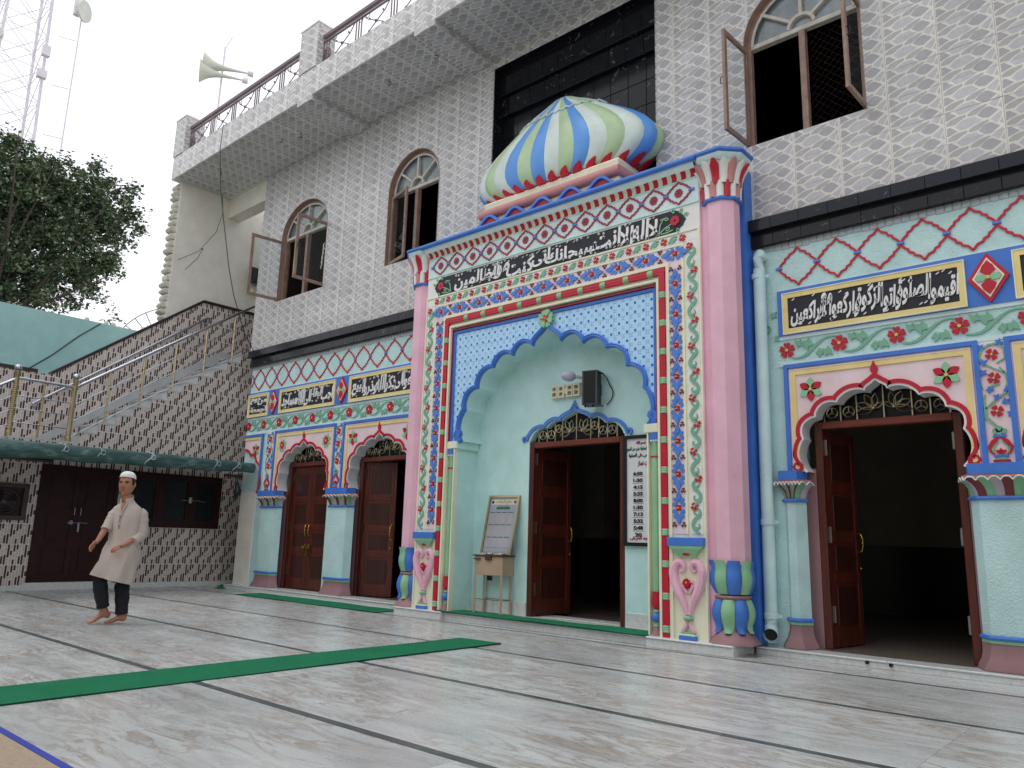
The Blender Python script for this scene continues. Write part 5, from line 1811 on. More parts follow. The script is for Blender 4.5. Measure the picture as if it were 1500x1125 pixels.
# octagonal columns
def column(cx):
    c = MB()
    c.loft([oct_ring(cx, CY, .190, z) for z in (.86, 4.75)], 0, smooth=False)
    co = c.build('column', 'pink_column', POR)
    r = MB()
    r.tube([p for p in oct_ring(cx, CY, .206, 4.735)], .022, 8, 0, closed=True)
    r.build('neck_ring', 'blue', co)
    k_ = MB()   # capital: two staggered rows of petals
    for row, (z0_, z1_, r0, r1, rot) in enumerate(((4.75, 4.93, .196, .210, 0), (4.90, 5.15, .208, .305, .5))):
        for k in range(16):
            a = (k + rot) * PI / 8
            cols = (1, 2, 0, 2) if row == 0 else (0, 2, 1, 2)
            rings = []
            for q in range(6):
                t = q / 5
                z = z0_ + (z1_ - z0_) * t
                rr_ = r0 + (r1 - r0) * t ** 2.2 + .012
                wd = PI / 16 * (.95 if t < .75 else .95 * math.sqrt(max(.05, 1 - ((t - .75) / .27) ** 2)))
                rings.append([(cx + (rr_ + b_) * math.cos(a + wd * u), CY + (rr_ + b_) * math.sin(a + wd * u), z) for u, b_ in ((-1, -.012), (-.55, .004), (0, .010), (.55, .004), (1, -.012))])
            k_.loft(rings, cols[k % 4], closed=False)
    k_.loft([[(cx + rr_ * math.cos(2 * PI * i / 24), CY + rr_ * math.sin(2 * PI * i / 24), z) for i in range(24)] for z, rr_ in ((4.745, .190), (4.93, .204), (5.05, .23), (5.146, .27))], 2)
    k_.build('capital', ['red', 'terracotta', 'ivory'], co)
    # lotus foot
    f_ = MB()
    f_.loft([oct_ring(cx, CY, r_, z) for z, r_ in ((.104, .265), (.13, .25), (.215, .17), (.24, .15))], 2, smooth=False, cap0=True)
    f_.lathe([(.15, .24), (.165, .35), (.16, .52), (.13, .535), (.13, .56), (.17, .60), (.18, .75), (.17, .90)], cx, CY, 16, mi=2)
    f_.tube([(cx + .165 * math.cos(2 * PI * i / 16), CY + .165 * math.sin(2 * PI * i / 16), .545) for i in range(16)], .02, 6, 2, closed=True)
    for up in (0, 1):
        for k in range(8):
            a = k * PI / 4 + PI / 8 * up + .15
            rings = []
            for q in range(9):
                t = q / 8
                if up: z = .575 + .325 * t; rr_ = .165 + .035 * math.sin(PI * min(1, t * 1.3)) + .045 * t * t; wd = PI / 8 * .97 * (1 if t < .93 else .8)
                else: z = .525 - .315 * t; rr_ = .16 + .045 * math.sin(PI * min(1, t * 1.1 + .05)) + .03 * max(0, t - .8) * 5; wd = PI / 8 * .97 * (1 if t < .8 else (1 - (t - .8) * 1.8))
                wd = max(wd, .08)
                rings.append([(cx + (rr_ + b_) * math.cos(a + wd * u), CY + (rr_ + b_) * math.sin(a + wd * u), z) for u, b_ in ((-1, -.014), (-.6, .006), (0, .016), (.6, .006), (1, -.014))])
            f_.loft(rings, (k + up) % 2, closed=False)
    f_.build('lotus_base', ['green_pale', 'blue', 'mauve'], co)
column(CXL); column(CXR)
bs_ = MB(); bs_.box(-3.72, -3.368, 7.60, 7.80, .09, 5.2, 0); bs_.box(-8.522, -8.17, 7.60, 7.80, .09, 5.2, 0); bs_.build_apart('blue_pilaster', 'blue', POR)
bp_ = MB(); bp_.box(-3.76, -3.62, 7.30, 7.7, .104, 5.15, 0); bp_.box(-8.27, -8.14, 7.30, 7.7, .104, 5.15, 0); bp_.build_apart('pink_return', 'pink_column', POR)
# spring blocks and thin green pilasters on the jambs
for s in (-1, 1):
    j = MB()
    a, c = sorted((PC + s * 1.475, PC + s * 1.645)); j.bbox(a, c, YF - .008, 7.70, 2.237, 2.335, 0, .006)
    a, c = sorted((PC + s * 1.46, PC + s * 1.53)); j.box(a, c, YF + .002, 7.69, 2.238, 2.336, 2)
    jo = j.build('spring_block', ['cream', 'blue', 'niche_mint'], POR)
    gx = PC + s * 1.588
    jb = MB(); a, c = sorted((PC + s * 1.505, PC + s * 1.525)); jb.box(a, c, YF + .0, YF + .07, .105, 2.236, 0)
    jb.build('jamb_edge', 'cream', POR)
    p = MB()
    p.bbox(gx - .048, gx + .048, YF - .004, YF + .06, 2.155, 2.236, 1, .004)
    for t in range(3): p.sphere((gx - .032 + .032 * t, YF + .01, 2.15), .016, 3, 8)
    p.lathe([(.034, .545), (.036, .56), (.036, 1.96), (.034, 1.97)], gx, YF + .045, 8, mi=0)
    p.tube([(gx - .04, YF + .02, 1.975), (gx + .04, YF + .02, 1.975)], .014, 6, 2)
    p.lathe([(.034, 1.985), (.036, 2.1), (.044, 2.14)], gx, YF + .045, 8, mi=0)
    p.lathe([(.030, .37), (.047, .41), (.048, .46), (.040, .52), (.046, .548)], gx, YF + .035, 10, mi=2)
    p.lathe([(.02, .335), (.032, .345), (.026, .365), (.028, .372)], gx, YF + .035, 10, mi=0)
    p.sphere((gx, YF + .03, .285), .052, 1, 12)
    p.lathe([(.032, .20), (.022, .22), (.030, .24)], gx, YF + .035, 10, mi=0)
    p.lathe([(.065, .105), (.05, .15), (.028, .20)], gx, YF + .035, 10, mi=4)
    p.build('green_colonnette', ['green_pale', 'blue', 'red', 'ivory', 'mauve'], POR)
# heart pedestals
for s in (-1, 1):
    hx = PC + s * 1.985
    b_ = MB()
    b_.bbox(hx - .205, hx + .205, YF - .075, YF, 1.03, 1.115, 0, .006)
    b_.loft([[(hx - w_, YF, z), (hx - w_, YF - d, z), (hx + w_, YF - d, z), (hx + w_, YF, z)] for z, w_, d in ((.925, .10, .03), (.97, .135, .05), (1.0, .17, .065), (1.03, .195, .07))], 1, closed=False, smooth=False, cap0=True)
    for k in (-1, 0, 1): b_.prism(petal(hx, .93, PI / 2 + k * .9, .05, .016), YF - .045, YF - .02, 2)
    ho = b_.build('bracket', ['blue', 'green_pale', 'red'], POR)
    h_ = MB()
    for t in (-1, 1):
        pts = bez((hx + t * .015, .345), (hx + t * .05, .50), (hx + t * .15, .60), (hx + t * .165, .74), 9) + bez((hx + t * .165, .74), (hx + t * .17, .86), (hx + t * .08, .90), (hx + t * .045, .835), 8)[1:] + bez((hx + t * .045, .835), (hx + t * .03, .79), (hx + t * .07, .75), (hx + t * .09, .79), 5)[1:]
        h_.tube([(x, YF - .012, z) for x, z in pts], [.024, .030, .036, .042, .047, .050, .052, .052, .052, .052, .050, .047, .044, .042, .040, .038, .034, .030, .028, .024, .022, .018, .014][:len(pts)], 8, 0)
        h_.tube([(hx + t * .012, YF - .01, .56), (hx + t * .05, YF - .015, .62), (hx + t * .045, YF - .01, .69)], [.02, .022, .012], 7, 0)
        h_.tube([(hx + t * .012, YF - .01, .335), (hx + t * .02, YF - .015, .25), (hx + t * .055, YF - .015, .195), (hx + t * .06, YF - .01, .175)], [.02, .02, .026, .024], 7, 0)
    h_.sphere((hx, YF - .01, .312), .055, 1, 12, sz=.55)
    for k in (-1, 0, 1): h_.prism(petal(hx, .60, PI / 2 + k * .75, .085, .02), YF - .030, YF, 2)
    flower(h_, hx, .665, .042, YF - .04, 5, .3, 2, 3)
    h_.bbox(hx - .075, hx + .075, YF - .05, YF, .163, .182, 1, .003); h_.bbox(hx - .082, hx + .082, YF - .055, YF, .145, .163, 4, .003)
    h_.bbox(hx - .09, hx + .09, YF - .06, YF, .106, .145, 5, .003)
    h_.build('heart_ornament', ['heart_pink', 'green', 'red', 'brass_yellow', 'cream', 'blue'], POR)
# ------------------------------------------------------------ onion dome
def plan_table(n=2.7, N=720, rt=.34):
    pts = []
    for i in range(N + 1):
        t = PI + 2 * PI * i / N
        c, s_ = math.cos(t), math.sin(t)
        pts.append((math.copysign(abs(c) ** (2 / n), c), math.copysign(abs(s_) ** (2 / n), s_)))
    L = [0]
    for i in range(N): L.append(L[-1] + math.hypot(pts[i + 1][0] - pts[i][0], (pts[i + 1][1] - pts[i][1]) * rt))
    return pts, [l / L[-1] for l in L]
PT, PL_ = plan_table()
PCACHE = {}
def plan(s):
    s = s % 1.0
    if s in PCACHE: return PCACHE[s]
    lo, hi = 0, len(PL_) - 1
    while hi - lo > 1:
        m_ = (lo + hi) // 2
        if PL_[m_] <= s: lo = m_
        else: hi = m_
    t = (s - PL_[lo]) / ((PL_[hi] - PL_[lo]) or 1)
    PCACHE[s] = (PT[lo][0] + (PT[hi][0] - PT[lo][0]) * t, PT[lo][1] + (PT[hi][1] - PT[lo][1]) * t)
    return PCACHE[s]
DX, DY = PC, 7.665
def dep(r): return .375 * (r / 1.12) ** .62 if r > 0 else 0
PROF = [(1.10, 5.70), (1.24, 5.76), (1.37, 5.85), (1.44, 5.95), (1.455, 6.05), (1.41, 6.17), (1.30, 6.30), (1.14, 6.43), (.96, 6.55), (.80, 6.65), (.67, 6.73), (.58, 6.785), (.54, 6.82)]
DM = ['dome_green', 'dome_white', 'dome_blue', 'cream']
RC = [2, 1, 0, 1, 2, 0, 2, 1, 0, 2, 1, 0, 1, 2, 0, 1, 2, 0, 2, 1, 0, 1, 2, 0, 2, 1, 0, 1]
KR = len(RC); SUB = 4
def dpt(r, s_, z, puff=1.0):
    x, y = plan(s_)
    return (DX + x * r * puff, DY + y * dep(r) * puff, z)
bsd = MB()
bsd.loft([[dpt(r * .95, i / 96, z) for i in range(96)] for r, z in PROF], 0, cap0=True)
dome_o = bsd.build('dome', 'dome_green', POR)
top = [(.68, 6.755), (.52, 6.83), (.34, 6.92), (.16, 7.03), (.0, 7.12)]
for k in range(KR):
    rb_ = MB()
    rb_.loft([[dpt(r, (k + q / SUB) / KR, z, 1 + .032 * math.sin(PI * q / SUB)) for q in range(SUB + 1)] for r, z in PROF], 0, closed=False)
    rb_.build('rib', DM[RC[k]], dome_o)
    rb_ = MB(); rings = []
    for j, (r, z) in enumerate(top):
        rings.append([dpt(r, (k + q / SUB) / KR, z - (.05 * math.sin(PI * q / SUB) if j == 0 else 0), 1 + (.09 if j == 0 else .05) * math.sin(PI * q / SUB)) for q in range(SUB + 1)])
    rb_.loft(rings, 0, closed=False)
    rb_.tube(rings[0], .013, 5, 1)
    rb_.build('cap_rib', [DM[RC[k]], 'dome_white'], dome_o)
# fringe of red leaves round the foot of the dome
fr_ = MB()
for k in range(KR):
    s0 = (k + .5) / KR
    for u, h_, w_ in ((0, .125, .050), (.36, .04, .026)):
        s_ = s0 + u / KR
        e1_, e2_, base = dpt(1.2, s_ + .004, 0), dpt(1.2, s_ - .004, 0), None
        tx_, ty_ = e1_[0] - e2_[0], e1_[1] - e2_[1]; l = math.hypot(tx_, ty_) or 1
        tx_, ty_ = tx_ / l, ty_ / l; nx_, ny_ = ty_, -tx_
        def P3(a, b__, d):
            rr_ = 1.13 + .24 * min(1, b__ / .15)
            q_ = dpt(rr_, s_, 5.665 + b__)
            return (q_[0] + tx_ * a + nx_ * (d + .012), q_[1] + ty_ * a + ny_ * (d + .012), q_[2])
        sh = [(-w_ * .6, 0), (-w_ * 1.1, h_ * .4), (-w_ * .8, h_ * .72), (-w_ * .1, h_ * .92), (w_ * .45, h_), (w_ * .75, h_ * .8), (w_ * 1.1, h_ * .4), (w_ * .6, 0)]
        n_ = len(sh)
        fr_.add([P3(a, b__, .014) for a, b__ in sh] + [P3(a, b__, -.02) for a, b__ in sh], [list(range(n_))] + [[i, (i + 1) % n_, n_ + (i + 1) % n_, n_ + i] for i in range(n_)])
fr_.build('leaf_fringe', 'red', dome_o)
pb_ = MB()
def sring(w_, yf, z): return [(DX - w_, 8.03, z), (DX - w_, yf, z), (DX + w_, yf, z), (DX + w_, 8.03, z)]
pb_.loft([sring(1.115, 7.30, 5.56), sring(1.115, 7.30, 5.60), sring(1.13, 7.285, 5.655), sring(1.12, 7.295, 5.675)], 0, closed=False, smooth=False, cap1=True)
pb_.tube([(DX - 1.15, 8.03, 5.495), (DX - 1.15, 7.265, 5.495), (DX + 1.15, 7.265, 5.495), (DX + 1.15, 8.03, 5.495)], .068, 10, 1)
pb_.bbox(DX - 1.15, DX + 1.15, 7.27, 8.03, 5.43, 5.562, 1, .006)
pb_.bbox(DX - 1.13, DX + 1.13, 7.285, 8.03, 5.27, 5.432, 0, .006)
pb_.build('dome_base', ['cream', 'terracotta'], POR)
sc2 = MB()
for k in range(5):
    x0_ = DX - 1.13 + k * .465; x1_ = x0_ + .40
    arcp = [(x0_ + .40 * i / 10, 5.295 + .125 * math.sin(PI * i / 10) ** 1.3) for i in range(11)]
    sc2.prism([(x0_, 5.27)] + arcp + [(x1_, 5.27)], 7.20, 7.26, 1)
    sc2.ribbon(arcp, .034, 7.17, 7.22, 0)
sc2.build('scalloped_crest', ['blue', 'dark_red'], POR)
# ------------------------------------------------------------ doorway inside the niche
NH = foil_arch([(.79, 2.325), (.49, 2.50), (.235, 2.575)], (0, 2.70), [.07, .045])
T = MB(); no = mirror(NH, NA)
T.ribbon(no, .045, 7.68, 7.705, 0, off=.0)
for s in (-1, 1):
    T.ribbon(spiral(NA + s * .815, 2.352, .036, -PI / 2, .9, s), [.034 - .012 * i / 14 for i in range(15)], 7.68, 7.705, 0)
T.ribbon([(NA - .05, 2.685), (NA, 2.775), (NA + .05, 2.685)], .03, 7.68, 7.705, 0)
T.build('doorway_trim', 'blue_light', POR)
grille(NA, 7.74, 2.30, POR, wheels=((-.54, .055), (-.405, .055), (-.28, .05), (.28, .05), (.405, .055), (.54, .055)), rods=(-.61, -.47, -.34, -.22, 0, .22, .34, .47, .61), top=[(x * .93, z - .02) for x, z in NH])
tp = MB(); tp.prism([(x, z) for x, z in mirror([(q[0] * .96, q[1]) for q in NH], NA)], 7.80, 7.805, 0, back=True); tp.build('transom_pane', 'shade_glass', POR)
door(POR, NA, 7.735, .102, 83, 97, False, half=.665, ztop=2.225)
dm = MB(); dm.bbox(-7.9, -3.9, 7.88, 8.15, .07, .10, 0, .004); dm.build('threshold', 'marble_step', POR)
# ================================================================== STAIR BLOCK
STB = thing('stair_block', (-15.2, 5.5, 0), 'open staircase block clad in grey and brown mosaic tile with steel handrails', 'staircase')
FX, BX_ = -14.72, -15.60
NOS = [(5.08 + .292 * k, 2.72 + .20 * k) for k in range(11)]
LOW = [(4.0 - .292 * (k + 1), 2.52 - .2 * (k + 1)) for k in range(12)]
PROFILE = []                       # (y0, y1, top)
for i, (y, z) in enumerate(reversed(LOW)):
    PROFILE.append((y, y + .292, z))
PROFILE.append((4.0, 5.08, 2.52))
for i, (y, z) in enumerate(NOS):
    PROFILE.append((y, NOS[i + 1][0] if i < 10 else 10.2, z))
core = MB()
for y0, y1, zt in PROFILE:
    core.box(BX_ - .18, FX - .11, y0, y1, 0, zt - .03, 0)
core.build('stair_core', 'concrete', STB)
for i, (y0, y1, zt) in enumerate(PROFILE):
    s_ = MB()
    s_.box(BX_, FX + .0, y0 - .02, y1, zt - .03, zt, 0)
    if i > 0:
        s_.box(BX_, FX - .004, y0 - .004, y0 + .01, PROFILE[i - 1][2], zt - .03, 0)
    nm = 'landing' if y1 - y0 > .5 else 'step'
    s_.build(nm, 'stair_marble', STB)
STRIPS = [[(0, .65, 1), (.67, 1, 0)], [(0, .28, 0), (.30, .55, 1), (.57, 1, 0)], [(0, .37, 1), (.39, .71, 0), (.73, 1, 1)],
          [(0, .27, 1), (.29, .66, 0), (.68, 1, 0)], [(0, .2, 0), (.22, .55, 0), (.57, .98, 1)], [(0, .48, 0), (.5, 1, 1)]]
SW, SH = .508, .335
def strip_cells():
    out = []
    n = 12; w_ = SW / n
    for i in range(n):
        for a, c, mi in STRIPS[i % 6]:
            x0, x1 = i * w_ + .006, (i + 1) * w_ - .006
            z1, z0 = SH * (1 - a) - .003, SH * (1 - c) + .003
            if a == 0: z1 -= .004
            if c >= .98: z0 += .004
            out.append((mi, [(x0, z0), (x1, z0), (x1, z1), (x0, z1)]))
    return out
SC_ = strip_cells()
MOSM = ['mosaic_grey', 'mosaic_brown', 'mosaic_line']
def mos_mesh(rects, cells, xf):
    b_ = MB()
    for r in rects: b_.add([xf(p[0], p[1], .0) for p in r], [list(range(len(r)))], 2)
    for mi, p in cells:
        n = len(p); cx = sum(q[0] for q in p) / n; cz = sum(q[1] for q in p) / n
        inn = [(q[0] + (cx - q[0]) * .12, q[1] + (cz - q[1]) * .03) for q in p]
        b_.add([xf(q[0], q[1], .003) for q in inn] + [xf(q[0], q[1], .0006) for q in p], [list(range(n))] + [[i, (i + 1) % n, n + (i + 1) % n, n + i] for i in range(n)], mi)
    return b_
mos_me = mos_mesh([[(.001, .001), (SW - .001, .001), (SW - .001, SH - .001), (.001, SH - .001)]], SC_, lambda a, z, d: (d, a, z)).mesh('mosaic_tile', MOSM)
cut = MB()
def mosaic_wall(x, y0, y1, z0, keep, holes, count=[0]):
    # keep: list of (ya, yb, [convex clip half planes]) pieces inside which tiles exist
    y = y0
    while y < y1:
        z = z0
        while z < 6.2:
            R_ = [(y, z), (y + SW, z), (y + SW, z + SH), (y, z + SH)]
            pieces = []
            whole = True
            for K in keep:
                p = R_
                for h in K:
                    p = clip_half(p, *h)
                    if len(p) < 3: break
                if len(p) > 2 and abs(area(p)) > 1e-5: pieces.append(p)
            tot = sum(abs(area(p)) for p in pieces)
            hit = [h for h in holes if h[0] < y + SW and h[1] > y and h[2] < z + SH and h[3] > z]
            if tot > SW * SH * .999 and not hit:
                put('mosaic_tile', mos_me, STB, (x, y, z)); count[0] += 1
            elif tot > 1e-4:
                cs = []
                for mi, c in SC_:
                    for K in keep:
                        p = [(q[0] + y, q[1] + z) for q in c]
                        for h in K:
                            p = clip_half(p, *h)
                            if len(p) < 3: break
                        if len(p) > 2: cs.append((mi, p))
                rs = pieces
                for h in hit:
                    H_ = [(h[0], h[2]), (h[1], h[2]), (h[1], h[3]), (h[0], h[3])]
                    rs = [o for q in rs for o in minus_convex(q, H_)]
                    cs = [(mi, o) for mi, q in cs for o in minus_convex(q, H_)]
                if rs:
                    t_ = mos_mesh(rs, [(mi, p) for mi, p in cs if abs(area(p)) > 1e-5], lambda a, zz, d: (x + d, a, zz))
                    cut.add(t_.v, t_.f, t_.m)
            z += SH
        y += SW
DOORH = (4.56, 5.86, .085, 2.10); WINH = (5.97, 7.85, 1.09, 2.10); COOL = (3.45, 4.41, 1.14, 1.74)
keepF = [[(a, 0, 1, 0), (c, 0, -1, 0), (0, t - .03, 0, -1), (0, .085, 0, 1)] for a, c, t in PROFILE]
mosaic_wall(FX - .005, 2.45 - SW * 3, 9.3, .079 - .0, keepF, [DOORH, WINH, COOL])
# back parapet wall with its sloping coping
def slope_half(ya, za, yb, zb):
    dy, dz = yb - ya, zb - za; l = math.hypot(dy, dz)
    return (ya, za, dz / l, -dy / l)
SLP = (4.757, 3.812, 7.475, 5.887)
keepB = [[(.6, 0, 1, 0), (4.757, 0, -1, 0), (0, 3.80, 0, -1), (0, 1.9, 0, 1)],
         [(4.757, 0, 1, 0), (7.475, 0, -1, 0), slope_half(*SLP), (0, 2.2, 0, 1)],
         [(7.475, 0, 1, 0), (10.4, 0, -1, 0), (0, 5.885, 0, -1), (0, 3.5, 0, 1)]]
pw = MB()
pw.add([], [])
def wall_prism(poly, x0, x1, mi=0):
    n = len(poly)
    pw.add([(x1, y, z) for y, z in poly] + [(x0, y, z) for y, z in poly], [list(range(n)), list(range(2 * n - 1, n - 1, -1))] + [[i, (i + 1) % n, n + (i + 1) % n, n + i] for i in range(n)], mi)
wall_prism([(.6, 0), (.6, 3.80), (4.757, 3.80), (4.757, 3.812), (7.475, 5.887), (10.4, 5.887), (10.4, 0)], BX_ - .15, BX_ - .002)
pw.build('parapet_wall', 'concrete', STB)
mosaic_wall(BX_, .6, 10.3, .079 + SH * 5, keepB, [])
tag(cut.build('cut_mosaic_tile', MOSM, STB), kind='stuff')
cp = MB()
def coping_run(p, q, t=.062):
    cp.loft([[(BX_ - .17, a, z), (BX_ + .022, a, z), (BX_ + .022, a, z + t), (BX_ - .17, a, z + t)] for a, z in (p, q)], 0, smooth=False, cap0=True, cap1=True)
coping_run((.6, 3.80), (4.53, 3.80)); coping_run((4.757, 3.80), (7.475, 5.875)); coping_run((7.475, 5.875), (10.4, 5.875))
cp.build('coping', 'coping', STB)
# marble skirting that follows the stairs along the back wall
sk_ = MB()
sk_.add([(BX_ + .012, 4.75, 2.52), (BX_ + .012, 8.0, 4.72), (BX_ + .012, 8.0, 4.90), (BX_ + .012, 4.62, 2.60)], [(0, 1, 2, 3)])
sk_.box(BX_, BX_ + .012, 8.0, 10.3, 4.72, 4.88, 0)
sk_.build('stair_skirting', 'stair_marble', STB)
# marble plinth along the floor and door sill
pl_ = MB()
pl_.box(FX - .10, FX + .03, .5, 4.50, 0, .085, 0); pl_.box(FX - .10, FX + .03, 5.92, 9.4, 0, .085, 0); pl_.box(FX - .10, FX + .05, 4.50, 5.92, 0, .125, 0)
pl_.build('plinth', 'marble_step', STB)
# double door
def xbox(mb, y0, y1, z0, z1, d0, d1, mi=0): mb.box(FX + d0, FX + d1, y0, y1, z0, z1, mi)
dd = MB()
y0, y1 = 4.56, 5.86
xbox(dd, y0, y0 + .07, .125, 2.10, -.06, .02); xbox(dd, y1 - .07, y1, .125, 2.10, -.06, .02); xbox(dd, y0 + .07, y1 - .07, 2.03, 2.10, -.06, .018)
dbo = dd.build('double_door', 'brown_door', STB)
for a, c in ((y0 + .072, 5.208), (5.212, y1 - .072)):
    lf = MB(); xbox(lf, a, c, .13, 2.028, -.05, -.015)
    for z0_, z1_ in ((.13, .25), (.70, .80), (1.25, 1.35), (1.93, 2.028)): xbox(lf, a, c, z0_, z1_, -.015, 0)
    xbox(lf, a, a + .09, .25, 1.93, -.015, .001); xbox(lf, c - .09, c, .25, 1.93, -.015, .001)
    for z0_, z1_ in ((.28, .67), (.83, 1.22), (1.38, 1.90)): xbox(lf, a + .12, c - .12, z0_, z1_, -.015, -.005)
    lf.build('leaf', 'brown_door', dbo)
hd = MB()
for y in (5.16, 5.26): hd.tube([(FX + .0, y, 1.24), (FX + .03, y, 1.26), (FX + .03, y, 1.38), (FX, y, 1.40)], .012, 6)
hd.build_apart('handle', 'steel', dbo)
lt = MB(); lt.tube([(FX + .015, 5.06, 1.13), (FX + .015, 5.40, 1.13)], .011, 6); lt.box(FX, FX + .02, 5.10, 5.16, 1.10, 1.16); lt.box(FX, FX + .025, 5.24, 5.27, .97, 1.13); lt.tube([(FX + .02, 5.08, 1.15), (FX + .03, 5.06, 1.10)], .01, 5)
lt.build('latch', 'steel', dbo)
# three light window
wd = MB(); a, c, zb, zt = WINH
xbox(wd, a, c, zb, zb + .09, -.05, .022); xbox(wd, a, c, zt - .07, zt, -.05, .022); xbox(wd, a, a + .09, zb + .09, zt - .07, -.05, .022); xbox(wd, c - .09, c, zb + .09, zt - .07, -.05, .022)
for y in (6.58, 7.20): xbox(wd, y, y + .10, zb + .09, zt - .07, -.05, .02)
wo_ = wd.build('window', 'brown_door', STB)
for ya, yb_ in ((a + .09, 6.58), (6.68, 7.20), (7.30, c - .09)):
    cs_ = MB()
    for q in ((ya, ya + .05, zb + .09, zt - .07), (yb_ - .05, yb_, zb + .09, zt - .07), (ya + .05, yb_ - .05, zb + .09, zb + .15), (ya + .05, yb_ - .05, zt - .13, zt - .07)): xbox(cs_, *q, -.03, .012)
    co = cs_.build('casement', 'brown_door', wo_)
    gl2 = MB(); xbox(gl2, ya + .05, yb_ - .05, zb + .15, zt - .13, -.022, -.018); gl2.build('pane', 'shade_glass', wo_)
lt = MB(); lt.tube([(FX + .03, 7.05, 1.62), (FX + .045, 7.32, 1.62), (FX + .03, 7.52, 1.60)], .012, 6); lt.box(FX + .01, FX + .05, 7.18, 7.24, 1.57, 1.68)
lt.build('latch', 'steel', wo_)
# curtain rails under the awning
cr_ = MB(); cr_.tube([(FX + .05, 3.9, 2.16), (FX + .05, 4.7, 2.15)], .035, 6); cr_.tube([(FX + .05, 7.86, 2.17), (FX + .05, 8.6, 2.17)], .03, 6); cr_.build('rail', 'brown_metal', STB)
# steel handrails
R1 = MB(); XR_ = -14.80
def hz(y): return 3.51 + (y - 4.946) * (5.86 - 3.51) / (8.262 - 4.946)
R1.tube([(XR_, 4.92, hz(4.92)), (XR_, 8.30, hz(8.30))], .028, 10)
for o_ in (.72, .50, .26):
    R1.tube([(XR_, 4.92, hz(4.92) - o_ * 1.25), (XR_, 8.2, hz(8.2) - o_ * 1.25)], .009, 6)
R1.tube([(XR_, 4.0, 3.52), (XR_, 4.92, 3.50)], .026, 10)
for z in (3.22, 3.0, 2.76): R1.tube([(XR_, 4.0, z), (XR_, 4.92, z - .01)], .010, 6)
R1.tube([(XR_, 4.0, 3.50), (XR_, 2.6, 2.56)], .026, 10)
for z in (.28, .52, .76): R1.tube([(XR_, 4.0, 3.50 - z), (XR_, 2.6, 2.56 - z)], .009, 6)
rl = R1.build('handrail', 'steel', STB)
R2 = MB()
R2.tube([(BX_ + .07, 4.50, 3.21), (BX_ + .07, 7.58, 5.545)], .025, 10)
R2.box(BX_, BX_ + .08, 4.52, 4.58, 3.16, 3.22); R2.box(BX_, BX_ + .08, 7.50, 7.56, 5.45, 5.51)
R2.build('wall_handrail', 'steel', STB)
for y in (4.003, 4.925):
    p = MB()
    p.lathe([(.05, 2.52), (.05, 2.60), (.040, 2.61), (.040, 3.60), (.046, 3.61), (.046, 3.64)], XR_, y, 14)
    for k in range(24): p.lathe([(.040, 2.66 + .036 * k), (.045, 2.668 + .036 * k), (.040, 2.676 + .036 * k)], XR_, y, 14)
    po = p.build('newel_post', 'brass_tube', STB)
    q = MB(); q.sphere((XR_, y, 3.69), .062, 0, 14); q.build('ball_finial', 'steel', po)
for y, zb_ in [(4.44, 2.52)] + [(y_ + .12, z_) for y_, z_ in NOS[1::2]] + [(8.30, 4.72)]:
    b_ = MB(); top_ = (3.50 if y < 4.9 else hz(y)) - .02
    b_.tube([(XR_, y, zb_), (XR_, y, top_)], .019, 8)
    for t in (.25, .5, .75): b_.sphere((XR_, y, zb_ + (top_ - zb_) * t), .026, 0, 8)
    b_.build('baluster', 'brass_tube', STB)
# built-in cooler fan left of the door
fn = MB()
xbox(fn, 3.45, 4.41, 1.14, 1.21, -.1, .05); xbox(fn, 3.45, 4.41, 1.67, 1.74, -.1, .05); xbox(fn, 4.34, 4.41, 1.21, 1.67, -.1, .045); xbox(fn, 3.45, 3.52, 1.21, 1.67, -.1, .045); xbox(fn, 3.52, 4.34, 1.21, 1.67, -.1, -.08)
fo_ = fn.build('cooler_frame', 'brown_metal', STB)
f2 = MB()
for r in (.26, .20, .14): f2.tube([(FX - .03, 4.08 + r * math.cos(t), 1.44 + r * .86 * math.sin(t)) for t in [2 * PI * i / 24 for i in range(24)]], .006, 4, closed=True)
for k in range(4):
    a = k * PI / 2 + .4
    f2.add([(FX - .055, 4.08 + .03 * math.cos(a + .6), 1.44 + .03 * math.sin(a + .6)), (FX - .05, 4.08 + .2 * math.cos(a + .35), 1.44 + .2 * math.sin(a + .35)), (FX - .07, 4.08 + .2 * math.cos(a - .3), 1.44 + .2 * math.sin(a - .3)), (FX - .065, 4.08 + .03 * math.cos(a - .5), 1.44 + .03 * math.sin(a - .5))], [(0, 1, 2, 3)])
f2.build('fan', 'speaker_black', fo_)
f3 = MB(); f3.sphere((FX - .03, 4.08, 1.44), .06, 0, 12); f3.build('fan_hub', 'speaker_grey', fo_)

# ================================================================== AWNING
AWN = thing('rolled_awning', (-13.6, 5.0, 2.2), 'dark green cloth awning rolled up on a bar in front of the stair block', 'awning')
ra = random.Random(11)
rings = []; N_ = 46
for i in range(N_ + 1):
    y = .8 + (7.72 - .8) * i / N_
    cz = 2.235 + .012 * math.sin(i * .9) - .025 * math.sin(PI * (i % 15) / 15)
    tt_ = max(0, min(1, (y - 3.5) / 4.2))
    cz = 2.195 + .045 * tt_ + .006 * math.sin(i * .9)
    rr_ = (.135 - .055 * tt_) * (1 + .04 * math.sin(i * .8) + .03 * ra.random())
    rings.append([(-13.34 + rr_ * (1.0 + .07 * math.sin(3 * t + i * .15)) * math.cos(t), y, cz + rr_ * 1.08 * (1 + .06 * math.sin(2 * t + i * .11)) * math.sin(t)) for t in [2 * PI * k / 18 for k in range(18)]])
a_ = MB(); a_.loft(rings, 0, cap0=True, cap1=True); a_.build('cloth_roll', 'awning_cloth', AWN)
s_ = MB(); rings = []
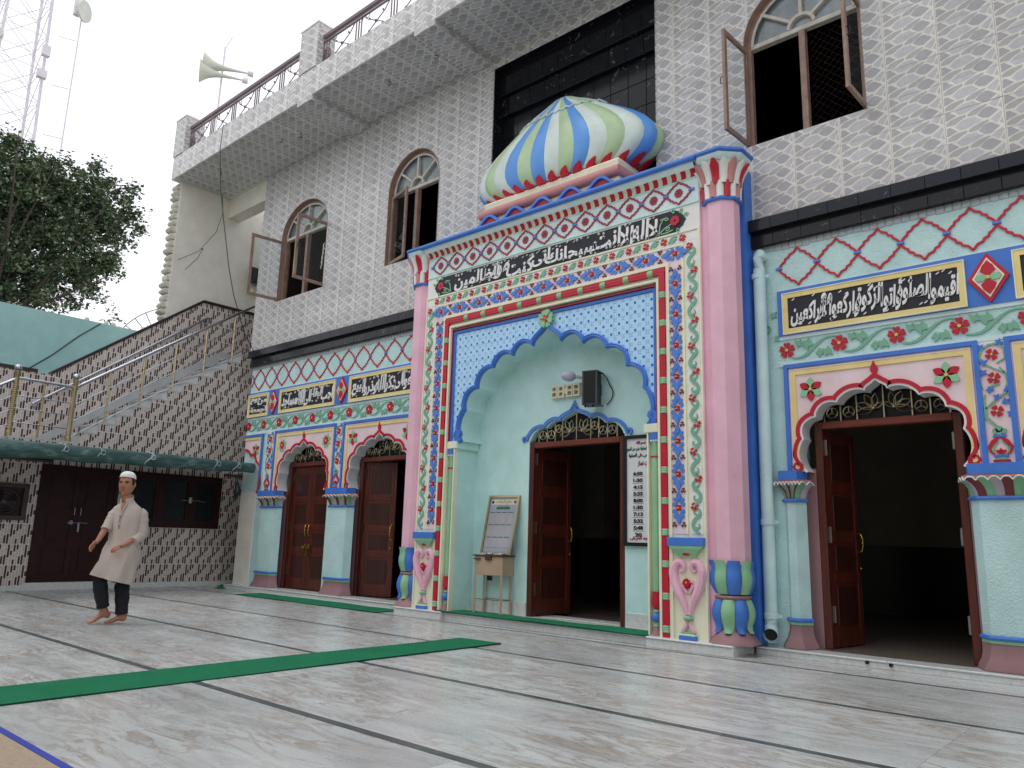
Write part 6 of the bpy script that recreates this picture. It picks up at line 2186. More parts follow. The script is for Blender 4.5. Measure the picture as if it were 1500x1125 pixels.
for i in range(31):
    y = .8 + 6.9 * i / 30
    rings.append([(-13.34 - 1.36 * t, y, 2.33 + .13 * t - .05 * math.sin(PI * t) * (1 + .4 * math.sin(i * .8))) for t in [k / 6 for k in range(7)]])
s_.loft(rings, 0, closed=False); s_.build('cloth_sheet', 'awning_cloth', AWN)
r_ = MB()
for y in (1.6, 3.0, 4.5, 6.1, 7.5):
    r_.tube([(-14.70, y, 2.40), (-13.34, y, 2.30)], .014, 6)
r_.build('bracket', 'brown_metal', AWN)
st_ = MB()
for y in (4.35, 5.72, 5.70, 6.9, 4.9, 7.3):
    w_ = ra.uniform(.03, .07)
    st_.tube([(-13.34 + .12 * math.cos(t), y + w_ * math.sin(2.3 * t) , 2.22 + .125 * math.sin(t)) for t in [PI * .5 - 2.6 * i / 10 for i in range(11)]], .0035, 4)
    st_.tube([(-13.205, y + .05 + .035 * math.cos(t), 2.25 + .04 * math.sin(t)) for t in [2 * PI * i / 10 for i in range(10)]], .003, 4, closed=True)
st_.build_apart('tie_string', 'white_plastic', AWN)
nb_ = MB()
rn = random.Random(5)
pts = []
for k in range(34):
    a, b__ = rn.random() * 2 * PI, rn.random() * PI
    pts.append((-14.3 + .07 * math.cos(a) * math.sin(b__), 7.95 + .12 * math.sin(a) * math.sin(b__), 1.85 + .17 * math.cos(b__)))
nb_.tube(pts, .012, 4); nb_.tube([(-14.3, 7.95, 2.02), (-14.2, 7.9, 2.35)], .01, 4)
ko = nb_.build('net_bundle', 'awning_cloth'); tag(ko, 'dark green bundle of knotted netting hanging below the end of the rolled awning', 'net bundle')

# ================================================================== SMALL THINGS
def carpet(x0, x1, y0, y1, z, label, name='green_carpet', fold=None, t=.012):
    b_ = MB(); nx_, ny_ = 60, 8
    rc = random.Random(int(abs(x0) * 10)); ph = rc.random() * 6
    def hgt(u, v): return z + t + .0025 * math.sin(u * 23 + ph) + .003 * math.sin(u * 9 + v * 4 + ph) * (abs(v - .5) * 2)
    vsx = []
    for i in range(nx_ + 1):
        for j in range(ny_ + 1):
            u, v = i / nx_, j / ny_
            x, y = x0 + (x1 - x0) * u, y0 + (y1 - y0) * v
            if (x1 - x0) >= (y1 - y0): y += .006 * math.sin(u * 14 + ph) * (1 if v > .5 else -1) * abs(v - .5) * 2; h = hgt(u, v)
            else: x += .006 * math.sin(v * 14 + ph); h = hgt(v, u)
            vsx.append((x, y, h))
    fs = [(i * (ny_ + 1) + j, (i + 1) * (ny_ + 1) + j, (i + 1) * (ny_ + 1) + j + 1, i * (ny_ + 1) + j + 1) for i in range(nx_) for j in range(ny_)]
    b_.add(vsx, fs, 0, True)
    edge = [i * (ny_ + 1) for i in range(nx_ + 1)] + [nx_ * (ny_ + 1) + j for j in range(ny_ + 1)] + [i * (ny_ + 1) + ny_ for i in range(nx_, -1, -1)] + [j for j in range(ny_, -1, -1)]
    ev = [vsx[k] for k in edge]
    b_.add(ev + [(x, y, z + .0015) for x, y, _ in ev], [(i, i + 1, len(ev) + i + 1, len(ev) + i) for i in range(len(ev) - 1)], 1)
    me = b_.mesh(name, ['carpet', 'carpet_edge'])
    for v in me.vertices: v.co.x -= (x0 + x1) / 2; v.co.y -= (y0 + y1) / 2; v.co.z -= z
    o = put(name, me, None, ((x0 + x1) / 2, (y0 + y1) / 2, z))
    tag(o, label, 'carpet', 'green carpet runners')
    return o
carpet(-6.02, -5.44, -2.2, 6.08, 0, 'long green carpet runner crossing the open courtyard floor')
carpet(-12.42, -8.66, 7.04, 7.56, 0, 'green carpet runner along the step between stair block and portal')
carpet(-7.62, -4.43, 7.185, 7.56, .1005, 'green carpet strip on the step before the central portal doorway')
g_ = MB(); rows = []
for i in range(13):
    u = i / 12
    rows.append([(-14.62 + .85 * u + .10 * v, 8.35 - .95 * u + .42 * v * (1 - .4 * u), .02 + .055 * math.sin(PI * u) * (1 - v) + .03 * v * math.sin(u * 5)) for v in [j / 5 for j in range(6)]])
g_.loft(rows, 0, closed=False); me = g_.mesh('green_carpet', ['carpet'])
tag(put('green_carpet', me), 'short rumpled piece of green carpet at the foot of the stair block', 'carpet', 'green carpet runners')
mt = MB()
mt.add([(-8.6, -1.9, .006), (-3.6, -1.9, .006), (-3.6, 1.455, .006), (-8.6, 1.455, .006)], [(0, 1, 2, 3)], 0)
mt.box(-8.6, -3.6, 1.455, 1.492, .002, .009, 1); mt.box(-8.6, -3.6, -1.94, -1.9, .002, .009, 1)
tag(mt.build('straw_mat', ['straw', 'mat_blue']), 'woven straw prayer mat with a blue edge on the marble floor', 'mat')

# downpipe
DP = thing('downpipe', (-3.28, 7.7, .1), 'pale mint downpipe beside the blue edge of the portal', 'downpipe')
d_ = MB()
d_.tube([(-3.275, 7.80, 4.16), (-3.275, 7.74, 4.18), (-3.275, 7.71, 4.13), (-3.275, 7.705, 4.0), (-3.29, 7.705, .33), (-3.29, 7.695, .26), (-3.27, 7.66, .215), (-3.255, 7.60, .195)], .063, 16, 0, cap=False)
d_.build('pipe', 'pipe_paint', DP)
c_ = MB()
for z in (3.92, 1.29, .37):
    c_.lathe([(.066, z - .03), (.071, z - .026), (.071, z + .026), (.066, z + .03)], -3.285, 7.705, 16)
    c_.box(-3.40, -3.18, 7.72, 7.735, z - .015, z + .015)
c_.build_apart('clamp', 'pipe_paint', DP)
m_ = MB(); m_.tube([(-3.255, 7.612, .197), (-3.252, 7.592, .191)], .072, 16, 0, cap=False); m_.tube([(-3.26, 7.63, .2), (-3.255, 7.62, .199)], .055, 14, 1)
m_.build('mouth', ['pipe_paint', 'black'], DP)

# metal box on legs
BOX = thing('metal_collection_box', (-6.86, 7.4, .1), 'tan metal collection box on four legs against the niche wall', 'collection box')
b_ = MB()
bx0, bx1, by0, by1 = -7.20, -6.70, 7.475, 7.685
b_.bbox(bx0, bx1, by0, by1, .585, .825, 0, .004)
b_.build('box_body', 'tan_metal', BOX)
b_ = MB(); b_.bbox(bx0 - .02, bx1 + .02, by0 - .02, by1 + .01, .825, .842, 0, .004); b_.build('lid', 'brown_metal', BOX)
for x in (bx0, bx1 - .035):
    for y in (by0, by1 - .035):
        l_ = MB(); l_.box(x, x + .035, y, y + .006, .102, .585); l_.box(x, x + .006, y + .006, y + .035, .102, .585); l_.build('leg', 'tan_metal', BOX)
b_ = MB(); b_.tube([(bx0 + .02, by0 + .02, .28), (bx1 - .02, by0 + .02, .28)], .004, 4); b_.tube([(bx0 + .02, by1 - .02, .28), (bx1 - .02, by1 - .02, .28)], .004, 4); b_.tube([(bx1 - .02, by0 + .02, .28), (bx1 - .02, by1 - .02, .28)], .004, 4); b_.build('brace', 'brown_metal', BOX)
b_ = MB(); b_.box(-6.99, -6.89, 7.45, 7.475, .775, .825); b_.box(-7.19, -7.09, 7.445, 7.475, .78, .795); b_.build('hasp', 'brown_metal', BOX)
b_ = MB(); b_.tube([(-7.0 + .025 * math.cos(t), 7.56, .585 + .03 * math.sin(t)) for t in [PI * i / 8 for i in range(9)]], .005, 5); b_.bbox(-7.035, -6.965, 7.545, 7.575, .515, .575, 0, .004); b_.build('padlock', 'black', BOX)
# framed timetable leaning on the wall
FR = thing('framed_timetable', (-6.8, 7.5, .865), 'framed printed yearly timetable leaning on top of the tan metal box', 'framed timetable')
fw, fh_ = .54, .785
def lean(mb, ang=math.radians(-11.5), loc=(-6.88, 7.535, .846)):
    ca, sa = math.cos(ang), math.sin(ang)
    mb.v = [(x + loc[0], y * ca - z * sa + loc[1], y * sa + z * ca + loc[2]) for x, y, z in mb.v]
    return mb
b_ = MB(); b_.ribbon([(-fw / 2 + .015, .015), (fw / 2 - .015, .015), (fw / 2 - .015, fh_ - .015), (-fw / 2 + .015, fh_ - .015)], .03, -.02, .012, 0, closed=True); lean(b_).build('frame', 'brass_tube', FR)
b_ = MB(); b_.box(-fw / 2 + .028, fw / 2 - .028, -.002, .004, .028, fh_ - .028, 0)
b_.box(-fw / 2 + .05, fw / 2 - .05, -.0032, -.002, fh_ - .125, fh_ - .05, 1)
b_.box(-.12, .12, -.0032, -.002, fh_ - .185, fh_ - .155, 2)
for r in range(3):
    for c in range(4):
        x = -fw / 2 + .055 + c * .105; z = fh_ - .22 - r * .165
        b_.box(x, x + .084, -.0032, -.002, z - .15, z - .015, 3); b_.box(x, x + .084, -.0034, -.002, z - .013, z - .003, 4)
        for q in range(9):
            b_.box(x + .006, x + .078, -.0036, -.0033, z - .03 - q * .0135, z - .0255 - q * .0135, 5)
b_.box(-fw / 2 + .05, fw / 2 - .05, -.0032, -.002, .04, .095, 0)
for z in (.06, .08): b_.prism(disc(fw / 2 - .07, z, .008), -.0036, -.003, 6)
b_.prism(disc(-fw / 2 + .075, fh_ - .088, .022), -.0036, -.003, 7); b_.prism(disc(fw / 2 - .075, fh_ - .088, .022), -.0036, -.003, 7)
add_text(b_, 'نظام الاوقات', -.14, .14, fh_ - .112, fh_ - .065, -.0042, .0008, 6, arabic=True, offset=.01)
add_text(b_, 'اوقات الصلوة', -.09, .09, fh_ - .152, fh_ - .13, -.0042, .0008, 4, arabic=True)
lean(b_).build('printed_sheet', ['paper_lilac', 'cream_plastic', 'text_green', 'paper_pink', 'text_green', 'paper_lilac', 'text_red', 'text_black'], FR)
b_ = MB(); b_.box(-fw / 2 + .03, fw / 2 - .03, -.010, -.0085, .03, fh_ - .03, 0); lean(b_).build('glass_pane', 'glass', FR)
b_ = MB()
for x, y, w__, m_i in ((-7.18, 7.465, .16, 0), (-7.12, 7.47, .13, 1), (-6.95, 7.462, .06, 2), (-6.86, 7.465, .14, 1), (-6.77, 7.47, .05, 2)):
    b_.box(x, x + w__, y, y + .05, .8425 + .006 * (m_i), .854 + .008 * m_i, m_i)
tag(b_.build('papers', ['paper_lilac', 'paper_pink', 'white_plastic']), 'loose papers and slips lying before the frame on the box lid', 'papers')

# prayer time board
NB = thing('prayer_time_board', (-4.72, 7.7, 1.0), 'white prayer time board in a black frame beside the central doorway', 'notice board')
bx0, bx1, bz0, bz1 = -5.0, -4.44, 1.01, 2.285
b_ = MB(); b_.ribbon([(bx0 + .02, bz0 + .02), (bx1 - .02, bz0 + .02), (bx1 - .02, bz1 - .02), (bx0 + .02, bz1 - .02)], .042, 7.655, 7.70, 0, closed=True); b_.build('frame', 'black', NB)
b_ = MB(); b_.box(bx0 + .04, bx1 - .04, 7.675, 7.698, bz0 + .04, bz1 - .04, 0); b_.build('board_face', 'white_plastic', NB)
b_ = MB(); y = 7.669
add_text(b_, 'بسم الله', -4.83, -4.70, 2.165, 2.215, y, .005, 0, offset=.03, arabic=True)
add_text(b_, 'الصلوة خير من النوم', -4.955, -4.68, 2.09, 2.15, y, .005, 1, offset=.03, arabic=True)
add_text(b_, 'حى على الصلوة', -4.93, -4.68, 2.02, 2.075, y, .005, 2, offset=.02, arabic=True)
add_text(b_, 'اوقات نماز', -4.81, -4.60, 1.915, 1.985, y, .005, 0, offset=.03, arabic=True)
for i, t in enumerate(['6:50', '1:30', '4:15', '5:35', '8:00', '1:30', '7:13', '5:32', '5:48', '20']):
    z = 1.835 - i * .0775
    if t == '20': add_text(b_, t, -4.85, -4.76, z - .022, z + .022, y, .005, 2, offset=.035)
    else: add_text(b_, t, -4.87, -4.745, z - .022, z + .022, y, .005, 2, offset=.035)
    b_.box(-4.885, -4.73, 7.673, 7.675, z - .037, z - .034, 3)
    add_text(b_, ['فجر', 'ظهر', 'عصر', 'مغرب', 'عشاء', 'جمعة', 'اذان', 'طلوع', 'غروب', 'وقت'][i], -4.64, -4.52, z - .025, z + .025, y, .005, 2, offset=.01, arabic=True)
add_text(b_, 'مسجد كمىتى', -4.92, -4.60, 1.075, 1.125, y, .005, 0, offset=.03, arabic=True)
b_.build_apart('lettering', ['text_red', 'text_green', 'text_black', 'speaker_grey'], NB)

# loudspeaker, lamp, digit frame
SP = thing('loudspeaker', (-5.53, 7.6, 2.9), 'black column loudspeaker fixed to the wall above the central doorway', 'loudspeaker')
def yrot(mb, ang, c):
    ca, sa = math.cos(ang), math.sin(ang)
    mb.v = [((x - c[0]) * ca - (y - c[1]) * sa + c[0], (x - c[0]) * sa + (y - c[1]) * ca + c[1], z) for x, y, z in mb.v]
    return mb
b_ = MB(); sx0, sx1, sz0, sz1 = -5.475, -5.28, 2.68, 3.085
b_.loft([[(sx0, 7.46, z), (sx1, 7.46, z), (sx1 - .03, 7.66, z), (sx0 + .03, 7.66, z)] for z in (sz0, sz1)], 0, smooth=False, cap0=True, cap1=True)
for z in (sz0 - .008, sz1 - .004): b_.box(sx0 - .004, sx1 + .004, 7.455, 7.665, z, z + .012, 1)
for x in (sx0 + .0, sx1 - .018): b_.box(x, x + .018, 7.452, 7.468, sz0, sz1, 1)
yrot(b_, .22, (-5.37, 7.58)).build('cabinet', ['speaker_black', 'speaker_grey'], SP)
b_ = MB(); b_.box(sx0 + .02, sx1 - .02, 7.4535, 7.4595, sz0 + .01, sz1 - .01, 0)
yrot(b_, .22, (-5.37, 7.58)).build('front_grille', 'black', SP)
b_ = MB()
for x in (-5.44, -5.33): b_.sphere((x, 7.50, sz0 - .02), .014, 0, 8)
b_.box(-5.40, -5.34, 7.6, 7.70, 2.82, 2.95, 0)
b_.build('bracket', 'black', SP)
b_ = MB(); b_.tube(bez((-5.38, 7.60, 3.09), (-5.20, 7.62, 3.09), (-5.24, 7.66, 3.0), (-5.20, 7.68, 2.92), 6) + bez((-5.20, 7.68, 2.92), (-5.13, 7.68, 2.86), (-5.15, 7.68, 2.74), (-5.25, 7.68, 2.69), 6)[1:], .007, 5); b_.build('cable', 'black', SP)
LB = thing('wall_lamp', (-5.86, 7.6, 3.13), 'unlit round bulb lamp in a white holder beside the loudspeaker', 'lamp')
b_ = MB(); b_.bbox(-5.63, -5.51, 7.66, 7.70, 3.005, 3.125, 0, .006); b_.tube([(-5.57, 7.66, 3.06), (-5.60, 7.56, 3.06), (-5.62, 7.53, 3.06)], .028, 8); b_.box(-5.60, -5.565, 7.64, 7.70, 2.86, 2.95, 0); b_.build('holder', 'white_plastic', LB)
b_ = MB(); b_.tube([(-5.62, 7.53, 3.06), (-5.645, 7.50, 3.06), (-5.675, 7.46, 3.06), (-5.705, 7.42, 3.06), (-5.73, 7.385, 3.06)], [.03, .062, .070, .058, .02], 12); b_.build('bulb', 'lamp_lilac', LB)
b_ = MB()
def ring8(cx_, zc):
    w2_, h2 = .042, .082
    for s_ in (-1, 1): b_.box(cx_ + s_ * w2_ - .013, cx_ + s_ * w2_ + .013, 7.645, 7.695, zc - h2, zc + h2, 0)
    for q in (-1, 0, 1): b_.box(cx_ - w2_ + .013, cx_ + w2_ - .013, 7.646, 7.694, zc + q * (h2 - .011) - .011, zc + q * (h2 - .011) + .011, 0)
for i, x in enumerate((-6.045, -5.94, -5.80, -5.695)): ring8(x, 2.925 + 0 * i)
b_.box(-5.90, -5.84, 7.65, 7.69, 2.89, 2.955, 0)
tag(b_.build('digit_clock_frame', 'cream_plastic'), 'cream plastic frame with four figure-eight digit openings beside the loudspeaker', 'clock')

# horn loudspeakers on the roof
HN = thing('roof_horn_speakers', (-14.9, 7.2, 8.6), 'pair of grey horn loudspeakers on a thin pole above the roof corner', 'horn loudspeakers')
hy = 7.3
hx_, hz0 = -15.42, 10.0
b_ = MB(); b_.tube([(-15.6, 7.3, 8.58), (-15.55, 7.3, 11.95)], .022, 6); b_.tube([(-15.55, 7.3, 11.9), (-15.5, 7.42, 12.25)], .012, 5); b_.build('pole', 'tower_steel', HN)
def horn(c, d, L, R_):
    h_ = MB(); c = Vector(c); d = Vector(d).normalized()
    pr = [(0, .03), (.25, .05), (.5, .085), (.68, .14), (.82, .22), (.92, .32), (1, .42)]
    h_.tube([c + d * (L * t) for t, _ in pr], [R_ * r_ / .42 for _, r_ in pr], 18, 0, cap=False)
    h_.tube([c + d * (L * 1.0), c + d * (L * 1.02)], [R_, R_ * 1.06], 18, 0, cap=False)
    h_.build('horn', 'horn_grey', HN)
    u = MB(); u.tube([c - d * .12, c], [.07, .06], 10); u.build('driver', 'tower_steel', HN)
horn((-15.15, 7.70, 11.32), (-.42, -.68, .02), .92, .25)
horn((-15.22, 7.62, 11.14), (-.38, -.72, .0), .88, .24)

# hanging cables
cb = MB(); cb.tube([(-13.62, 6.65, 8.98), (-13.60, 6.52, 8.93), (-13.60, 6.51, 8.4), (-13.50, 6.55, 7.6), (-13.33, 6.62, 6.8), (-13.12, 6.7, 5.9), (-12.98, 6.78, 5.35), (-13.4, 7.3, 4.8), (-13.8, 7.75, 4.6)], .009, 5)
tag(cb.build('hanging_cable', 'cable_dark'), 'thin dark cable hanging from the roof edge past the stair head', 'cable')
cb = MB(); cb.tube([(-15.64, 6.84, 6.68), (-15.5, 7.2, 6.95), (-15.0, 7.3, 7.30), (-14.2, 7.0, 7.42), (-13.45, 6.58, 7.45)], .006, 4); cb.tube([(-15.45, 7.25, 7.0), (-15.5, 7.2, 6.8), (-15.6, 7.0, 6.5)], .006, 4)
cb.sphere((-15.45, 7.25, 7.0), .02, 0, 6)
tag(cb.build('wall_wire', 'cable_dark'), 'slack thin wire strung across the cream stair-head wall', 'wire')

# ================================================================== BEYOND THE STAIR BLOCK
tw_ = MB()
tw_.add([(-17.5, -6, 0), (-17.5, 11.5, 0), (-17.5, 11.5, 5.44), (-17.5, -6, 5.44), (-17.8, -6, 0), (-17.8, 11.5, 0), (-17.8, 11.5, 5.44), (-17.8, -6, 5.44)],
        [(0, 1, 2, 3), (7, 6, 5, 4), (3, 2, 6, 7), (0, 3, 7, 4), (1, 5, 6, 2)], 0)
tg_ = tw_.build('teal_wall', 'teal_wall'); tag(tg_, 'plain teal painted boundary wall rising behind the stair parapet', 'wall')
ck = MB(); ck.tube([(-17.49, 4.6, 3.9), (-17.49, 5.3, 4.55), (-17.49, 5.75, 5.05), (-17.49, 6.15, 5.42)], .012, 4); tag(ck.build('slack_cable', 'cable_dark'), 'black cable drooping across the teal wall', 'cable')
bl_ = MB()
for y in (5.9, 6.3, 6.45): bl_.sphere((-17.6, y, 5.48), .05, 0, 7)
tag(bl_.build('wall_stones', 'rough_plaster'), 'small lumps of mortar sitting on top of the teal wall', 'rubble')
# mesh satellite dish
DI = thing('mesh_dish', (-17.3, 7.0, 5.2), 'large skeletal mesh satellite dish behind the stair parapet', 'satellite dish')
b_ = MB(); DC = Vector((-17.2, 7.35, 5.05)); 
ax_ = Vector((.55, -.75, .35)).normalized(); e1v = ax_.cross(Vector((0, 0, 1))).normalized(); e2v = e1v.cross(ax_)
e2v = -e2v if e2v.z < 0 else e2v
def dish(r, t): return DC + e1v * (r * math.cos(t)) + e2v * (r * math.sin(t)) + ax_ * (.22 * r * r)
for k in range(24):
    t = 2 * PI * k / 24
    b_.tube([dish(r, t) for r in (.1, .4, .7, 1.0)], .009, 4)
for r in (.5, 1.0): b_.tube([dish(r, 2 * PI * k / 36) for k in range(36)], .010, 4, closed=True)
b_.build('dish_frame', 'bark', DI)
b_ = MB(); b_.tube([DC, DC + ax_ * .75], .014, 5); b_.tube([dish(.9, 1.2), DC + ax_ * .72], .008, 4); b_.tube([DC + ax_ * .68, DC + ax_ * .80], .045, 8); b_.build('feed', 'pale_dish', DI)
b_ = MB(); b_.tube([DC, DC - Vector((0, 0, 3))], .04, 6); b_.build('mast', 'tower_steel', DI)
# lattice tower
TWR = thing('lattice_tower', (-30.8, 6.8, 0), 'pale steel lattice telecom tower with antennas beyond the tree', 'tower')
b_ = MB()
def leg(i, z):
    k = 1 - z / 60
    cx_, cy_ = -30.9, 6.72
    h = .98 * k * 1.05
    return Vector((cx_ + (h if i in (0, 1) else -h), cy_ + (h if i in (1, 2) else -h), z))
for i in range(4): b_.tube([leg(i, 0), leg(i, 14), leg(i, 26)], .055, 6, 0)
b_.build('leg', 'tower_steel', TWR)
b_ = MB(); z = 0; k = 0
while z < 26:
    for i in range(4):
        j = (i + 1) % 4
        b_.tube([leg(i, z), leg(j, z)], .013, 4); b_.tube([leg(i, z), leg(j, z + 1.35)], .014, 4); b_.tube([leg(j, z), leg(i, z + 1.35)], .014, 4)
    z += 1.35; k += 1
b_.build('lattice', 'tower_steel', TWR)
b_ = MB(); b_.tube([(-29.7, 8.25, 0), (-29.7, 8.3, 26)], .025, 5)
for z in range(1, 26, 2): b_.tube([(-29.7, 8.25, z), (-29.9, 7.7, z)], .015, 4)
b_.build('cable_ladder', 'tower_steel', TWR)
for c, n_, r_, L_ in (((-29.4, 8.3, 20.15), (.75, .62, -.1), .40, .2), ((-29.7, 5.75, 18.0), (.7, -.6, 0), .22, .25), ((-29.7, 5.8, 16.9), (.8, -.3, 0), .2, .25)):
    b_ = MB(); c = Vector(c); n_ = Vector(n_).normalized()
    b_.tube([c - n_ * L_, c - n_ * (L_ * .3), c], [r_ * .6, r_, r_ * 1.0], 16, 0); b_.build('drum_antenna', 'pale_dish', TWR)
b_ = MB(); b_.box(-30.0, -29.8, 7.25, 7.5, 18.0, 18.4); b_.box(-30.0, -29.8, 7.2, 7.5, 17.1, 17.4); b_.box(-29.6, -29.4, 7.95, 8.15, 19.9, 21.6); b_.build('panel_antenna', 'tower_steel', TWR)
# far building strip so that the horizon is not bare from other viewpoints
for k, (x, y, w_, d_2, h_) in enumerate(((-34, 22, 14, 8, 6.0), (-44, -6, 10, 12, 5.0), (-28, -22, 12, 9, 5.5))):
    f_ = MB(); f_.box(x - w_ / 2, x + w_ / 2, y - d_2 / 2, y + d_2 / 2, 0, h_, 0); f_.box(x - w_ / 2 - .2, x + w_ / 2 + .2, y - d_2 / 2 - .2, y + d_2 / 2 + .2, h_, h_ + .3, 0)
    h = thing('far_house', (x, y, 0), ['low pale house far behind the mosque', 'low pale house beyond the lattice tower', 'low pale house standing apart beyond the courtyard'][k], 'house')
    f_.build('wall', 'far_cream', h)
    for q in range(4):
        w2 = MB(); wx = x - w_ / 2 + (q + .5) * w_ / 4
        w2.box(wx - .5, wx + .5, y - d_2 / 2 - .03, y - d_2 / 2 + .02, 2.2, 3.6, 0); w2.build('window', 'shade_glass', h)
# broad-leaved tree
TR = thing('leafy_tree', (-24.5, 5.6, 0), 'large dense broad-leaved tree rising behind the teal wall', 'tree')
b_ = MB()
b_.tube([(-24.5, 5.6, 0), (-24.4, 5.5, 2), (-24.6, 5.7, 4.2), (-24.5, 5.6, 6)], [.38, .30, .25, .2], 10)
b_.build('trunk', 'bark', TR)
b_ = MB(); rt_ = random.Random(21)
tips = []
for k in range(26):
    a = rt_.random() * 2 * PI; r_ = rt_.uniform(.8, 3.4); zz = rt_.uniform(7.6, 12.0)
    if zz > 11: r_ *= .6
    tip = Vector((-24.5 + r_ * math.cos(a), 5.6 + r_ * math.sin(a), zz))
    s0_ = Vector((-24.5, 5.6, rt_.uniform(4, 6.5)))
    mid = s0_.lerp(tip, .5) + Vector((rt_.uniform(-.4, .4), rt_.uniform(-.4, .4), rt_.uniform(-.2, .5)))
    b_.tube([s0_, mid, tip], [.07, .035, .012], 6); tips.append(tip); tips.append(mid)
b_.build('limb', 'bark', TR)
LOBES = [((-24.5, 3.4, 9.3), 2.2), ((-24.4, 5.7, 9.9), 1.75), ((-24.3, 7.0, 10.3), 1.2), ((-24.3, 7.9, 10.7), .85), ((-24.3, 7.5, 9.1), 1.1), ((-24.3, 8.55, 10.2), .65), ((-24.3, 8.35, 8.9), .6), ((-24.4, 5.4, 8.2), 1.7), ((-24.5, 6.9, 8.1), 1.15), ((-25.0, 2.0, 8.9), 2.2), ((-24.5, 4.2, 10.9), 1.2), ((-24.4, 7.9, 11.65), .62), ((-24.4, 6.6, 11.35), .7), ((-25.2, 5.5, 9.0), 2.5), ((-24.3, 9.0, 10.75), .35), ((-24.3, 9.05, 8.8), .3), ((-24.3, 5.6, 11.7), .4), ((-24.3, 9.35, 10.3), .22), ((-24.3, 8.9, 11.5), .3), ((-24.3, 8.2, 7.9), .45), ((-24.3, 8.7, 7.4), .2)]
def leaves(n, seed):
    rl_ = random.Random(seed); vs, fs, ms = [], [], []
    wts = [r_ ** 2.2 for _, r_ in LOBES]
    clumps = []
    for q in range(1500):
        (c, R_) = rl_.choices(LOBES, wts)[0]
        d = Vector((rl_.gauss(0, 1), rl_.gauss(0, 1), rl_.gauss(0, 1))).normalized()
        rr_ = R_ * (rl_.random() ** .45) * (1.02 + .16 * math.sin(5 * d.x + 3 * d.z) + .10 * math.sin(7 * d.y + 2 * d.z))
        clumps.append((Vector(c) + d * rr_, rl_.uniform(.12, .34), rl_.random()))
    for q in range(n):
        cc_, cr_, tone = rl_.choice(clumps)
        d = Vector((rl_.gauss(0, 1), rl_.gauss(0, 1), rl_.gauss(0, .7)))
        base = cc_ + d * cr_ * .55
        # small cluster of three or four leaves
        for m__ in range(rl_.choice((2, 3, 4))):
            p = base + Vector((rl_.uniform(-.13, .13), rl_.uniform(-.13, .13), rl_.uniform(-.11, .11)))
            L = rl_.uniform(.08, .17); a = rl_.random() * 2 * PI; tl = rl_.uniform(-1.1, .5)
            u = Vector((math.cos(a) * math.cos(tl), math.sin(a) * math.cos(tl), math.sin(tl)))
            v = u.cross(Vector((rl_.uniform(-.5, .5), rl_.uniform(-.5, .5), 1))).normalized() * (L * .36)
            nrm = u.cross(v).normalized() * (L * .10)
            o = len(vs)
            vs += [tuple(p), tuple(p + u * L * .45 + v + nrm), tuple(p + u * L), tuple(p + u * L * .45 - v + nrm)]
            fs += [(o, o + 1, o + 2), (o, o + 2, o + 3)]
            k_ = 0 if rl_.random() < .75 - .6 * tone else (1 if rl_.random() < .7 else 2)
            ms += [k_, k_]
    me = bpy.data.meshes.new('foliage'); me.from_pydata(vs, [], fs)
    for k_ in ('leaf_dark', 'leaf_mid', 'leaf_pale'): me.materials.append(MATS[k_])
    me.polygons.foreach_set('material_index', ms); me.update()
    return me
tag(put('crown', leaves(30000, 3), TR), kind='stuff')
# ================================================================== PERSON
PM = Vector((-9.25, 3.81, 0)); PR_ = Vector((.374, .927, 0)); PT_ = Vector((.927, -.374, 0))
def LP(a, d, z): return PM + PR_ * a + PT_ * d + Vector((0, 0, z))
PER = thing('person', (-9.3, 3.75, 0), 'barefoot man in a white skullcap, pale beige kurta and dark trousers', 'person')
TH = math.radians(30)
FW = PT_ * math.cos(TH) - PR_ * math.sin(TH)      # the way the chest faces
SD = PR_ * math.cos(TH) + PT_ * math.sin(TH)
def skin_mesh(nodes, edges, root=0, sub=2):
    me = bpy.data.meshes.new('limb'); me.from_pydata([tuple(n[0]) for n in nodes], edges, [])
    o = bpy.data.objects.new('limb', me); COL.objects.link(o)
    sk = o.modifiers.new('s', 'SKIN'); sk.use_smooth_shade = True
    su = o.modifiers.new('u', 'SUBSURF'); su.levels = sub; su.render_levels = sub
    for i, n in enumerate(nodes):
        r_ = n[1]; me.skin_vertices[0].data[i].radius = (r_, r_) if not isinstance(r_, tuple) else r_
        me.skin_vertices[0].data[i].use_root = (i == root)
    bpy.context.view_layer.update()
    m2 = bpy.data.meshes.new_from_object(o.evaluated_get(bpy.context.evaluated_depsgraph_get()))
    v = [tuple(x.co) for x in m2.vertices]; f = [tuple(p.vertices) for p in m2.polygons]
    bpy.data.objects.remove(o); bpy.data.meshes.remove(me); bpy.data.meshes.remove(m2)
    return v, f
# skeleton: pelvis root, spine, neck, arms, legs
N = []; E_ = []
def node(p, r_, parent=None):
    N.append((p, r_)); i = len(N) - 1
    if parent is not None: E_.append((parent, i))
    return i
pel = node(LP(0, 0, .88), .115)
sp1 = node(LP(0, .01, 1.05), .105, pel); sp2 = node(LP(0, .0, 1.20), .10, sp1); nk = node(LP(-.012, .005, 1.335), .058, sp2); nk2 = node(LP(-.028, .022, 1.45), .056, nk); 
def arm(sh, el, wr, hand_dir, palm_n, thumb_dir, curl):
    s_ = node(sh, .042, sp2); e = node(el, .040, s_)
    m_ = node(el.lerp(wr, .4), .037, e); w_ = node(wr, .026, m_)
    hand_dir = hand_dir.normalized(); palm_n = (palm_n - hand_dir * palm_n.dot(hand_dir)).normalized(); sd = hand_dir.cross(palm_n)
    if sd.dot(thumb_dir) < 0: sd = -sd
    pm = node(wr + hand_dir * .045, (.036, .020), w_)
    return wr, hand_dir, palm_n, sd, curl, pm
hands = []
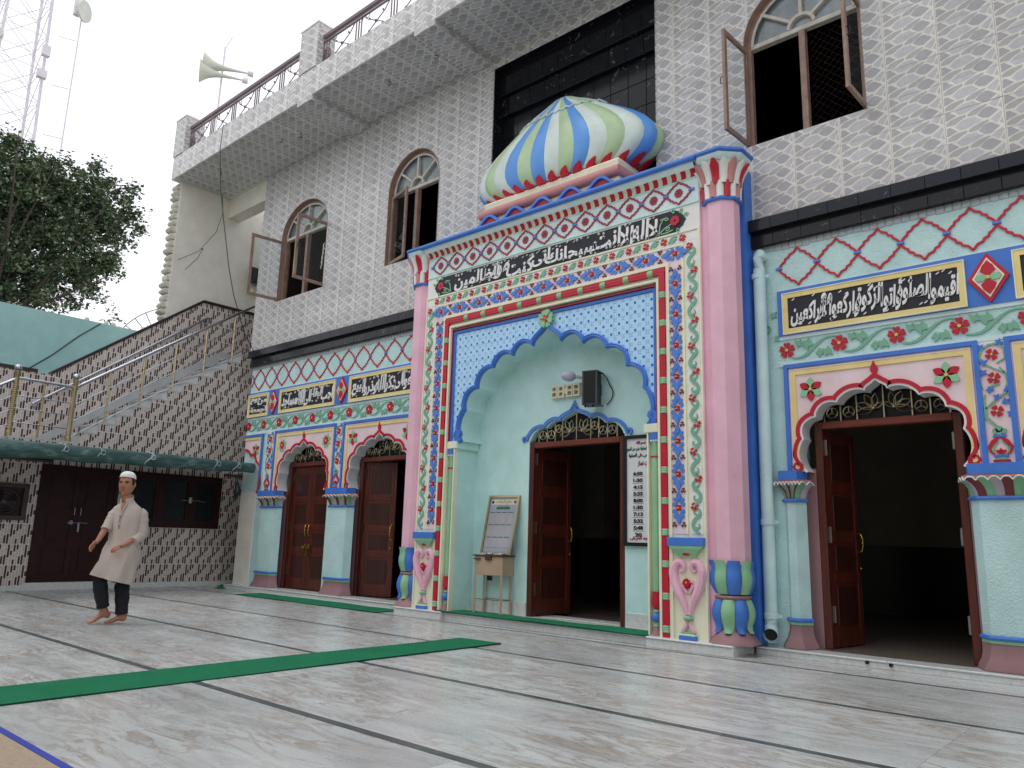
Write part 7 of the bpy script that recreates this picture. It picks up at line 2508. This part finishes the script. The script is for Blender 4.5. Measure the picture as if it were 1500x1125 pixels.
shl, shr = LP(-.115, -.03, 1.235), LP(.130, .02, 1.245)
hands.append(arm(shl, LP(-.195, .02, 1.05), LP(-.262, .10, .905), Vector(LP(-.345, .155, .80) - LP(-.262, .10, .905)), PT_ * .3 + PR_ * 1, Vector(PT_ + Vector((0, 0, .3))), .5))
hands.append(arm(shr, LP(.170, .05, .985), LP(.005, .24, .865), Vector(LP(-.115, .29, .815) - LP(.005, .24, .865)), Vector((0, 0, -1)) + PT_ * -.4, Vector(PT_ * -.2 + Vector((0, 0, 1))), .75))
hipl, hipr = LP(-.085, .02, .84), LP(.075, -.01, .83)
kl, kr = LP(-.195, .10, .50), LP(.035, .0, .45)
al, ar = LP(-.105, .0, .125), LP(.085, .0, .085)
for hp, kn, ak, heel, toe, dz in ((hipl, kl, al, LP(-.045, -.02, .075), LP(-.265, .06, .022), 0), (hipr, kr, ar, LP(.118, .0, .032), LP(-.10, .05, .022), 0)):
    h_ = node(hp, .062, pel); k_ = node(kn, .044, h_); c_ = node(kn.lerp(ak, .35), .046, k_); a_n = node(ak, .034, c_)
    hh = node(heel, .034, a_n)
    md = node(ak.lerp(toe, .45) + Vector((0, 0, -.012)), (.034, .028), a_n)
    bl2 = node(heel.lerp(toe, .78), (.040, .020), md)
    tt = node(toe, (.030, .014), bl2)
v, f = skin_mesh(N, E_)
body = MB(); body.add(v, f, 0, True)
for wr, hd_, pn, sd, curl, pm in hands:
    # palm and four fingers and a thumb, each its own chain rooted in the palm
    pal = wr + hd_ * .045
    for k, (off, ln) in enumerate(((.030, .070), (.011, .078), (-.009, .072), (-.028, .058))):
        b0 = pal + hd_ * .030 + sd * off
        d1 = (hd_ + pn * .25 * curl).normalized(); d2 = (hd_ + pn * 1.1 * curl).normalized(); d3 = (hd_ * .5 + pn * 1.5 * curl).normalized()
        p1 = b0 + d1 * ln * .45; p2 = p1 + d2 * ln * .32; p3 = p2 + d3 * ln * .26
        fv_, ff = skin_mesh([(pal + sd * off * .7, .011), (b0, .0105), (p1, .0095), (p2, .0088), (p3, .0075)], [(0, 1), (1, 2), (2, 3), (3, 4)])
        body.add(fv_, ff, 0, True)
    t0 = pal - hd_ * .015 + sd * .026
    t1 = t0 + (sd * .8 + hd_ * .5 + pn * .3).normalized() * .034; t2 = t1 + (hd_ * .9 + sd * .25 + pn * .4).normalized() * .028; t3 = t2 + (hd_ + pn * .3).normalized() * .02
    fv_, ff = skin_mesh([(pal, .013), (t0, .0135), (t1, .0115), (t2, .010), (t3, .008)], [(0, 1), (1, 2), (2, 3), (3, 4)])
    body.add(fv_, ff, 0, True)
# head: lofted rings with brow, nose, lips, chin and cheeks
HC = LP(-.038, .035, 1.545); HT = math.radians(24)
HF = PT_ * math.cos(HT) - PR_ * math.sin(HT); HS = PR_ * math.cos(HT) + PT_ * math.sin(HT)
def gs(x, m_, s_): return math.exp(-((x - m_) / s_) ** 2)
def head_pt(u, phi):
    # u from -1 (chin) to 1 (crown), phi 0 = forwards
    z = u * .128
    prof = math.sqrt(max(0, 1 - abs(u) ** 2.4))
    wd_ = .081 * (prof ** .8) * (1 - .26 * max(0, -u) ** 1.4)
    dpb = .100 * prof * (1 - .22 * max(0, -u))
    dpf = .088 * (prof ** .6) * (1 - .05 * max(0, -u))
    c, s_ = math.cos(phi), math.sin(phi)
    fwd = (dpf if c > 0 else dpb) * math.copysign(abs(c) ** .9, c)
    sd_ = wd_ * math.copysign(abs(s_) ** .92, s_)
    front = max(0, c)
    ang = s_
    b_ = 0
    b_ += .024 * gs(u, -.12, .17) * gs(ang, 0, .16) * front            # nose tip
    b_ += .012 * gs(u, .12, .17) * gs(ang, 0, .13) * front             # bridge
    b_ += .006 * gs(u, .27, .09) * gs(abs(ang), .38, .28) * front      # brow
    b_ -= .009 * gs(u, .12, .10) * gs(abs(ang), .42, .16) * front      # eye socket
    b_ += .006 * gs(u, -.42, .07) * gs(ang, 0, .28) * front            # lips
    b_ -= .004 * gs(u, -.58, .06) * gs(ang, 0, .35) * front
    b_ += .010 * gs(u, -.82, .14) * gs(ang, 0, .32) * front            # chin
    b_ += .004 * gs(u, -.15, .2) * gs(abs(ang), .7, .2) * front
    return HC + HF * (fwd + b_) + HS * sd_ + Vector((0, 0, z))
rings = [[head_pt(-.995 + 1.985 * (i / 40), 2 * PI * k / 44) for k in range(44)] for i in range(41)]
body.loft(rings, 0, cap0=True, cap1=True)
for s_ in (-1, 1):
    ec = HC + HS * (.077 * s_) - HF * .008 + Vector((0, 0, .002))
    er = []
    for i in range(7):
        t = i / 6
        er.append([ec + HS * s_ * (.002 + .014 * t) + HF * (-.010 * t + .017 * math.cos(q) * math.sin(PI * (.25 + t * .6))) + Vector((0, 0, .031 * math.sin(q) * math.sin(PI * (.25 + t * .6)))) for q in [2 * PI * k / 10 for k in range(10)]])
    body.loft(er, 0, cap1=True)
body.build('body', 'skin', PER)
def facep(u, ang, out=0):
    p = head_pt(u, ang); q = HC + Vector((0, 0, p.z - HC.z)); n_ = (p - q).normalized()
    return p + n_ * out
for s_ in (-1, 1):
    e = MB(); c = facep(.12, s_ * .42, -.004); e.sphere(tuple(c), .0115, 0, 10); eo = e.build('eye', 'eye_white', PER)
    e = MB(); c = facep(.12, s_ * .40, .0045); e.sphere(tuple(c), .0055, 0, 8); e.build('iris', 'hair', eo)
    l = MB(); l.tube([facep(.185, s_ * t, .004) for t in (.22, .32, .42, .52, .62)], [.002, .003, .0032, .003, .002], 5); l.build('eyelid', 'hair', eo)
    b_ = MB(); b_.tube([facep(.29 - .06 * abs(t - .38), s_ * t, .003) for t in (.14, .25, .38, .52, .66)], [.003, .0055, .006, .005, .003], 6); b_.build('eyebrow', 'hair', PER)
b_ = MB(); b_.tube([facep(-.40, t, .002) for t in (-.28, -.15, 0, .15, .28)], [.002, .0045, .004, .0045, .002], 6); b_.tube([facep(-.465, t, .001) for t in (-.22, -.1, 0, .1, .22)], [.002, .005, .006, .005, .002], 6); b_.build('lips', 'lip', PER)
b_ = MB(); b_.tube([facep(-.30, t, .0005) for t in (-.32, -.16, 0, .16, .32)], [.001, .0022, .002, .0022, .001], 6); b_.build('moustache', 'hair', PER)
# hair under the cap, back and sides
h_ = MB(); rings = []
for i in range(12):
    u = .02 + .62 * i / 11
    row = []
    for k in range(31):
        ph = PI * .36 + (2 * PI - PI * .72) * k / 30
        uu = u - .16 * (1 - abs((k / 30) * 2 - 1)) * (1 - i / 11)
        p = head_pt(uu, ph); q = HC + Vector((0, 0, p.z - HC.z)); row.append(p + (p - q).normalized() * .006)
    rings.append(row)
h_.loft(rings, 0, closed=False); h_.build('hair', 'hair', PER)
c_ = MB(); rings = []
for i in range(12):
    t = i / 11; row = []
    for k in range(36):
        ph = 2 * PI * k / 36
        u0_ = .56 + .12 * math.cos(ph)
        u = u0_ + (.995 - u0_) * t
        p = head_pt(u, ph); q = HC + Vector((0, 0, p.z - HC.z)); n_ = (p - q)
        n_ = n_.normalized() if n_.length > 1e-5 else Vector((0, 0, 0))
        row.append(p + n_ * (.009 + .008 * math.sin(PI * t)) + Vector((0, 0, .006 + .022 * t)))
    rings.append(row)
c_.loft(rings, 0, cap1=True); c_.tube(rings[0], .005, 5, 0, closed=True); c_.build('skullcap', 'cap_white', PER)
# kurta
k_ = MB(); rings = []
KR_ = [(1.372, -.018, .008, .064, .066, 0), (1.345, -.010, .0, .082, .070, 0), (1.318, -.004, 0, .112, .078, 0), (1.298, 0, 0, .145, .090, 0), (1.265, 0, .0, .170, .102, 0), (1.20, 0, .005, .176, .114, 0), (1.12, .0, .01, .170, .120, 0), (1.02, .0, .01, .166, .122, 0), (.92, .0, .01, .168, .128, 0),
       (.82, -.008, .02, .192, .150, 0), (.72, -.028, .035, .200, .168, .04), (.62, -.052, .045, .207, .178, .12), (.54, -.070, .05, .212, .182, .22), (.485, -.080, .052, .214, .184, .26)]
for i, (z, a, d, w_, dp, tilt) in enumerate(KR_):
    row = []
    for k in range(48):
        t = 2 * PI * k / 48
        fold = 0
        if z < 1.25:
            amt = min(1, (1.25 - z) / .6)
            fold = amt * (.014 * math.sin(5 * t + z * 6) + .007 * math.sin(9 * t - z * 9 + 1) + .006 * math.sin(3 * t + 14 * z) + .004 * math.sin(14 * t + 5 * z))
        fold += .005 * math.sin(26 * z + 2 * t) * (1 if .8 < z < 1.2 else .3)
        ca, sa = math.cos(t), math.sin(t)
        lat = (w_ + fold) * math.copysign(abs(ca) ** .88, ca); dep = (dp + fold) * math.copysign(abs(sa) ** .92, sa)
        p = LP(a, d, z) + SD * lat * .98 + FW * dep
        aa = (p - PM).dot(PR_)
        p.z -= tilt * (aa - a)
        if i < 3: p.z += .028 * (-sa) * (1 - i / 3)      # collar higher at the nape
        row.append(p)
    rings.append(row)
k_.loft(rings, 0)
def sleeve(pts, rs, seed):
    rr2 = random.Random(seed); P = [Vector(p) for p in pts]; out = []; rad = []
    for i in range(len(P) - 1):
        for q in range(6):
            t = q / 6; out.append(P[i].lerp(P[i + 1], t)); rad.append((rs[i] + (rs[i + 1] - rs[i]) * t) * (1 + .05 * math.sin(len(out) * 1.9) + rr2.uniform(-.02, .02)))
    out.append(P[-1]); rad.append(rs[-1])
    k_.tube(out, rad, 16, 0, cap=False)
    k_.tube([P[-1].lerp(P[-2], .16), P[-1].lerp(P[-2], .08), P[-1], P[-1].lerp(P[-2], .02)], [rs[-1] * 1.03, rs[-1] * 1.14, rs[-1] * 1.10, rs[-1] * .85], 16, 0, cap=False)
sleeve([LP(-.105, -.03, 1.245), LP(-.135, -.02, 1.205), LP(-.160, .0, 1.13), LP(-.193, .035, 1.035)], [.048, .058, .057, .053], 1)
sleeve([LP(.120, .02, 1.258), LP(.150, .025, 1.215), LP(.172, .035, 1.10), LP(.172, .06, .985), LP(.10, .16, .905)], [.052, .070, .068, .066, .052], 2)
ko = k_.build('kurta', ['kurta', 'kurta_shade'], PER)
# standing collar and open placket
pc = MB()
neckc = LP(-.018, .008, 1.372)
colr = []
for j, (dz, r_) in enumerate(((-.014, 1.08), (.020, 1.04), (.042, 1.04))):
    colr.append([neckc + SD * (.066 * r_ * math.cos(t)) + FW * (.064 * r_ * math.sin(t)) + Vector((0, 0, dz - .030 * math.sin(t))) for t in [PI / 2 + .35 + (2 * PI - .7) * k / 26 for k in range(27)]])
pc.loft(colr, 0, closed=False)
def chest(side, z):
    rr3 = [r_ for r_ in KR_]
    for i in range(len(rr3) - 1):
        if rr3[i][0] >= z >= rr3[i + 1][0]:
            t = (rr3[i][0] - z) / (rr3[i][0] - rr3[i + 1][0]); dp = rr3[i][4] + (rr3[i + 1][4] - rr3[i][4]) * t
            return LP(0, .005, z) + FW * (dp + .010) + SD * side
    return LP(0, 0, z) + FW * .1 + SD * side
for s_ in (-1, 1):
    pc.tube([chest(s_ * .034, 1.330), chest(s_ * .022, 1.28), chest(s_ * .010, 1.23), chest(s_ * .004, 1.19)], [.007, .007, .007, .006], 6)
pc.build('collar', 'kurta', ko)
dk = MB(); dk.add([chest(-.030, 1.335) + FW * .002, chest(.030, 1.335) + FW * .002, chest(.0, 1.215) + FW * .002], [(0, 1, 2)]); dk.build('open_neck', 'skin', ko)
bt_ = MB()
for z in (1.18, 1.13, 1.08): bt_.sphere(tuple(chest(0, z) + FW * .002), .006, 0, 7)
bt_.tube([chest(.010, 1.20), chest(.010, 1.12), chest(.010, 1.05), chest(-.008, 1.05), chest(-.010, 1.12), chest(-.010, 1.20)], .0025, 4)
bt_.build('button', 'kurta_shade', ko)
# trousers
t_ = MB()
def legtube(pts, rs, seed):
    rr2 = random.Random(seed); P = [Vector(p) for p in pts]; out = []; rad = []
    for i in range(len(P) - 1):
        for q in range(6):
            t = q / 6; out.append(P[i].lerp(P[i + 1], t)); rad.append((rs[i] + (rs[i + 1] - rs[i]) * t) * (1 + .04 * math.sin(len(out) * 1.4 + seed) + rr2.uniform(-.015, .015)))
    out.append(P[-1]); rad.append(rs[-1]); t_.tube(out, rad, 18, 0, cap=False)
    t_.tube([P[-1].lerp(P[-2], .10), P[-1], P[-1].lerp(P[-2], .01)], [rs[-1] * 1.06, rs[-1] * 1.07, rs[-1] * .8], 18, 0, cap=False)
legtube([hipl, LP(-.14, .055, .66), LP(-.190, .09, .49), LP(-.165, .05, .35), LP(-.125, .005, .19)], [.070, .072, .076, .074, .062], 3)
legtube([hipr, LP(.055, .0, .64), LP(.035, .0, .46), LP(.055, .0, .30), LP(.070, .0, .105)], [.075, .080, .082, .076, .063], 5)
t_.lathe([(.09, .80), (.095, .86), (.09, .95)], LP(0, 0, 0).x, LP(0, 0, 0).y, 18)
t_.build('trousers', 'trousers', PER)
# ================================================================== UNSEEN BUILDING, ADDED TO BLOCK LOW SKY (shades the floor and the lower facade)
OPP = thing('added_shade_building', (-5, -7, 0), 'unseen plain cream two storey building added around the courtyard to shade it', 'building')
b_ = MB()
b_.box(-24, 7.0, -11, -4.6, 0, 7.2, 0); b_.box(-24.3, 7.3, -11.3, -4.2, 7.2, 7.4, 0)
b_.box(4.8, 11, -4.6, 14, 0, 6.2, 0); b_.box(4.5, 11.2, -4.2, 14.2, 6.2, 6.4, 0)
b_.build('wall', 'far_cream', OPP)
for k in range(8):
    x = -20 + 3.2 * k
    w_ = MB(); w_.box(x - .55, x + .55, -4.605, -4.55, 4.2, 5.7, 0); w_.build('window', 'shade_glass', OPP)
    w_ = MB(); w_.box(x - .6, x + .6, -4.605, -4.55, .1, 2.3, 0); w_.build('door', 'brown_door', OPP)
